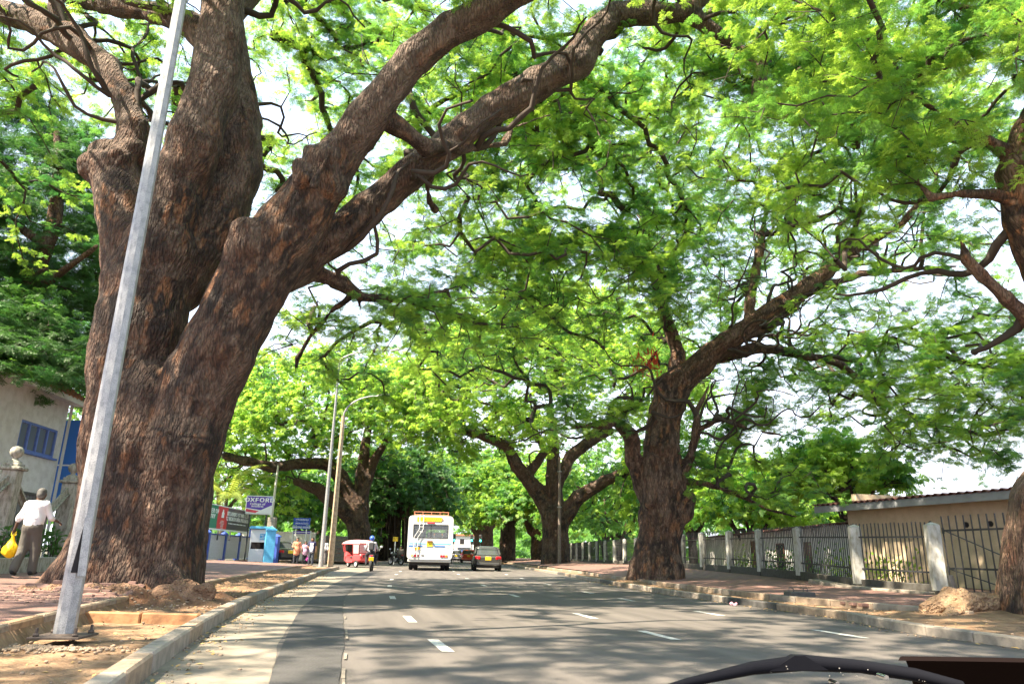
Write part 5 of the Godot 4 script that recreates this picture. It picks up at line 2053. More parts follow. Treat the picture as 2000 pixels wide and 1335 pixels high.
func street(concrete: Material, soft: NoiseTexture2D, grain: NoiseTexture2D) -> void:
	var zinc := worn(mat("galvanised", 0.43, 0.43, 0.43, 0.42, 0.2), tex(noise(FastNoiseLite.TYPE_SIMPLEX, 0.02, 4, 71), 512, [[0.2, 0.65, 0.66, 0.68], [0.5, 0.9, 0.9, 0.91], [0.8, 1, 1, 1]]), 1.1, grain, 1.4, null, 0.0, 0.45)
	var rust := worn(mat("rusty_steel", 0.13, 0.095, 0.075, 0.8), soft, 2.0, grain, 3.0)
	var beige := worn(mat("beige_concrete", 0.58, 0.44, 0.30, 0.8), soft, 0.7, grain, 2.0)
	var pale := mat("pale_lamp", 0.7, 0.7, 0.7, 0.4)
	# the big octagonal pole in front of the tree
	var pole := thing("lamp_pole", "tall galvanised octagonal lamp pole bolted down in front of the big tree", "lamp pole", Vector3(-4.30, 0.1, -7.52))
	var m := MB.new()
	var r0 := 0.098
	var hgt := 10.5
	for s in 8:
		var a0 := TAU * (s + 0.28) / 8
		var a1 := TAU * (s + 1.28) / 8
		var p0 := Vector3(cos(a0), 0, sin(a0))
		var p1 := Vector3(cos(a1), 0, sin(a1))
		var rt := 0.056
		m.quad(p0 * r0, p1 * r0, p1 * rt + Vector3(0, hgt, 0), p0 * rt + Vector3(0, hgt, 0), p0 + p1)
	part("shaft", m, zinc, pole)
	m = MB.new()
	m.box(Vector3(0, 0.012, 0), Vector3(0.46, 0.022, 0.46), 0.004, Basis(Vector3.UP, 0.12))
	part("base_plate", m, rust, pole)
	m = MB.new()
	m.lathe(Vector3(0, 0.024, 0), [Vector2(0.13, 0.0), Vector2(0.115, 0.012), Vector2(0.104, 0.016)], 16)
	part("weld_collar", m, rust, pole)
	for s in 4:
		var q := Basis(Vector3.UP, 0.12) * Vector3(0.175 * (1 if s % 2 else -1), 0, 0.175 * (1 if s < 2 else -1))
		m = MB.new()
		m.lathe(q + Vector3(0, 0.023, 0), [Vector2(0.0, 0), Vector2(0.03, 0), Vector2(0.03, 0.028), Vector2(0.0, 0.028)], 6)
		m.rod(q + Vector3(0, 0.05, 0), q + Vector3(0, 0.1, 0), 0.014, 8)
		part("bolt", m, rust, pole)
	# inspection hatch standing ajar
	var hatch := Node3D.new()
	hatch.name = "hatch"
	pole.add_child(hatch, true)
	var hn := Vector3(0.52, 0, 0.85).normalized()
	var hs := Vector3.UP.cross(hn)
	m = MB.new()
	m.plate(PackedVector2Array([Vector2(-0.045, 0.6), Vector2(0.045, 0.6), Vector2(0.045, 1.12), Vector2(0.0, 1.12)]), hn * 0.094, Basis(hs, Vector3.UP, hn), 0.012)
	part("opening_shade", m, mat("painted_cavity_shade", 0.012, 0.01, 0.012, 0.9), hatch)  # near-black plate on the uncut shaft, painted as the shade within
	m = MB.new()
	m.bar(hn * 0.104 + hs * 0.025 + Vector3(0, 1.13, 0), hn * 0.125 + hs * 0.05 + Vector3(0, 0.57, 0), 0.07, 0.006, 0.0, hn)
	part("hatch_door", m, zinc, hatch)
	lamp_arm(pole, Vector3(0, hgt - 0.1, 0), Vector3(2.4, hgt + 0.7, 0), zinc, pale)
	# two posts by the corner, a thin one farther, a dark one on the right
	var defs := [["lamp_pole", "tall thin silver lamp pole left of the beige concrete one", Vector3(-10.25, 0.1, -41.3), 11.7, 0.13, 0.05, zinc, Vector3(3.1, 0.75, 0)],
		["lamp_pole", "beige concrete lamp pole with a curved steel arm", Vector3(-9.85, 0.1, -41.8), 8.5, 0.17, 0.11, beige, Vector3(1.9, 1.25, 0)],
		["lamp_pole", "thin grey lamp pole in front of the dark banyan", Vector3(-13.5, 0.1, -79.5), 13.0, 0.16, 0.07, zinc, Vector3(2.2, 1.2, 0)],
		["lamp_pole", "dark rust brown post in front of the forked right tree", Vector3(4.05, 0.1, -58.4), 8.6, 0.15, 0.09, worn(mat("brown_post", 0.22, 0.17, 0.14, 0.7), soft, 1.0), Vector3.ZERO]]
	for d in defs:
		var p := thing(d[0], d[1], "lamp pole", d[2], 0.0, "lamp poles along the road")
		m = MB.new()
		m.rod(Vector3.ZERO, Vector3(0, d[3], 0), d[4], 10, d[5])
		part("shaft", m, d[6], p)
		m = MB.new()
		m.lathe(Vector3(0, -0.02, 0), [Vector2(d[4] * 2.0, 0), Vector2(d[4] * 2.0, 0.04), Vector2(d[4] * 1.1, 0.06)], 10)
		part("base", m, concrete, p)
		if d[7] != Vector3.ZERO:
			lamp_arm(p, Vector3(0, d[3] - 0.05, 0), Vector3(0, d[3], 0) + d[7], zinc, pale)
		else:
			m = MB.new()
			for y in [4.6, 7.4]:
				m.lathe(Vector3(0, y, 0), [Vector2(0.15, -0.04), Vector2(0.17, -0.04), Vector2(0.17, 0.04), Vector2(0.15, 0.04)], 10)
			part("band", m, zinc, p)
	# yellow warning board
	var ys := thing("yellow_sign", "small yellow board on a white post beside the bus", "sign", Vector3(-9.37, 0.05, -62.0))
	m = MB.new()
	m.box(Vector3(0, 2.0, 0), Vector3(0.42, 0.36, 0.03), 0.01)
	part("board", m, mat("sign_yellow", 0.62, 0.40, 0.02, 0.5), ys)
	m = MB.new()
	m.rod(Vector3(-0.02, 0, -0.03), Vector3(0.0, 2.1, -0.03), 0.035)
	part("post", m, mat("white_metal"), ys)
	# traffic lights showing green
	var tl := [[-7.58, -105.0, "green traffic light just right of the bus"], [-5.12, -105.0, "green traffic light in the middle above the red car"], [-3.9, -106.0, "green traffic light beside the right far trunk"]]
	for q in tl:
		var t := thing("traffic_light", q[2], "traffic light", Vector3(q[0], 0, q[1]), 0.0, "traffic lights at the far crossing")
		m = MB.new()
		m.rod(Vector3(0.0, 0, -0.15), Vector3(0, 3.5, -0.15), 0.06)
		part("post", m, mat("dark_metal"), t)
		m = MB.new()
		m.box(Vector3(0, 3.15, 0), Vector3(0.4, 1.05, 0.25), 0.04)
		part("housing", m, mat("dark_metal"), t)
		var g := mat("green_signal", 0.1, 0.8, 0.6, 0.3)
		g.emission_enabled = true
		g.emission = Color(0.25, 1.0, 0.8)
		g.emission_energy_multiplier = 2.0
		m = MB.new()
		m.ball(Vector3(0, 2.85, 0.13), Vector3(0.13, 0.13, 0.05))
		part("green_signal_lamp", m, g, t)
		for y in [3.16, 3.46]:
			m = MB.new()
			m.ball(Vector3(0, y, 0.12), Vector3(0.12, 0.12, 0.04))
			part("unlit_signal_lens", m, mat("unlit_signal", 0.05, 0.02, 0.015, 0.3), t)
		var l := OmniLight3D.new()
		l.name = "signal_light"
		l.light_color = Color(0.25, 1.0, 0.8)
		l.light_energy = 0.05
		l.light_size = 0.13
		l.omni_range = 40
		l.omni_attenuation = 2.0
		l.shadow_enabled = true
		l.position = Vector3(0, 2.85, 0.3)
		t.add_child(l)

func right_side(concrete: Material, soft: NoiseTexture2D, grain: NoiseTexture2D, bump: NoiseTexture2D) -> void:
	var stain := tex(noise(FastNoiseLite.TYPE_SIMPLEX, 0.018, 4, 51), 512, [[0.15, 0.68, 0.65, 0.58], [0.45, 0.9, 0.89, 0.86], [0.7, 1, 1, 1]])
	var post_m := worn(mat("fence_post_white", 0.62, 0.61, 0.57, 0.85), stain, 0.8, grain, 2.0, bump, 0.3, 0.4)
	var plinth_m := worn(mat("black_plinth", 0.085, 0.08, 0.072, 0.85), stain, 0.6, grain, 2.0, bump, 0.3)
	var iron := worn(mat("black_iron", 0.028, 0.028, 0.03, 0.5), soft, 1.0)
	var cream := worn(mat("cream_wall", 0.72, 0.57, 0.40, 0.9), soft, 0.35, grain, 2.0, bump, 0.2)
	var grey := worn(mat("grey_fascia", 0.26, 0.27, 0.29, 0.6), soft, 0.5)
	var white: Material = mats["white_plaster"]
	var tiles: StandardMaterial3D = worn(mat("dark_roof_tile", 0.20, 0.085, 0.07, 0.9), soft, 0.8, grain, 2.0)
	tiles.vertex_color_use_as_albedo = true
	# posts of the fence, from the gate away along the road
	var line: Array[Vector3] = [Vector3(10.57, 0.20, -18.4), Vector3(9.89, 0.24, -21.1), Vector3(10.02, 0.35, -25.6), Vector3(9.9, 0.40, -29.2), Vector3(9.67, 0.43, -32.4), Vector3(9.42, 0.46, -36.0)]
	for i in 14:
		line.append(Vector3(9.2 - 0.08 * (i * 3.2), 0.47, -39.2 - i * 3.2))
	var fence := thing("iron_fence", "black iron bar fence between white concrete posts on a dark plinth", "fence", Vector3.ZERO)
	var bar := MB.new()
	bar.box(Vector3.ZERO, Vector3(0.024, 1.5, 0.024), 0.0)
	var bar_mesh := bar.mesh()
	var n_bars := 0
	var joined := MB.new()
	for i in line.size():
		var m := MB.new()
		var w := 0.3 if i < 2 else 0.26
		m.box(Vector3(0, 0.86, 0), Vector3(w, 1.66, w), 0.02)
		m.lathe(Vector3(0, 1.69, 0), [Vector2(w * 0.69, 0), Vector2(0.0, 0.07)], 4, Basis(Vector3.UP, PI / 4))
		var p := part("fence_post", m, post_m, fence)
		p.position = line[i]
		p.rotation.y = 0.12 if i > 1 else -0.2
		m = MB.new()
		m.box(Vector3(0, 0.02, 0), Vector3(w + 0.03, 0.24, w + 0.03), 0.01)
		part("black_foot", m, plinth_m, p)
		if i + 1 == line.size():
			break
		var a := line[i]
		var b := line[i + 1]
		var d := (b - a).normalized()
		m = MB.new()
		m.bar(a + d * 0.17 + Vector3(0, 0.06, 0), b - d * 0.17 + Vector3(0, 0.06, 0), 0.2, 0.42, 0.015)
		part("plinth", m, plinth_m, fence)
		var panel := Node3D.new()
		panel.name = "railing"
		fence.add_child(panel, true)
		for y in [0.55, 1.4]:
			m = MB.new()
			m.bar(a + d * 0.14 + Vector3(0, y, 0), b - d * 0.14 + Vector3(0, y, 0), 0.02, 0.045)
			part("rail", m, iron, panel)
		var k := int((b - a).length() / 0.145)
		for j in k:
			var at := a.lerp(b, (j + 0.5) / k) + Vector3(0, 1.02, 0)
			if (at - a).length() < 1.1 and at.distance_to(a) < 0.2:
				continue
			if n_bars < 290:
				var o := MeshInstance3D.new()
				o.name = "bar"
				o.mesh = bar_mesh
				o.material_override = iron
				panel.add_child(o, true)
				o.position = at + d.cross(Vector3.UP) * 0.022 + Vector3(0, 0.012 * sin(j * 5.0 + i), 0)
				o.rotation.z = 0.008 * sin(j * 2.7 + i)
				n_bars += 1
			else:
				joined.box(at, Vector3(0.024, 1.5, 0.024), 0.0)
	if joined.v.size():
		part("far_bars", joined, iron, fence).set_meta("kind", "stuff")
	# stepped footing between pavement and plinth
	var m := MB.new()
	m.bar(Vector3(10.3, 0.2, -18.3), Vector3(9.5, 0.24, -21.3), 0.5, 0.2, 0.02)
	m.bar(Vector3(9.5, 0.25, -21.3), Vector3(9.55, 0.33, -23.4), 0.4, 0.2, 0.02)
	single("footing", m, concrete, "low pale concrete step in front of the nearest fence panel", "step")
	# iron gate with two braced leaves
	var g0 := Vector3(10.66, 0.24, -18.05)
	var gd := Vector3(0.24, 0, 0.97).normalized()
	var gate := thing("iron_gate", "black two leaf iron bar gate with diagonal braces and a latch", "gate", g0)
	var leaf_w := 2.15
	for l in 2:
		var lf := Node3D.new()
		lf.name = "gate_leaf"
		gate.add_child(lf, true)
		var x0 := l * (leaf_w + 0.06)
		for y in [0.02, 0.62, 1.5]:
			m = MB.new()
			m.bar(gd * x0 + Vector3(0, y, 0), gd * (x0 + leaf_w) + Vector3(0, y, 0), 0.03, 0.045)
			part("rail", m, iron, lf)
		for j in 11:
			m = MB.new()
			m.box(gd * (x0 + leaf_w * j / 10.0) + Vector3(0, 0.92, 0) + gd.cross(Vector3.UP) * 0.024, Vector3(0.024, 1.85, 0.024), 0.0)
			part("bar", m, iron, lf)
		var u0: float = x0 if l == 0 else x0 + leaf_w
		var u1: float = x0 + leaf_w if l == 0 else x0
		for e in [[1.5, 0.66], [0.6, 0.05]]:
			m = MB.new()
			m.bar(gd * u0 + Vector3(0, e[0], 0) - gd.cross(Vector3.UP) * 0.03, gd * u1 + Vector3(0, e[1], 0) - gd.cross(Vector3.UP) * 0.03, 0.035, 0.02)
			part("brace", m, iron, lf)
	m = MB.new()
	m.rod(gd * 2.0 + Vector3(-0.06, 0.78, 0), gd * 2.45 + Vector3(-0.06, 0.78, 0), 0.018)
	m.box(gd * 2.05 + Vector3(-0.05, 0.78, 0), Vector3(0.05, 0.12, 0.06), 0.01)
	m.box(gd * 2.35 + Vector3(-0.05, 0.78, 0), Vector3(0.05, 0.12, 0.06), 0.01)
	part("latch", m, iron, gate)
	m = MB.new()
	for y in [0.6, 1.5]:
		m.rod(Vector3(-0.02, y - 0.07, 0), Vector3(-0.02, y + 0.07, 0), 0.03)
	part("hinge", m, iron, gate)
	m = MB.new()
	m.box(Vector3(0, 0.24, 0), Vector3(0.55, 0.5, 0.07), 0.015, Basis(Vector3.UP, 0.9) * Basis(Vector3.RIGHT, -0.12))
	var slab := single("concrete_slab", m, concrete, "square grey concrete slab leaning against the iron gate", "slab")
	slab.position = Vector3(10.42, 0.22, -17.6)
	# cream building
	var e0 := Vector3(11.64, 0.0, -27.7)
	var u := Vector3(0.275, 0, 0.961).normalized()
	var out := Vector3(-0.961, 0, 0.275).normalized()
	var hut := thing("cream_building", "low cream building with a grey fascia and red tiled roof behind the gate", "building", e0)
	var hb := Basis(u, Vector3.UP, -out)
	m = MB.new()
	m.box(u * 10.7 - out * 0.9 + Vector3(0, 1.4, 0), Vector3(20, 2.8, 0.24), 0.0, hb)
	m.box(u * 0.82 - out * 4.0 + Vector3(0, 1.7, 0), Vector3(0.24, 3.4, 5.9), 0.0, hb)
	m.box(u * 10.7 - out * 7.2 + Vector3(0, 1.4, 0), Vector3(20, 2.8, 0.24), 0.0, hb)
	part("wall", m, cream, hut)
	m = MB.new()
	m.box(u * 10.2 + out * 0.0 + Vector3(0, 2.83, 0), Vector3(20.6, 0.24, 0.035), 0.004, hb)
	part("fascia", m, grey, hut)
	m = MB.new()
	m.box(u * 10.2 - out * 0.38 + Vector3(0, 2.80, 0), Vector3(20.5, 0.03, 0.7), 0.0, hb)
	part("soffit", m, cream, hut)
	part("roof", tiled(u * -0.15 + out * 0.08 + Vector3(0, 2.95, 0), u * 20.8, -out * 4.3 + Vector3(0, 0.34, 0), 74, 13), tiles, hut).set_meta("kind", "stuff")
	for i in 6:
		m = MB.new()
		var at := u * (4.9 + i * 0.82 - (0.5 if i == 0 else 0.0)) - out * 0.775 + Vector3(0, 2.12 + (0.1 if i == 0 else 0.0), 0)
		var r := 0.085 if i else 0.06
		m.lathe(at, [Vector2(0, 0.02), Vector2(r * 0.8, 0.02), Vector2(r, 0.03), Vector2(r, -0.02)], 14, Basis(u, out, u.cross(out)))
		part("vent_shade_disc", m, mat("painted_cavity_shade", 0.012, 0.01, 0.012, 0.9), hut)  # dark disc on the solid wall, the shade of a vent painted in
	# corrugated lean-to over the gate's far leaf
	var lean := thing("corrugated_canopy", "weathered corrugated sheet canopy on timber behind the gate", "canopy", Vector3(12.1, 0, -16.9))
	m = MB.new()
	for i in 60:
		for s in 1:
			var f0 := i / 60.0
			var f1 := (i + 1) / 60.0
			var y0 := 0.035 * sin(i * PI / 3.0)
			var y1 := 0.035 * sin((i + 1) * PI / 3.0)
			m.quad(u * (f0 * 4.4) + Vector3(0, 1.86 + y0, 0), u * (f1 * 4.4) + Vector3(0, 1.86 + y1, 0), u * (f1 * 4.4) - out * 1.7 + Vector3(0, 2.35 + y1, 0), u * (f0 * 4.4) - out * 1.7 + Vector3(0, 2.35 + y0, 0), Vector3.UP)
	part("sheet", m, worn(mat("old_sheet", 0.34, 0.29, 0.23, 0.9), stain, 0.8, grain, 2.0), lean)
	for s in [0.1, 2.2, 4.3]:
		m = MB.new()
		m.bar(u * s + Vector3(0, 1.78, 0), u * s - out * 1.65 + Vector3(0, 2.27, 0), 0.07, 0.09)
		part("rafter", m, mats["twig_bark"], lean)
		m = MB.new()
		m.rod(u * s - out * 0.1 + Vector3(0, 0, 0), u * s - out * 0.1 + Vector3(0, 1.76, 0), 0.045)
		part("post", m, mats["twig_bark"], lean)
	m = MB.new()
	m.bar(Vector3(0, 1.77, 0) + out * -0.02, u * 4.4 + Vector3(0, 1.77, 0) + out * -0.02, 0.09, 0.05)
	part("beam", m, mats["twig_bark"], lean)
	# white outbuilding behind the fence
	var ob := thing("white_outbuilding", "long low white outbuilding with brown doors seen through the iron fence", "building", Vector3(13.6, 0.1, -29.5))
	var od := Vector3(0.03, 0, -1).normalized()
	var obb := facing(od)
	obb.z = -obb.z
	m = MB.new()
	m.box(obb * Vector3(13, 1.15, -0.15), Vector3(26, 2.3, 0.3), 0.0, obb)
	m.box(obb * Vector3(0.15, 1.15, -2.6), Vector3(0.3, 2.3, 4.6), 0.0, obb)
	part("wall", m, white, ob)
	part("roof", tiled(obb * Vector3(-0.4, 2.28, 0.6), obb * Vector3(27, 0, 0), obb * Vector3(0, 0.3, -3.4), 90, 11), tiles, ob).set_meta("kind", "stuff")
	var brown := worn(mat("brown_wood", 0.20, 0.085, 0.05, 0.6), soft, 1.0)
	for q in [[4.6, 0.2, 0.95, 1.5, "door"], [8.2, 0.35, 1.1, 1.35, "window"], [12.6, 0.1, 0.95, 1.8, "door"], [18.0, 0.3, 1.1, 1.4, "window"]]:
		m = MB.new()
		m.box(obb * Vector3(q[0], q[1] + q[3] / 2, 0.02), Vector3(q[2], q[3], 0.06), 0.01, obb)
		var dr := part(q[4], m, brown if q[4] == "door" else mat("painted_cavity_shade"), ob)
		m = MB.new()
		for x in [-0.5, 0.0, 0.5]:
			m.box(obb * Vector3(q[0] + x * (q[2] - 0.06), q[1] + q[3] / 2, 0.06), Vector3(0.07, q[3], 0.04), 0.0, obb)
		for y in [0.02, 0.5, 0.98]:
			m.box(obb * Vector3(q[0], q[1] + q[3] * y, 0.062), Vector3(q[2], 0.07, 0.03), 0.0, obb)
		part("frame", m, brown, dr)
	# shrubs inside the fence
	for k in 5:
		var rng := RandomNumberGenerator.new()
		rng.seed = 700 + k
		var b2 := MB.new()
		for i in 260:
			var d := Vector3(rng.randf_range(-1, 1), rng.randf_range(-0.3, 1.2), rng.randf_range(-1, 1)).normalized()
			var p := Vector3(rng.randfn(0, 0.45), absf(rng.randfn(0.35, 0.3)), rng.randfn(0, 0.4))
			var l := rng.randf_range(0.1, 0.2)
			var sd := d.cross(Vector3(0.2, 1, 0.1)).normalized() * l * 0.28
			b2.quad(p, p + d * l * 0.5 + sd, p + d * l, p + d * l * 0.5 - sd)
		var at: Vector3 = [Vector3(11.6, 0.4, -25.2), Vector3(11.2, 0.4, -27.0), Vector3(11.8, 0.3, -22.8), Vector3(11.3, 0.5, -31.0), Vector3(11.0, 0.5, -34.5)][k]
		var sh := thing("garden_shrub", ["leafy green shrub inside the fence behind the third white post", "pale green shrub inside the fence before the brown door", "low shrub inside the fence beside the cream building corner", "shrub inside the fence near the swollen trunk", "small shrub inside the fence farthest along"][k], "shrub", at, 0.0, "shrubs inside the fence")
		part("leaves", b2, mats["leaf_mid"] if k % 2 else mats["leaf_lime"], sh).set_meta("kind", "stuff")
		b2 = MB.new()
		for i in 4:
			b2.rod(Vector3(0.05 * (i - 1.5), -0.2, 0), Vector3(0.2 * (i - 1.5), 0.5, 0.1 * sin(i)), 0.015, 5)
		part("stem", b2, mats["twig_bark"], sh)

func wheel(parent: Node3D, at: Vector3, r: float, w: float, tyre: Material, rim: Material) -> void:
	var b := Basis(Vector3.BACK, PI / 2)
	var hub := Node3D.new()
	hub.name = "wheel"
	parent.add_child(hub, true)
	hub.position = at
	var m := MB.new()
	var pr := []
	for i in 13:
		var a := PI * i / 12.0
		pr.append(Vector2(r - w * 0.22 + sin(a) * w * 0.22, -cos(a) * w * 0.5))
	pr.push_front(Vector2(r * 0.6, -w * 0.42))
	pr.append(Vector2(r * 0.6, w * 0.42))
	m.lathe(Vector3.ZERO, pr, 20, b)
	part("tyre", m, tyre, hub)
	m = MB.new()
	m.lathe(Vector3.ZERO, [Vector2(0, w * 0.3), Vector2(r * 0.2, w * 0.32), Vector2(r * 0.3, w * 0.2), Vector2(r * 0.55, w * 0.25), Vector2(r * 0.64, w * 0.42), Vector2(r * 0.64, -w * 0.42), Vector2(r * 0.55, -w * 0.25), Vector2(r * 0.3, -w * 0.2), Vector2(0, -w * 0.3)], 16, b)
	part("rim", m, rim, hub)

# body of a car, its tail towards +z
func car(called: String, label: String, category: String, at: Vector3, turn: float, L: float, W: float, H: float, paint: Material, hatch: bool, plate: String, parts := true) -> Node3D:
	var t := thing(called, label, category, at, turn)
	var m := MB.new()
	var st := [[0.0, 0.80, 0.40, 0.80], [0.02, 0.92, 0.32, 0.90], [0.07, 0.985, 0.26, 0.955], [0.16, 1.0, 0.22, 0.97], [0.3, 1.0, 0.2, 0.95], [0.5, 1.0, 0.2, 0.93], [0.7, 1.0, 0.2, 0.90], [0.85, 0.985, 0.22, 0.80], [0.94, 0.92, 0.26, 0.70], [0.985, 0.8, 0.32, 0.6], [1.0, 0.66, 0.38, 0.54]]
	if hatch:
		st[0] = [0.0, 0.84, 0.36, 0.86]
		st[1] = [0.025, 0.95, 0.3, 0.95]
	var rings := []
	for s in st:
		var ring := []
		for k in 24:
			var a := TAU * (k + 0.5) / 24
			var cx := cos(a)
			var cy := sin(a)
			var y0: float = s[2] * H / 1.46
			var y1: float = s[3] * H / 1.46
			var tuck := 1.0 - 0.06 * maxf(0.0, -cy)
			ring.append(Vector3(signf(cx) * pow(absf(cx), 0.35) * W * 0.5 * s[1] * tuck, (y0 + y1) / 2 + signf(cy) * pow(absf(cy), 0.5) * (y1 - y0) / 2, L * (0.5 - s[0])))
		rings.append(ring)
	m.loft(rings)
	part("body", m, paint, t)
	var cab := func(y: float, zr: float, zf: float, w: float) -> Array:
		var ring := []
		for k in 24:
			var a := TAU * (k + 0.5) / 24
			ring.append(Vector3(signf(cos(a)) * pow(absf(cos(a)), 0.3) * w, y, (zr + zf) / 2 + signf(sin(a)) * pow(absf(sin(a)), 0.3) * (zr - zf) / 2))
		return ring
	var k := H / 1.46
	var r0 := L * (0.5 - (0.03 if hatch else 0.14))
	var r1 := L * (0.5 - (0.10 if hatch else 0.29))
	m = MB.new()
	m.loft([cab.call(0.90 * k, r0, -L * 0.22, W * 0.455), cab.call(1.15 * k, lerpf(r0, r1, 0.55), -L * 0.14, W * 0.425), cab.call(1.36 * k, r1, -L * 0.06, W * 0.385)], false)
	part("glasshouse", m, mat("car_glass", 0.05, 0.055, 0.06, 0.06), t)
	m = MB.new()
	m.loft([cab.call(1.345 * k, r1 + 0.03, -L * 0.065, W * 0.395), cab.call(1.39 * k, r1 + 0.01, -L * 0.05, W * 0.39), cab.call(1.435 * k, r1 - 0.12, -L * 0.02, W * 0.35), cab.call(1.46 * k, r1 - 0.4, L * 0.02, W * 0.25)])
	part("roof", m, paint, t)
	m = MB.new()
	for s in [-1.0, 1.0]:
		m.bar(Vector3(s * W * 0.455, 0.93 * k, r0 - 0.1), Vector3(s * W * 0.392, 1.37 * k, r1 - 0.06), 0.09, 0.14, 0.02)
		m.bar(Vector3(s * W * 0.455, 0.92 * k, -L * 0.21), Vector3(s * W * 0.392, 1.36 * k, -L * 0.07), 0.06, 0.08, 0.02)
		m.bar(Vector3(s * W * 0.452, 0.92 * k, L * 0.02), Vector3(s * W * 0.39, 1.36 * k, L * 0.06), 0.03, 0.1, 0.0)
	part("pillar", m, paint, t)
	var tyre := mat("tyre", 0.022, 0.022, 0.022, 0.85)
	var rim := mat("wheel_rim", 0.4, 0.4, 0.42, 0.35, 0.7)
	for s in [-1.0, 1.0]:
		for z in [L * 0.30, -L * 0.31]:
			wheel(t, Vector3(s * (W * 0.5 - 0.09), 0.31, z), 0.31, 0.2, tyre, rim)
	m = MB.new()
	m.box(Vector3(0, 0.42 * k, L * 0.5 - 0.05), Vector3(W * 0.84, 0.2, 0.16), 0.05)
	part("bumper", m, paint, t)
	m = MB.new()
	m.box(Vector3(0, 0.26 * k, L * 0.5 - 0.16), Vector3(W * 0.8, 0.14, 0.2), 0.03)
	m.box(Vector3(0, 0.24, 0), Vector3(W * 0.8, 0.1, L * 0.8), 0.02)
	part("underbody", m, mat("black_plastic", 0.02, 0.02, 0.02, 0.7), t)
	var red := mat("tail_red", 0.45, 0.012, 0.018, 0.12)
	for s in [-1.0, 1.0]:
		m = MB.new()
		if hatch:
			m.box(Vector3(s * W * 0.40, 0.86 * k, L * 0.5 - 0.09), Vector3(0.16, 0.34, 0.12), 0.03)
		else:
			m.box(Vector3(s * W * 0.37, 0.76 * k, L * 0.5 - 0.05), Vector3(0.36, 0.2, 0.1), 0.04, Basis(Vector3.UP, s * 0.32))
		part("tail_light", m, red, t)
	m = MB.new()
	m.box(Vector3(0, 0.74 * k, L * 0.5 + 0.01), Vector3(0.36, 0.2, 0.02), 0.004)
	var pl := part("number_plate", m, mat("plate_yellow", 0.80, 0.58, 0.02, 0.4), t)
	if plate:
		words("lettering", plate, 0.07, Vector3(0, 0.74 * k, L * 0.5 + 0.022), Basis(), mat("black_plastic"), pl)
	m = MB.new()
	for s in [-1.0, 1.0]:
		m.box(Vector3(s * (W * 0.5 + 0.06), 0.98 * k, -L * 0.14), Vector3(0.16, 0.12, 0.08), 0.03)
	part("wing_mirror", m, paint, t)
	if not hatch:
		m = MB.new()
		m.box(Vector3(0, 0.985 * k, L * 0.5 - 0.22), Vector3(W * 0.8, 0.02, 0.12), 0.008)
		m.box(Vector3(0, 0.86 * k, L * 0.5 - 0.01), Vector3(0.34, 0.03, 0.02), 0.006)
		part("trunk_trim", m, mat("chrome", 0.6, 0.6, 0.6, 0.15, 1.0), t)
	return t

func rounded(w: float, h: float, r: float, at := Vector2.ZERO) -> PackedVector2Array:
	var p := PackedVector2Array()
	for c in 4:
		var o := Vector2([w / 2 - r, -w / 2 + r, -w / 2 + r, w / 2 - r][c], [h / 2 - r, h / 2 - r, -h / 2 + r, -h / 2 + r][c]) + at
		for i in 5:
			var a := PI / 2 * (c + i / 4.0)
			p.append(o + Vector2(cos(a), sin(a)) * r)
	return p

func csg_box(parent: Node, at: Vector3, size: Vector3, op: int, m: Material) -> void:
	var b := CSGBox3D.new()
	b.name = "cut"
	b.size = size
	b.position = at
	b.operation = op
	b.material = m
	parent.add_child(b, true)

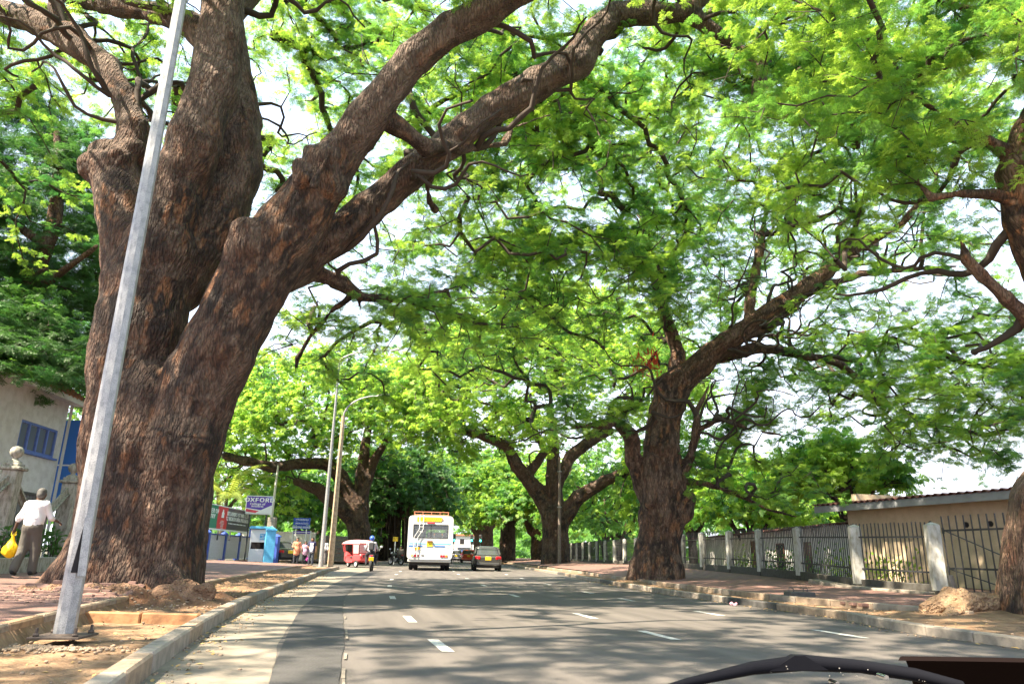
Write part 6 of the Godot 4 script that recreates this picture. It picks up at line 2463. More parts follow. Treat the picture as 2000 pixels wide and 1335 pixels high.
func bus() -> void:
	var t := thing("bus", "white bus with blue stripes and orange roof rack seen from behind", "bus", Vector3(-4.95, 0, -47.6), 0.1)
	var white := worn(mat("bus_white", 0.60, 0.61, 0.63, 0.3), tex(noise(FastNoiseLite.TYPE_SIMPLEX, 0.012, 4, 81), 256, [[0.2, 0.85, 0.84, 0.82], [0.6, 1, 1, 1]]), 0.5)
	white.clearcoat_enabled = true
	white.clearcoat = 0.4
	var W := 2.62
	var y0 := 0.62
	var y1 := 3.08
	var LEN := 8.6
	var body := CSGPolygon3D.new()
	body.name = "body"
	body.polygon = rounded(W, y1 - y0, 0.22, Vector2(0, (y0 + y1) / 2))
	body.depth = LEN
	body.position = Vector3(0, 0, LEN / 2)
	body.material = white
	t.add_child(body)
	csg_box(body, Vector3(0, 1.95, -LEN / 2), Vector3(W - 0.16, 1.95, LEN - 0.2), CSGShape3D.OPERATION_SUBTRACTION, mat("bus_inside", 0.35, 0.35, 0.36, 0.8))
	csg_box(body, Vector3(0, 2.2, -0.1), Vector3(1.98, 0.72, 0.6), CSGShape3D.OPERATION_SUBTRACTION, white)
	for k in 6:
		csg_box(body, Vector3(0, 2.2, -1.2 - k * 1.22), Vector3(W + 0.4, 0.72, 1.06), CSGShape3D.OPERATION_SUBTRACTION, white)
	csg_box(body, Vector3(0, 2.15, -LEN + 0.1), Vector3(2.1, 0.9, 0.6), CSGShape3D.OPERATION_SUBTRACTION, white)
	var zb := LEN / 2
	var m := MB.new()
	m.box(Vector3(0, 2.2, zb - 0.06), Vector3(1.97, 0.71, 0.012), 0.0)
	var gl := mat("clear_glass", 0.1, 0.11, 0.11, 0.05)
	gl.transparency = BaseMaterial3D.TRANSPARENCY_ALPHA
	gl.albedo_color.a = 0.35
	var rw := part("rear_window", m, gl, t)
	m = MB.new()
	for y in [2.2 - 0.365, 2.2 + 0.365]:
		m.box(Vector3(0, y, zb + 0.005), Vector3(2.04, 0.035, 0.03), 0.008)
	for x in [-1.0, 1.0]:
		m.box(Vector3(x, 2.2, zb + 0.005), Vector3(0.035, 0.7, 0.03), 0.008)
	m.box(Vector3(0.02, 2.2, zb - 0.045), Vector3(0.03, 0.7, 0.015), 0.0)
	part("rubber_seal", m, mat("black_plastic", 0.02, 0.02, 0.02, 0.7), rw)
	m = MB.new()
	for y in [2.32, 2.44]:
		m.rod(Vector3(-1.1, y, zb - 0.4), Vector3(1.1, y, zb - 0.4), 0.022)
	part("hand_rail", m, mat("white_metal", 0.75, 0.75, 0.75, 0.4), t)
	for k in 5:
		m = MB.new()
		m.box(Vector3(-0.92 + k * 0.46, 1.85, zb - 0.55), Vector3(0.4, 0.62, 0.1), 0.04)
		part("seat_back", m, mat("seat_vinyl", 0.42, 0.42, 0.45, 0.5), t)
	m = MB.new()
	for x in [-1.0, 0.72]:
		m.box(Vector3(x + 0.15 * signf(-x), 1.36, zb + 0.006), Vector3(0.62, 0.07, 0.012), 0.0)
	m.box(Vector3(-0.84, 1.36, zb + 0.0065), Vector3(0.8, 0.075, 0.012), 0.0)
	part("dark_blue_stripe", m, mat("stripe_blue", 0.03, 0.14, 0.42, 0.35), t)
	m = MB.new()
	m.box(Vector3(0, 1.5, zb + 0.006), Vector3(2.42, 0.06, 0.012), 0.0)
	for s in [-1.0, 1.0]:
		m.box(Vector3(s * (W / 2 + 0.004), 1.5, 0), Vector3(0.01, 0.06, LEN - 0.5), 0.0)
		m.box(Vector3(s * (W / 2 + 0.004), 1.36, 0), Vector3(0.01, 0.08, LEN - 0.5), 0.0)
	part("light_blue_stripe", m, mat("stripe_light_blue", 0.16, 0.46, 0.66, 0.35), t)
	m = MB.new()
	m.box(Vector3(-0.1, 2.87, zb + 0.012), Vector3(1.44, 0.26, 0.03), 0.01)
	var head := part("destination_board", m, mat("board_yellow", 0.80, 0.60, 0.03, 0.4), t)
	m = MB.new()
	for k in 9:
		m.box(Vector3(-0.32 + k * 0.12, 2.90 + 0.02 * sin(k * 2.0), zb + 0.03), Vector3(0.07, 0.09 + 0.03 * sin(k * 4.0), 0.006), 0.0)
		m.box(Vector3(-0.3 + k * 0.11, 2.79, zb + 0.03), Vector3(0.06, 0.03, 0.006), 0.0)
	part("script", m, mat("board_orange", 0.60, 0.22, 0.02, 0.4), head)
	m = MB.new()
	m.box(Vector3(0.0, 2.66, zb + 0.02), Vector3(0.46, 0.06, 0.05), 0.02)
	part("high_brake_light", m, mat("tail_red", 0.45, 0.012, 0.018, 0.12), t)
	m = MB.new()
	m.box(Vector3(-0.02, 1.47, zb + 0.02), Vector3(0.34, 0.24, 0.02), 0.005)
	var pl := part("number_plate", m, mat("plate_yellow", 0.80, 0.58, 0.02, 0.4), t)
	m = MB.new()
	m.box(Vector3(-0.02, 1.63, zb + 0.05), Vector3(0.32, 0.07, 0.1), 0.01)
	part("plate_lamp", m, mat("brown_wood", 0.20, 0.085, 0.05, 0.6), pl)
	m = MB.new()
	m.box(Vector3(-0.72, 1.22, zb + 0.014), Vector3(0.3, 0.16, 0.02), 0.0, Basis(Vector3.BACK, 0.2))
	part("yellow_sticker", m, mat("sticker_yellow", 0.80, 0.42, 0.03, 0.4), t)
	for s in [-1.0, 1.0]:
		for k in 3:
			m = MB.new()
			m.box(Vector3(s * (0.98 - k * 0.15), 0.82, zb + 0.02), Vector3(0.13, 0.13, 0.04), 0.015)
			part("tail_light", m, [mat("tail_amber", 0.62, 0.20, 0.02, 0.15), mat("tail_red"), mat("tail_red")][k], t)
	m = MB.new()
	m.box(Vector3(-0.4, 0.84, zb + 0.01), Vector3(0.16, 0.05, 0.02), 0.0)
	part("badge", m, mat("black_plastic"), t)
	m = MB.new()
	m.box(Vector3(0, 1.3, zb + 0.004), Vector3(2.3, 0.012, 0.006), 0.0)
	m.box(Vector3(0, 1.74, zb + 0.004), Vector3(2.3, 0.012, 0.006), 0.0)
	part("panel_joint", m, mat("joint_grey", 0.3, 0.3, 0.3, 0.6), t)
	# ladder
	var lad := Node3D.new()
	lad.name = "ladder"
	t.add_child(lad)
	for x in [-0.66, -0.44]:
		m = MB.new()
		m.tube(PackedVector3Array([Vector3(x, 3.12, zb - 0.1), Vector3(x, 2.98, zb + 0.06), Vector3(x, 2.3, zb + 0.1), Vector3(x - 0.28, 1.85, zb + 0.1), Vector3(x - 0.28, 0.75, zb + 0.06)]), PackedFloat32Array([0.016, 0.016, 0.016, 0.016, 0.016]), 6)
		part("ladder_rail", m, mat("white_metal"), lad)
	for y in [2.72, 2.44, 2.16]:
		m = MB.new()
		m.rod(Vector3(-0.66, y, zb + 0.1), Vector3(-0.44, y, zb + 0.1), 0.014, 6)
		part("rung", m, mat("white_metal"), lad)
	for y in [1.6, 1.3, 1.0]:
		m = MB.new()
		m.rod(Vector3(-0.94, y, zb + 0.1), Vector3(-0.72, y, zb + 0.1), 0.014, 6)
		part("rung", m, mat("white_metal"), lad)
	# roof rack
	var rk := Node3D.new()
	rk.name = "roof_rack"
	t.add_child(rk)
	var orange := mat("rack_orange", 0.46, 0.17, 0.09, 0.6)
	for y in [3.14, 3.3]:
		m = MB.new()
		for s in [-1.0, 1.0]:
			m.rod(Vector3(s * 1.02, y, zb - 0.25), Vector3(s * 1.02, y, -1.0), 0.02, 6)
		m.rod(Vector3(-1.02, y, zb - 0.25), Vector3(1.02, y, zb - 0.25), 0.022, 6)
		part("rack_rail", m, orange, rk)
	for k in 5:
		m = MB.new()
		m.rod(Vector3(-1.0 + k * 0.5, 3.06, zb - 0.25), Vector3(-1.0 + k * 0.5, 3.3, zb - 0.25), 0.018, 6)
		part("rack_post", m, orange, rk)
	for k in 8:
		m = MB.new()
		m.rod(Vector3(-1.0, 3.14, zb - 0.3 - k * 0.6), Vector3(1.0, 3.14, zb - 0.3 - k * 0.6), 0.015, 5)
		part("rack_slat", m, orange, rk)
	m = MB.new()
	m.box(Vector3(0, 0.55, zb - 0.2), Vector3(2.5, 0.16, 0.3), 0.03)
	part("bumper", m, mat("bumper_grey", 0.5, 0.5, 0.5, 0.5), t)
	m = MB.new()
	m.box(Vector3(0, 0.42, zb - 0.6), Vector3(2.3, 0.24, 0.5), 0.04)
	m.box(Vector3(0, 0.5, 0), Vector3(1.4, 0.3, LEN - 0.8), 0.02)
	m.rod(Vector3(-0.9, 0.42, zb - 1.75), Vector3(0.9, 0.42, zb - 1.75), 0.12)
	part("chassis", m, mat("black_plastic"), t)
	var tyre := mat("tyre", 0.022, 0.022, 0.022, 0.85)
	var rim := mat("bus_rim", 0.2, 0.2, 0.2, 0.6)
	for x in [-1.08, -0.80, 0.80, 1.08]:
		wheel(t, Vector3(x, 0.47, zb - 1.75), 0.47, 0.25, tyre, rim)
	for x in [-1.05, 1.05]:
		wheel(t, Vector3(x, 0.47, -zb + 1.5), 0.47, 0.25, tyre, rim)
	m = MB.new()
	for s in [-1.0, 1.0]:
		m.box(Vector3(s * (W / 2 + 0.16), 2.3, -zb + 0.1), Vector3(0.18, 0.42, 0.08), 0.03)
		m.rod(Vector3(s * (W / 2), 2.6, -zb + 0.1), Vector3(s * (W / 2 + 0.16), 2.5, -zb + 0.1), 0.015)
	part("wing_mirror", m, mat("black_plastic"), t)

func tuktuk() -> void:
	var t := thing("auto_rickshaw", "red three wheeled auto rickshaw with pale pink hood at the corner", "auto rickshaw", Vector3(-9.75, 0, -48.6), 0.75)
	# tail towards +z; seen from behind on its left
	var red := mat("rickshaw_red", 0.55, 0.07, 0.075, 0.3)
	var pink := worn(mat("rickshaw_hood", 0.56, 0.27, 0.28, 0.8), tex(noise(FastNoiseLite.TYPE_SIMPLEX, 0.03, 3, 91), 256, [[0.2, 0.8, 0.75, 0.75], [0.7, 1, 1, 1]]), 1.0)
	var m := MB.new()
	# lower tub: engine deck behind, low step at the doors, nose in front
	var rings := []
	for s in [[1.25, 0.5, 0.42, 0.82], [1.15, 0.6, 0.34, 0.90], [0.5, 0.64, 0.3, 0.88], [0.44, 0.64, 0.28, 0.42], [-0.35, 0.62, 0.28, 0.42], [-0.42, 0.60, 0.3, 0.7], [-0.8, 0.5, 0.32, 0.98], [-1.05, 0.34, 0.4, 0.95], [-1.18, 0.2, 0.5, 0.8]]:
		var ring := []
		for k in 20:
			var a := TAU * (k + 0.5) / 20
			ring.append(Vector3(signf(cos(a)) * pow(absf(cos(a)), 0.35) * s[1], (s[2] + s[3]) / 2 + signf(sin(a)) * pow(absf(sin(a)), 0.4) * (s[3] - s[2]) / 2, s[0]))
		rings.append(ring)
	m.loft(rings)
	part("body", m, red, t)
	m = MB.new()
	rings = []
	for s in [[1.2, 1.48], [1.1, 1.62], [0.8, 1.70], [0.0, 1.72], [-0.6, 1.70], [-0.85, 1.62], [-0.95, 1.5]]:
		var ring := []
		for k in 13:
			var a := PI * k / 12.0
			ring.append(Vector3(cos(a) * 0.66, 1.42 + pow(sin(a), 0.5) * (s[1] - 1.42), s[0]))
		rings.append(ring)
	m.loft(rings, false, false)
	part("hood", m, pink, t)
	m = MB.new()
	m.quad(Vector3(-0.6, 0.9, 1.18), Vector3(0.6, 0.9, 1.18), Vector3(0.62, 1.5, 1.18), Vector3(-0.62, 1.5, 1.18), Vector3.BACK)
	for s in [-1.0, 1.0]:
		m.quad(Vector3(s * 0.64, 0.86, 1.15), Vector3(s * 0.64, 0.86, 0.52), Vector3(s * 0.655, 1.45, 0.48), Vector3(s * 0.655, 1.48, 1.15), Vector3(s, 0, 0))
	part("rear_curtain", m, pink, t)
	m = MB.new()
	m.box(Vector3(0, 1.22, 1.19), Vector3(0.6, 0.32, 0.012), 0.0)
	part("rear_window", m, mat("curtain_window", 0.42, 0.36, 0.40, 0.15), t)
	m = MB.new()
	for s in [-1.0, 1.0]:
		m.rod(Vector3(s * 0.62, 0.4, -0.38), Vector3(s * 0.64, 1.46, -0.6), 0.025, 6)
		m.rod(Vector3(s * 0.62, 0.8, 0.5), Vector3(s * 0.65, 1.46, 0.45), 0.025, 6)
		m.rod(Vector3(s * 0.5, 0.95, -0.85), Vector3(s * 0.62, 1.5, -0.9), 0.025, 6)
		m.rod(Vector3(s * 0.655, 1.44, 1.15), Vector3(s * 0.655, 1.44, -0.9), 0.02, 6)
	m.rod(Vector3(-0.62, 1.46, 1.2), Vector3(0.62, 1.46, 1.2), 0.025, 6)
	part("frame_tube", m, red, t)
	m = MB.new()
	m.quad(Vector3(-0.5, 0.98, -0.83), Vector3(0.5, 0.98, -0.83), Vector3(0.6, 1.48, -0.9), Vector3(-0.6, 1.48, -0.9), Vector3.FORWARD)
	part("windscreen", m, mat("clear_glass"), t)
	m = MB.new()
	m.box(Vector3(0, 0.62, 0.2), Vector3(1.1, 0.16, 0.45), 0.04)
	m.box(Vector3(0, 0.88, 0.42), Vector3(1.1, 0.42, 0.12), 0.04)
	m.box(Vector3(0, 0.62, -0.28), Vector3(0.42, 0.12, 0.3), 0.04)
	part("seat", m, mat("seat_dark", 0.03, 0.03, 0.03, 0.6), t)
	var drv := MB.new()
	drv.rod(Vector3(-0.3, 0.98, -0.6), Vector3(0.3, 0.98, -0.6), 0.02)
	drv.rod(Vector3(0, 0.98, -0.6), Vector3(0, 0.5, -0.85), 0.03)
	part("handlebar", drv, mat("black_plastic"), t)
	for s in [-1.0, 1.0]:
		m = MB.new()
		m.box(Vector3(s * 0.5, 0.62, 1.24), Vector3(0.12, 0.1, 0.05), 0.02)
		part("tail_light", m, mat("tail_red"), t)
	m = MB.new()
	for k in 5:
		m.box(Vector3(-0.3 + k * 0.15, 0.7, 1.255), Vector3(0.09, 0.2, 0.01), 0.0)
	part("engine_grille", m, mat("black_plastic"), t)
	var tyre := mat("tyre")
	var rim := mat("pale_rim", 0.62, 0.58, 0.56, 0.5)
	wheel(t, Vector3(-0.58, 0.23, 0.85), 0.23, 0.12, tyre, rim)
	wheel(t, Vector3(0.58, 0.23, 0.85), 0.23, 0.12, tyre, rim)
	wheel(t, Vector3(0, 0.23, -1.0), 0.23, 0.12, tyre, rim)
	m = MB.new()
	m.box(Vector3(0, 0.5, -1.05), Vector3(0.2, 0.06, 0.5), 0.02)
	part("mudguard", m, red, t)

func motorcycle(label: String, at: Vector3, turn: float, paint: Material, plate: bool) -> Node3D:
	var t := thing("motorcycle", label, "motorcycle", at, turn)
	var tyre := mat("tyre")
	var blk := mat("black_plastic")
	for z in [0.62, -0.62]:
		wheel(t, Vector3(0, 0.3, z), 0.3, 0.1, tyre, mat("wheel_rim"))
	var m := MB.new()
	m.tube(PackedVector3Array([Vector3(0, 0.72, -0.5), Vector3(0, 0.45, -0.2), Vector3(0, 0.4, 0.15), Vector3(0, 0.62, 0.4)]), PackedFloat32Array([0.04, 0.06, 0.08, 0.04]), 8)
	for s in [-1.0, 1.0]:
		m.rod(Vector3(s * 0.08, 0.3, 0.62), Vector3(s * 0.1, 0.68, 0.45), 0.025, 6)
		m.rod(Vector3(s * 0.07, 0.3, -0.62), Vector3(s * 0.09, 0.95, -0.42), 0.025, 6)
		m.rod(Vector3(s * 0.07, 0.3, 0.6), Vector3(s * 0.08, 0.32, 0.0), 0.02, 6)
	part("frame", m, blk, t)
	m = MB.new()
	m.box(Vector3(0, 0.4, -0.05), Vector3(0.26, 0.3, 0.36), 0.06)
	m.rod(Vector3(0.14, 0.32, -0.1), Vector3(0.16, 0.38, 0.6), 0.045, 8)
	part("engine", m, mat("engine_grey", 0.2, 0.2, 0.2, 0.4, 0.6), t)
	m = MB.new()
	m.box(Vector3(0, 0.80, 0.3), Vector3(0.26, 0.09, 0.7), 0.04)
	part("seat", m, blk, t)
	m = MB.new()
	m.ball(Vector3(0, 0.82, -0.22), Vector3(0.15, 0.14, 0.26))
	m.box(Vector3(0, 0.7, 0.5), Vector3(0.24, 0.16, 0.36), 0.06)
	part("fairing", m, paint, t)
	m = MB.new()
	m.rod(Vector3(-0.36, 1.02, -0.36), Vector3(0.36, 1.02, -0.36), 0.018, 6)
	part("handlebar", m, blk, t)
	for s in [-1.0, 1.0]:
		m = MB.new()
		m.rod(Vector3(s * 0.3, 1.02, -0.36), Vector3(s * 0.38, 1.2, -0.34), 0.01, 5)
		m.ball(Vector3(s * 0.42, 1.24, -0.33), Vector3(0.08, 0.06, 0.02))
		part("mirror", m, mat("mirror_face", 0.7, 0.7, 0.72, 0.1, 0.6), t)
	m = MB.new()
	m.box(Vector3(0, 0.78, 0.7), Vector3(0.16, 0.07, 0.06), 0.02)
	part("tail_light", m, mat("tail_red"), t)
	m = MB.new()
	m.box(Vector3(0, 0.55, 0.74), Vector3(0.14, 0.3, 0.03), 0.01, Basis(Vector3.RIGHT, 0.2))
	part("rear_mudguard", m, blk, t)
	if plate:
		m = MB.new()
		m.box(Vector3(0, 0.62, 0.77), Vector3(0.24, 0.2, 0.012), 0.003, Basis(Vector3.RIGHT, 0.2))
		part("number_plate", m, mat("plate_yellow"), t)
	m = MB.new()
	m.ball(Vector3(0, 0.92, -0.55), Vector3(0.1, 0.1, 0.08))
	part("headlight", m, mat("mirror_face"), t)
	return t

func traffic() -> void:
	bus()
	tuktuk()
	var grey := mat("paint_grey", 0.045, 0.043, 0.038, 0.2, 0.3)
	grey.clearcoat_enabled = true
	car("car", "dark grey saloon car with yellow plate right of the bus", "car", Vector3(-1.36, 0, -47.4), 0.09, 4.4, 1.7, 1.46, grey, false, "")
	var red := mat("paint_orange_red", 0.78, 0.09, 0.03, 0.2)
	red.clearcoat_enabled = true
	car("car", "orange red hatchback ahead of the grey saloon", "car", Vector3(-4.75, 0, -90), 0.09, 3.7, 1.66, 1.5, red, true, "")
	var black := mat("paint_black", 0.012, 0.012, 0.014, 0.12)
	black.clearcoat_enabled = true
	car("car", "black car with its tail poking out of the school gate", "car", Vector3(-16.85, 0.12, -54.4), 0.75, 4.5, 1.75, 1.46, black, false, "")
	var silver := mat("paint_silver", 0.46, 0.44, 0.5, 0.25, 0.4)
	car("car", "small silver lilac car beyond the bus", "car", Vector3(-6.9, 0, -100), 0.09, 3.8, 1.6, 1.5, silver, true, "")
	var bluep := mat("paint_blue", 0.05, 0.12, 0.5, 0.25)
	car("car", "blue car between the silver car and the orange red one", "car", Vector3(-6.6, 0, -112), 0.09, 3.8, 1.65, 1.5, bluep, true, "")
	# far lorry
	var lo := thing("box_lorry", "pale lilac box lorry far ahead above the small cars", "lorry", Vector3(-7.3, 0, -124), 0.08)
	var m := MB.new()
	m.box(Vector3(0, 1.3, 0.6), Vector3(2.1, 1.45, 4.6), 0.05)
	part("cargo_box", m, mat("lorry_box", 0.42, 0.38, 0.46, 0.5), lo)
	m = MB.new()
	m.box(Vector3(0, 1.2, -2.6), Vector3(1.9, 1.4, 1.4), 0.15)
	part("cab", m, mat("bus_white"), lo)
	m = MB.new()
	m.box(Vector3(0, 0.6, 0.2), Vector3(1.2, 0.2, 6.0), 0.02)
	part("chassis", m, mat("black_plastic"), lo)
	for x in [-0.85, 0.85]:
		for z in [1.8, -2.4]:
			wheel(lo, Vector3(x, 0.42, z), 0.42, 0.25, mat("tyre"), mat("bus_rim"))
	for x in [-1.0, 1.0]:
		m = MB.new()
		m.box(Vector3(x, 0.7, 2.92), Vector3(0.2, 0.12, 0.05), 0.01)
		part("tail_light", m, mat("tail_red"), lo)
	motorcycle("blue motorcycle with a yellow plate ridden by the helmeted rider", Vector3(-7.1, 0, -39.3), 0.12, mat("bike_blue", 0.10, 0.13, 0.42, 0.3), true)
	motorcycle("dark motorcycle parked left of the bus beside the yellow board", Vector3(-9.0, 0.0, -60.5), 0.9, mat("bike_dark", 0.04, 0.04, 0.04, 0.4), false)
	motorcycle("dark motorcycle far ahead on the right side of the bus", Vector3(-6.0, 0, -80), 0.1, mat("bike_dark"), false)
	# far pale building at the end of the avenue
	var b := thing("far_building", "small pale building closing the end of the road", "building", Vector3(-13, 0, -215))
	m = MB.new()
	m.box(Vector3(0, 3, 0), Vector3(16, 6, 8), 0.0)
	part("wall", m, mats["white_plaster"], b)
	m = MB.new()
	m.box(Vector3(0, 6.2, 0), Vector3(17, 0.4, 9), 0.0)
	part("roof", m, mats["roof_tile"], b)
	for k in 5:
		for y in [1.6, 4.4]:
			m = MB.new()
			m.box(Vector3(-6 + k * 3, y, 4.02), Vector3(1.2, 1.4, 0.06), 0.0)
			part("window", m, mat("painted_cavity_shade"), b)

func hand(m: MB, wrist: Vector3, dir: Vector3, palm: Vector3, thumb_side: Vector3, curl: float, s: float) -> void:
	var d := dir.normalized()
	var side := (thumb_side - d * thumb_side.dot(d)).normalized()
	var n := side.cross(d).normalized()
	if n.dot(palm) < 0.0:
		n = -n
	m.box(wrist + d * 0.045 * s, Vector3(0.078, 0.095, 0.03) * s, 0.012 * s, Basis(side, d, side.cross(d)))
	for f in 4:
		var len: float = [0.072, 0.082, 0.077, 0.06][f] * s
		var p := wrist + d * 0.088 * s + side * (0.03 - f * 0.0195) * s
		var pts := PackedVector3Array([p])
		var rad := PackedFloat32Array([0.0095 * s])
		for k in 3:
			var a := curl * (k + 0.6)
			p += (d * cos(a) + n * sin(a)) * (len * [0.42, 0.32, 0.26][k])
			pts.append(p)
			rad.append([0.009, 0.0085, 0.007][k] * s)
		m.tube(pts, rad, 6)
	var t := wrist + d * 0.02 * s + side * 0.034 * s
	m.tube(PackedVector3Array([t, t + (d * 0.7 + side * 0.7) * 0.032 * s, t + (d * 1.1 + side * 0.75 + n * 0.4 * curl) * 0.052 * s]), PackedFloat32Array([0.012 * s, 0.0105 * s, 0.008 * s]), 6)

# looks towards +z; the pose is given as offsets from hips and shoulders (left of the body is +x)
func person(label: String, at: Vector3, turn: float, q: Dictionary) -> Node3D:
	var t := thing("person", label, "person", at, turn)
	var s: float = q.get("h", 1.7) / 1.7
	var cell: float = q.get("cell", 0.022)
	var skin: Color = q.get("skin", Color(0.16, 0.085, 0.055))
	var hip: Vector3 = q.get("hip", Vector3(0, 0.93, 0))
	var lean: Vector3 = q.get("lean", Vector3.ZERO)
	var chest := hip + Vector3(0, 0.36, 0) + lean
	var neck := chest + Vector3(0, 0.18, 0) + lean * 0.4
	var head: Vector3 = neck + Vector3(0, 0.155, 0.015) + lean * 0.2 + q.get("nod", Vector3.ZERO)
	var sh := [neck + Vector3(0.175, -0.06, 0), neck + Vector3(-0.175, -0.06, 0)]
	var arms: Array = q.get("arms", [[Vector3(0.06, -0.28, 0), Vector3(0.07, -0.52, 0.05)], [Vector3(-0.06, -0.28, 0), Vector3(-0.07, -0.52, 0.05)]])
	var legs: Array = q.get("legs", [[Vector3(0.02, -0.42, 0.01), Vector3(0.03, -0.84, -0.02)], [Vector3(-0.02, -0.42, 0.01), Vector3(-0.03, -0.84, -0.02)]])
	var hp := [hip + Vector3(0.085, -0.02, 0), hip + Vector3(-0.085, -0.02, 0)]
	var body := Field.new()
	var shirt := Field.new()
	var low := Field.new()
	var hair := Field.new()
	var shoes := Field.new()
	var women: bool = q.get("women", false)
	var bw := 0.9 if women else 1.0
	for f in [[body, 0.0], [shirt, 0.016]]:
		var g: Field = f[0]
		var e: float = f[1]
		for x in [-0.055, 0.055]:
			g.bone(hip + Vector3(x, 0.04, 0), hip + Vector3(x, 0.17, 0) + lean * 0.4, 0.105 + e, 0.098 + e, 0.09)
			g.bone(hip + Vector3(x, 0.17, 0) + lean * 0.4, chest + Vector3(x * 1.25, 0.06, 0), 0.098 + e, 0.108 * bw + e, 0.09)
		for k in 2:
			g.bone(chest + Vector3(0, 0.08, 0), sh[k], 0.09 + e, 0.055 + e, 0.07)
	if women:
		for f in [body, shirt]:
			for x in [-0.07, 0.07]:
				f.bone(chest + Vector3(x, -0.0, 0.07), chest + Vector3(x, -0.02, 0.075), 0.062, 0.06, 0.05)
	var sleeve: float = q.get("sleeve", 0.7)
	for k in 2:
		var el: Vector3 = sh[k] + arms[k][0]
		var wr: Vector3 = sh[k] + arms[k][1]
		body.bone(sh[k], el, 0.05, 0.04, 0.03)
		body.bone(el, wr, 0.04, 0.026, 0.02)
		if sleeve <= 1.0:
			shirt.bone(sh[k], sh[k].lerp(el, sleeve), 0.068, 0.064, 0.05)
		else:
			shirt.bone(sh[k], el, 0.068, 0.06, 0.05)
			shirt.bone(el, el.lerp(wr, sleeve - 1.0), 0.058, 0.05, 0.04)
		var kn: Vector3 = hp[k] + legs[k][0]
		var an: Vector3 = hp[k] + legs[k][1]
		body.bone(hp[k], kn, 0.082, 0.056, 0.05)
		body.bone(kn, an, 0.056, 0.038, 0.03)
		var toe: Vector3 = q.get("toes", [Vector3(0.02, -0.045, 0.15), Vector3(-0.02, -0.045, 0.15)])[k]
		body.bone(an + Vector3(0, -0.03, -0.03), an + toe, 0.036, 0.026, 0.02)
		shoes.bone(an + Vector3(0, -0.035, -0.045), an + toe + Vector3(0, 0.0, 0), 0.044, 0.034, 0.04)
		shoes.bone(an + Vector3(0, 0.0, -0.02), an + Vector3(0, -0.03, -0.02), 0.045, 0.046, 0.03)
		if not q.get("skirt", false):
			var loose: float = q.get("loose", 0.02)
			low.bone(hp[k] + Vector3(0, 0.02, 0), kn, 0.098, 0.06 + loose, 0.07)
			low.bone(kn, an + Vector3(0, 0.02, 0), 0.06 + loose, 0.045 + loose * 1.3, 0.03)
	for x in [-0.05, 0.05]:
		low.bone(hip + Vector3(x, 0.02, 0), hip + Vector3(x, 0.1, 0), 0.125, 0.112, 0.08)
	if q.get("skirt", false):
		for x in [-0.06, 0.06]:
			low.bone(hip + Vector3(x, 0.0, 0), hip + Vector3(x * 1.3, -0.42, 0), 0.13, 0.15, 0.1)
	if q.get("tunic", 0.0) > 0.0:
		for x in [-0.05, 0.05]:
			shirt.bone(hip + Vector3(x, 0.05, 0), hip + Vector3(x * 1.2, -q.tunic, 0), 0.135, 0.14, 0.1)
	body.bone(neck + Vector3(0, -0.04, 0), neck + Vector3(0, 0.08, 0.01), 0.058, 0.05, 0.04)
	body.bone(head + Vector3(0, 0.045, -0.012), head + Vector3(0, -0.01, 0.0), 0.088, 0.078, 0.05)
	body.bone(head + Vector3(0, -0.03, 0.025), head + Vector3(0, -0.065, 0.045), 0.062, 0.042, 0.04)
	body.bone(head + Vector3(0, 0.02, 0.085), head + Vector3(0, -0.018, 0.102), 0.011, 0.017, 0.015)
	for x in [-1.0, 1.0]:
		body.bone(head + Vector3(x * 0.083, 0.015, -0.005), head + Vector3(x * 0.083, -0.02, 0.0), 0.018, 0.014, 0.012)
	if not q.get("bald", false):
		hair.bone(head + Vector3(0, 0.06, -0.02), head + Vector3(0, 0.0, -0.045), 0.092, 0.082, 0.05)
		if q.get("long", false):
			hair.bone(head + Vector3(0, 0.0, -0.06), neck + Vector3(0, -0.14, -0.09), 0.075, 0.06, 0.06)
			for x in [-1.0, 1.0]:
				hair.bone(head + Vector3(x * 0.07, 0.03, -0.03), neck + Vector3(x * 0.08, 0.0, -0.03), 0.04, 0.035, 0.04)
	var made := [["body", body, mat("skin", 1, 1, 1, 0.6), skin], ["shirt", shirt, mat("cloth", 1, 1, 1, 0.9), q.get("shirt", Color(0.75, 0.75, 0.78))], ["skirt" if q.get("skirt", false) else "trousers", low, mat("cloth"), q.get("pants", Color(0.05, 0.05, 0.06))], ["hair", hair, mat("hair", 1, 1, 1, 0.7), q.get("hair", Color(0.015, 0.012, 0.01))], ["shoes", shoes, mat("cloth"), q.get("shoes", Color(0.02, 0.02, 0.02))]]
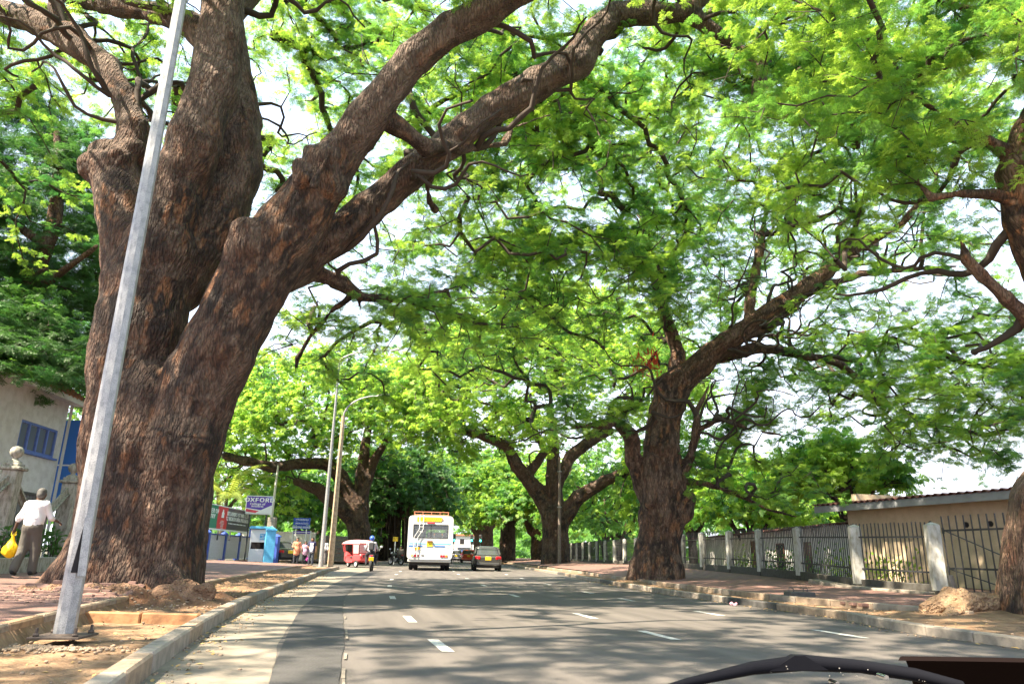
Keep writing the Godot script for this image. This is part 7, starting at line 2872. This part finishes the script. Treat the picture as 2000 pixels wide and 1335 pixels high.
	for e in made:
		var f: Field = e[1]
		var m: StandardMaterial3D = e[2]
		m.vertex_color_use_as_albedo = true
		if f.A.is_empty():
			continue
		f.cell = cell * (0.7 if e[0] in ["hair"] else 1.0)
		f.tint = e[3]
		if e[0] in ["shirt", "trousers", "skirt"]:
			f.bark = 0.012
			f.ridge = noise(FastNoiseLite.TYPE_SIMPLEX, 6.0, 2, 17)
			f.big = f.ridge
		f.run()
		var mb: MB = f.parts[0]
		if mb.v.is_empty():
			continue
		if e[0] == "body":
			mb.col = skin
			for k in 2:
				var el: Vector3 = sh[k] + arms[k][0]
				var wr: Vector3 = sh[k] + arms[k][1]
				var d: Vector3 = q.get("hand_dir", [wr - el, wr - el])[k]
				hand(mb, wr, d, Vector3(-1 if k == 0 else 1, 0, 0), Vector3(0, 0, 1), q.get("curl", 0.45), 1.0)
			mb.col = Color(0.012, 0.01, 0.01)
			for x in [-0.032, 0.032]:
				mb.ball(head + Vector3(x, 0.022, 0.079), Vector3(0.011, 0.007, 0.008), 8)
				mb.box(head + Vector3(x, 0.045, 0.083), Vector3(0.036, 0.006, 0.01), 0.002)
			mb.col = Color(skin.r * 1.1, skin.g * 0.7, skin.b * 0.7)
			mb.box(head + Vector3(0, -0.047, 0.087), Vector3(0.042, 0.01, 0.012), 0.004)
		if e[0] == "shirt" and q.has("bib"):
			for i in mb.v.size():
				if mb.n[i].z > 0.3 and absf(mb.v[i].x) < 0.12 and mb.v[i].y < neck.y - 0.08:
					mb.c[i] = q.bib
		for i in mb.v.size():
			mb.v[i] *= s
		part(e[0], mb, m, t)
	if q.has("belt"):
		var m := MB.new()
		var ring := PackedVector3Array()
		for i in 21:
			var a := TAU * i / 20
			ring.append((hip + lean * 0.2 + Vector3(cos(a) * 0.178, 0.125, sin(a) * 0.122)) * s)
		var rad := PackedFloat32Array()
		rad.resize(21)
		rad.fill(0.016)
		m.tube(ring, rad, 6)
		part("belt", m, mat("black_plastic"), t)
	t.set_meta("hand_at", [(sh[0] + arms[0][1]) * s, (sh[1] + arms[1][1]) * s])
	return t

func bag(called: String, label: String, at: Vector3, size: Vector3, m0: Material) -> void:
	var m := MB.new()
	var rings := []
	for i in 12:
		var u := i / 11.0
		var w: float = [0.12, 0.16, 0.2, 0.30, 0.5, 0.72, 0.9, 1.0, 1.0, 0.92, 0.7, 0.2][i]
		var ring := []
		for k in 18:
			var a := TAU * k / 18
			var j := 1.0 + 0.13 * sin(a * 4.0 + i * 1.3) + 0.08 * sin(a * 7.0 - i)
			ring.append(Vector3(cos(a) * size.x * 0.5 * w * j, -u * size.y, sin(a) * size.z * 0.5 * w * j))
		rings.append(ring)
	m.loft(rings)
	for s in [-1.0, 1.0]:
		m.quad(Vector3(s * 0.01, 0.0, 0.01), Vector3(s * 0.05, 0.05, 0.0), Vector3(s * 0.06, -0.03, 0), Vector3(s * 0.02, -0.06, 0.01))
	var o := single(called, m, m0, label, "bag")
	o.position = at

func people() -> void:
	# the man with the bag, seen from behind, walking away
	var yaw := PI + 0.12
	var man := person("grey haired man in white shirt and grey trousers walking past the wall", Vector3(-10.12, 0.36, -15.8), yaw, {
		"h": 1.72, "cell": 0.016, "skin": Color(0.085, 0.045, 0.03), "shirt": Color(0.72, 0.72, 0.75), "pants": Color(0.095, 0.09, 0.078), "hair": Color(0.075, 0.072, 0.07), "sleeve": 1.25, "loose": 0.03, "belt": true,
		"lean": Vector3(0.0, 0.0, 0.02), "nod": Vector3(-0.02, -0.01, 0.03),
		"arms": [[Vector3(0.10, -0.27, -0.06), Vector3(0.16, -0.50, -0.04)], [Vector3(-0.10, -0.26, 0.08), Vector3(-0.16, -0.33, 0.30)]],
		"legs": [[Vector3(0.02, -0.41, 0.0), Vector3(0.03, -0.82, -0.17)], [Vector3(-0.02, -0.41, 0.09), Vector3(-0.02, -0.84, 0.09)]],
		"toes": [Vector3(0.02, -0.075, 0.11), Vector3(-0.02, -0.04, 0.15)], "curl": 0.75})
	var hands: Array = man.get_meta("hand_at")
	var yellow := leaf("yellow_bag", 0.78, 0.56, 0.02, Color(0.5, 0.36, 0.01))
	bag("plastic_bag", "bright yellow plastic bag carried low in the walking man's hand", man.transform * (hands[0] + Vector3(0.0, -0.10, 0.0)), Vector3(0.30, 0.50, 0.26), yellow)
	# the women at the corner
	person("woman in a loose orange top and dark trousers at the corner", Vector3(-13.75, 0.1, -48.7), 0.35, {"h": 1.62, "women": true, "skin": Color(0.22, 0.11, 0.07), "shirt": Color(0.66, 0.26, 0.15), "pants": Color(0.045, 0.045, 0.055), "tunic": 0.22, "sleeve": 1.3, "arms": [[Vector3(0.09, -0.25, 0.02), Vector3(0.13, -0.42, 0.16)], [Vector3(-0.10, -0.25, 0.0), Vector3(-0.05, -0.30, 0.2)]]})
	var girl := person("smaller woman in pink with long dark hair holding a bag", Vector3(-13.25, 0.1, -48.9), 0.5, {"h": 1.42, "women": true, "long": true, "skin": Color(0.18, 0.09, 0.06), "shirt": Color(0.60, 0.38, 0.50), "pants": Color(0.03, 0.03, 0.035), "tunic": 0.12, "sleeve": 0.8})
	hands = girl.get_meta("hand_at")
	bag("plastic_bag", "magenta pink bag hanging from the smaller woman's hand", girl.transform * (hands[0] + Vector3(0, -0.09, 0)), Vector3(0.34, 0.46, 0.22), leaf("pink_bag", 0.62, 0.10, 0.42, Color(0.4, 0.06, 0.26)))
	person("tall woman in navy top with white front and dark jeans", Vector3(-12.8, 0.1, -48.8), 0.1, {"h": 1.66, "women": true, "long": true, "skin": Color(0.25, 0.13, 0.085), "shirt": Color(0.03, 0.03, 0.08), "bib": Color(0.7, 0.7, 0.78), "pants": Color(0.05, 0.055, 0.075), "tunic": 0.05, "sleeve": 0.6, "arms": [[Vector3(0.09, -0.27, 0.0), Vector3(0.12, -0.5, 0.03)], [Vector3(-0.09, -0.25, -0.02), Vector3(-0.02, -0.36, 0.18)]]})
	person("person in white shirt and grey trousers half hidden by lamp poles", Vector3(-12.65, 0.1, -51.6), 0.0, {"h": 1.6, "skin": Color(0.16, 0.08, 0.05), "shirt": Color(0.68, 0.66, 0.66), "pants": Color(0.11, 0.10, 0.10), "sleeve": 1.4})
	person("person in a bright red dress near the yellow wall", Vector3(-17.2, 0.13, -76.5), 0.4, {"h": 1.62, "women": true, "skirt": true, "long": true, "skin": Color(0.18, 0.09, 0.06), "shirt": Color(0.66, 0.025, 0.02), "pants": Color(0.62, 0.025, 0.02), "cell": 0.03})
	person("person in dark clothes standing beside the red dress", Vector3(-16.6, 0.13, -77.2), 0.0, {"h": 1.68, "skin": Color(0.16, 0.08, 0.05), "shirt": Color(0.16, 0.15, 0.2), "pants": Color(0.03, 0.03, 0.04), "cell": 0.03})
	# rider seated on the blue motorcycle
	var sit := {"h": 1.7, "hip": Vector3(0, 0.93, 0), "skin": Color(0.14, 0.07, 0.045), "shirt": Color(0.50, 0.47, 0.50), "pants": Color(0.02, 0.02, 0.03), "sleeve": 1.8, "bald": true, "lean": Vector3(0, 0, 0.07),
		"arms": [[Vector3(0.10, -0.22, 0.14), Vector3(0.14, -0.32, 0.40)], [Vector3(-0.10, -0.22, 0.14), Vector3(-0.14, -0.32, 0.40)]],
		"legs": [[Vector3(0.16, -0.12, 0.38), Vector3(0.14, -0.52, 0.22)], [Vector3(-0.16, -0.12, 0.38), Vector3(-0.14, -0.52, 0.22)]]}
	var bk := Vector3(-7.1, 0, -39.3)
	var rider := person("rider in grey shirt with backpack and blue helmet on the motorcycle", bk + Vector3(-0.03, 0.0, 0.24), PI + 0.12, sit)
	var m := MB.new()
	m.ball(Vector3(0, 1.66, 0.10), Vector3(0.135, 0.14, 0.155), 16)
	part("helmet", m, mat("helmet_blue", 0.05, 0.12, 0.50, 0.2), rider)
	m = MB.new()
	m.box(Vector3(0, 1.26, -0.14), Vector3(0.3, 0.42, 0.16), 0.06)
	part("backpack", m, mat("backpack_dark", 0.05, 0.05, 0.055, 0.8), rider)
	# someone sitting by the parked motorcycle
	person("person in dull clothes beside the parked motorcycle left of the bus", Vector3(-8.75, 0.05, -61.2), 0.3, {"h": 1.6, "skin": Color(0.15, 0.08, 0.05), "shirt": Color(0.18, 0.15, 0.13), "pants": Color(0.07, 0.06, 0.06), "cell": 0.03, "hip": Vector3(0, 0.72, 0), "legs": [[Vector3(0.1, -0.05, 0.36), Vector3(0.1, -0.6, 0.3)], [Vector3(-0.1, -0.05, 0.36), Vector3(-0.1, -0.6, 0.3)]]})

func own_car() -> void:
	# bonnet edge, scuttle and wiper of the car that the picture is taken from
	var t := thing("car_bonnet", "dark rear edge of the viewing car's bonnet at the bottom right", "car bonnet", Vector3(0, 0, 0))
	var m := MB.new()
	var glossy := mat("bonnet_paint", 0.012, 0.008, 0.0075, 0.6)
	glossy.specular_mode = BaseMaterial3D.SPECULAR_DISABLED
	var rings := []
	for i in 10:
		var u := i / 9.0
		var z := -0.74 - u * 0.8
		var ring := []
		for k in 15:
			var x := 0.375 + u * 0.43 + k * 0.03 * (1.0 + u * 0.6)
			ring.append(Vector3(x, 0.862 - 0.052 * u - 0.10 * u * u - 0.02 * pow((x - 0.5 - u * 0.4) * 1.6, 2.0), z))
		rings.append(ring)
	for i in 9:
		for k in 14:
			m.quad(rings[i][k], rings[i][k + 1], rings[i + 1][k + 1], rings[i + 1][k], Vector3.UP)
	part("bonnet_panel", m, glossy, t)
	m = MB.new()
	m.bar(Vector3(0.10, 0.788, -0.66), Vector3(0.80, 0.826, -0.66), 0.03, 0.06, 0.004)
	m.plate(PackedVector2Array([Vector2(0.17, 0.78), Vector2(0.9, 0.78), Vector2(0.9, 0.850), Vector2(0.45, 0.848), Vector2(0.36, 0.843), Vector2(0.28, 0.836), Vector2(0.2, 0.822)]), Vector3(0, 0, -0.675), Basis(), 0.02)
	var sb := mat("scuttle_black", 0.006, 0.006, 0.007, 0.8)
	sb.specular_mode = BaseMaterial3D.SPECULAR_DISABLED
	part("scuttle", m, sb, t)
	var w := thing("windscreen_wiper", "black windscreen wiper with worn speckled arm across the bottom right corner", "wiper", Vector3(0, 0, 0))
	var wet := mat("wiper_black", 0.006, 0.006, 0.0085, 0.8)
	wet.metallic_specular = 0.25
	m = MB.new()
	m.tube(PackedVector3Array([Vector3(0.105, 0.8260, -0.71), Vector3(0.17, 0.8397, -0.73), Vector3(0.235, 0.8519, -0.74), Vector3(0.285, 0.8570, -0.745), Vector3(0.34, 0.8548, -0.745), Vector3(0.39, 0.8490, -0.74), Vector3(0.43, 0.8404, -0.735)]), PackedFloat32Array([0.002, 0.004, 0.006, 0.0075, 0.006, 0.006, 0.005]), 8)
	part("arm", m, wet, w)
	m = MB.new()
	var sp := RandomNumberGenerator.new()
	sp.seed = 21
	for i in 24:
		var x := sp.randf_range(0.12, 0.42)
		m.ball(Vector3(x, 0.852 - 1.1 * pow(x - 0.285, 2.0) * (1.0 if x < 0.285 else 0.55) + sp.randf_range(-0.005, 0.004), -0.735 + sp.randf_range(-0.002, 0.002)), Vector3.ONE * sp.randf_range(0.0003, 0.0008), 6)
	var dusty := part("dust_specks", m, mat("speck", 0.2, 0.18, 0.16, 0.8), w)
	dusty.set_meta("kind", "stuff")
	m = MB.new()
	m.tube(PackedVector3Array([Vector3(0.11, 0.8202, -0.7), Vector3(0.2, 0.8332, -0.71), Vector3(0.3, 0.8404, -0.715), Vector3(0.44, 0.8375, -0.71)]), PackedFloat32Array([0.003, 0.004, 0.004, 0.003]), 6)
	part("blade_frame", m, wet, w)
	m = MB.new()
	m.bar(Vector3(0.17, 0.8231, -0.69), Vector3(0.44, 0.8332, -0.69), 0.007, 0.012)
	part("rubber_blade", m, mat("rubber_grey", 0.07, 0.068, 0.072, 0.6), w)
	for q in [[0.30, 0.845], [0.345, 0.851], [0.25, 0.838]]:
		m = MB.new()
		m.rod(Vector3(q[0], q[1], -0.72), Vector3(q[0], q[1], -0.705), 0.0022, 8)
		part("rivet", m, mat("chrome", 0.6, 0.6, 0.6, 0.15, 1.0), w)
	m = MB.new()
	m.plate(PackedVector2Array([Vector2(0.25, 0.850), Vector2(0.275, 0.864), Vector2(0.285, 0.864), Vector2(0.306, 0.852)]), Vector3(0, 0.0000, -0.742), Basis(), 0.012)
	part("pivot_cap", m, wet, w)

func small_things(sand: Material, concrete: Material, bark: Material) -> void:
	# dry leaves and grit lying about
	var rng := RandomNumberGenerator.new()
	rng.seed = 5
	var lf := MB.new()
	lf.quad(Vector3(-0.03, 0, 0), Vector3(0, 0.006, 0.014), Vector3(0.03, 0, 0), Vector3(0, 0.004, -0.014), Vector3.UP)
	var grit := MB.new()
	grit.ball(Vector3.ZERO, Vector3(0.018, 0.012, 0.015), 6)
	var spots := [[], []]
	for i in 2600:
		var d := rng.randf_range(4.5, 34.0)
		var left := rng.randf() < 0.62
		var o := 0.0
		var y := 0.008
		if left:
			o = kerb_left(d) + absf(rng.randfn(0.0, 0.22)) + 0.02
			if rng.randf() < 0.55:
				o = kerb_left(d) - rng.randf_range(0.2, 1.6)
				y = left_high(d, o) + 0.006
		else:
			o = kerb_right(d) - absf(rng.randfn(0.0, 0.15)) - 0.02
			if rng.randf() < 0.6:
				o = kerb_right(d) + rng.randf_range(0.2, 1.7)
				y = right_high(d, o) + 0.006
		var b := Basis(Vector3.UP, rng.randf() * TAU).rotated(Vector3.RIGHT, rng.randf_range(-0.4, 0.4)).scaled(Vector3.ONE * rng.randf_range(0.5, 1.4))
		spots[0 if rng.randf() < 0.6 else 1].append(Transform3D(b, rp(d, o, y)))
	for i in 900:
		var p := Vector3(-4.2 + rng.randfn(0, 0.35), 0.075, -7.2 + rng.randfn(0, 0.10) + 0.12)
		if i > 450:
			p = Vector3(-6.3 + rng.randfn(0, 1.4), 0, -11.6 + rng.randfn(0, 0.5))
		var off := p.x - rx(-p.z)
		if off > kerb_left(-p.z) - 0.2:
			continue
		p.y = left_high(-p.z, off) + 0.01
		spots[1].append(Transform3D(Basis(Vector3.UP, rng.randf() * TAU).scaled(Vector3.ONE * rng.randf_range(0.4, 1.5)), p))
	for k in 2:
		var mm := MultiMesh.new()
		mm.transform_format = MultiMesh.TRANSFORM_3D
		mm.mesh = (lf if k == 0 else grit).mesh()
		mm.instance_count = spots[k].size()
		for i in spots[k].size():
			mm.set_instance_transform(i, spots[k][i])
		var o := MultiMeshInstance3D.new()
		o.name = ["dry_leaves", "gravel"][k]
		o.multimesh = mm
		o.material_override = mat("dry_leaf", 0.36, 0.24, 0.09, 0.8) if k == 0 else mat("grit", 0.26, 0.19, 0.13, 0.9)
		o.set_meta("kind", "stuff")
		o.set_meta("label", ["scattered dry yellow leaves along both kerbs", "small stones and clods on the sandy verges"][k])
		o.set_meta("category", ["leaves", "gravel"][k])
		add_child(o)
	# surface root on the right, block with lifting eyes, litter
	var f := Field.new()
	f.cell = 0.022
	f.bark = 0.05
	f.lump = 0.07
	f.ridge = noise(FastNoiseLite.TYPE_SIMPLEX, 4.0, 3, 44)
	f.big = noise(FastNoiseLite.TYPE_SIMPLEX, 1.8, 2, 45)
	f.bone(Vector3(8.45, 0.32, -12.95), Vector3(7.75, 0.32, -13.1), 0.17, 0.2, 0.15)
	f.bone(Vector3(7.75, 0.32, -13.1), Vector3(7.25, 0.16, -13.15), 0.21, 0.12, 0.15)
	f.bone(Vector3(7.8, 0.22, -12.9), Vector3(7.3, 0.1, -12.6), 0.16, 0.1, 0.15)
	f.tint = Color(0.46, 0.30, 0.18)
	f.run()
	var rootm := mat("pale_root", 1, 1, 1, 0.9)
	rootm.vertex_color_use_as_albedo = true
	worn(rootm, (sand as StandardMaterial3D).albedo_texture, 0.8, (sand as StandardMaterial3D).detail_albedo, 2.2, (sand as StandardMaterial3D).heightmap_texture, 6.0)
	single("exposed_root", f.parts[0], rootm, "pale worn knuckle of root on the sand below the iron gate", "root")
	f = Field.new()
	f.cell = 0.028
	f.bark = 0.06
	f.lump = 0.09
	f.ridge = noise(FastNoiseLite.TYPE_SIMPLEX, 4.5, 3, 46)
	f.big = noise(FastNoiseLite.TYPE_SIMPLEX, 1.8, 2, 47)
	f.bone(Vector3(-5.15, 0.2, -12.15), Vector3(-4.85, 0.2, -12.05), 0.24, 0.22, 0.2)
	f.bone(Vector3(-5.2, 0.15, -12.2), Vector3(-6.2, 0.1, -11.95), 0.24, 0.2, 0.2)
	f.bone(Vector3(-6.2, 0.12, -12.0), Vector3(-7.6, 0.16, -12.1), 0.22, 0.22, 0.2)
	f.tint = Color(0.30, 0.175, 0.105)
	f.run()
	single("root_mound", f.parts[0], rootm, "reddish soil covered root ridge at the foot of the huge tree", "root")
	var blk := thing("concrete_block", "dark grey kerb block with two wire loops on the right verge", "block", Vector3(6.5, 0.10, -16.8), 0.2)
	var m := MB.new()
	m.box(Vector3(0, 0.1, 0), Vector3(0.62, 0.2, 0.3), 0.02)
	part("block", m, mats["kerb_black"], blk)
	for x in [-0.2, 0.15]:
		m = MB.new()
		m.tube(PackedVector3Array([Vector3(x - 0.05, 0.18, 0), Vector3(x - 0.05, 0.27, 0), Vector3(x, 0.29, 0), Vector3(x + 0.06, 0.27, 0), Vector3(x + 0.06, 0.18, 0)]), PackedFloat32Array([0.008, 0.008, 0.008, 0.008, 0.008]), 6)
		part("wire_loop", m, mats["dark_metal"], blk)
	m = MB.new()
	for i in 9:
		var a := Vector3(rng.randfn(0, 0.06), absf(rng.randfn(0.03, 0.02)), rng.randfn(0, 0.04))
		m.quad(a, a + Vector3(0.07, 0.02, 0.02), a + Vector3(0.06, 0.07, -0.02), a + Vector3(-0.02, 0.05, 0.03))
	single("litter", m, mat("litter_pink", 0.62, 0.22, 0.30, 0.5), "crumpled pink and white scrap of litter at the right kerb", "litter").transform = Transform3D(Basis().scaled(Vector3.ONE * 0.6), Vector3(4.85, 0.01, -16.3))
	# red leafed climber in the fork of the right tree
	m = MB.new()
	for i in 160:
		var d := Vector3(rng.randf_range(-1.2, 0.3), rng.randf_range(-0.3, 1), rng.randf_range(-0.6, 1)).normalized()
		var p := Vector3(5.7, 7.9, -26.9) + Vector3(-absf(rng.randfn(0, 0.55)), rng.randfn(0.15, 0.3), rng.randfn(0, 0.25))
		var sd := d.cross(Vector3.UP).normalized() * 0.03
		m.quad(p, p + d * 0.12 + sd, p + d * 0.3, p + d * 0.12 - sd)
	single("red_climber", m, leaf("red_leaf", 0.40, 0.05, 0.03, Color(0.5, 0.06, 0.03)), "small red leafed climber in the fork of the swollen right tree", "plant")
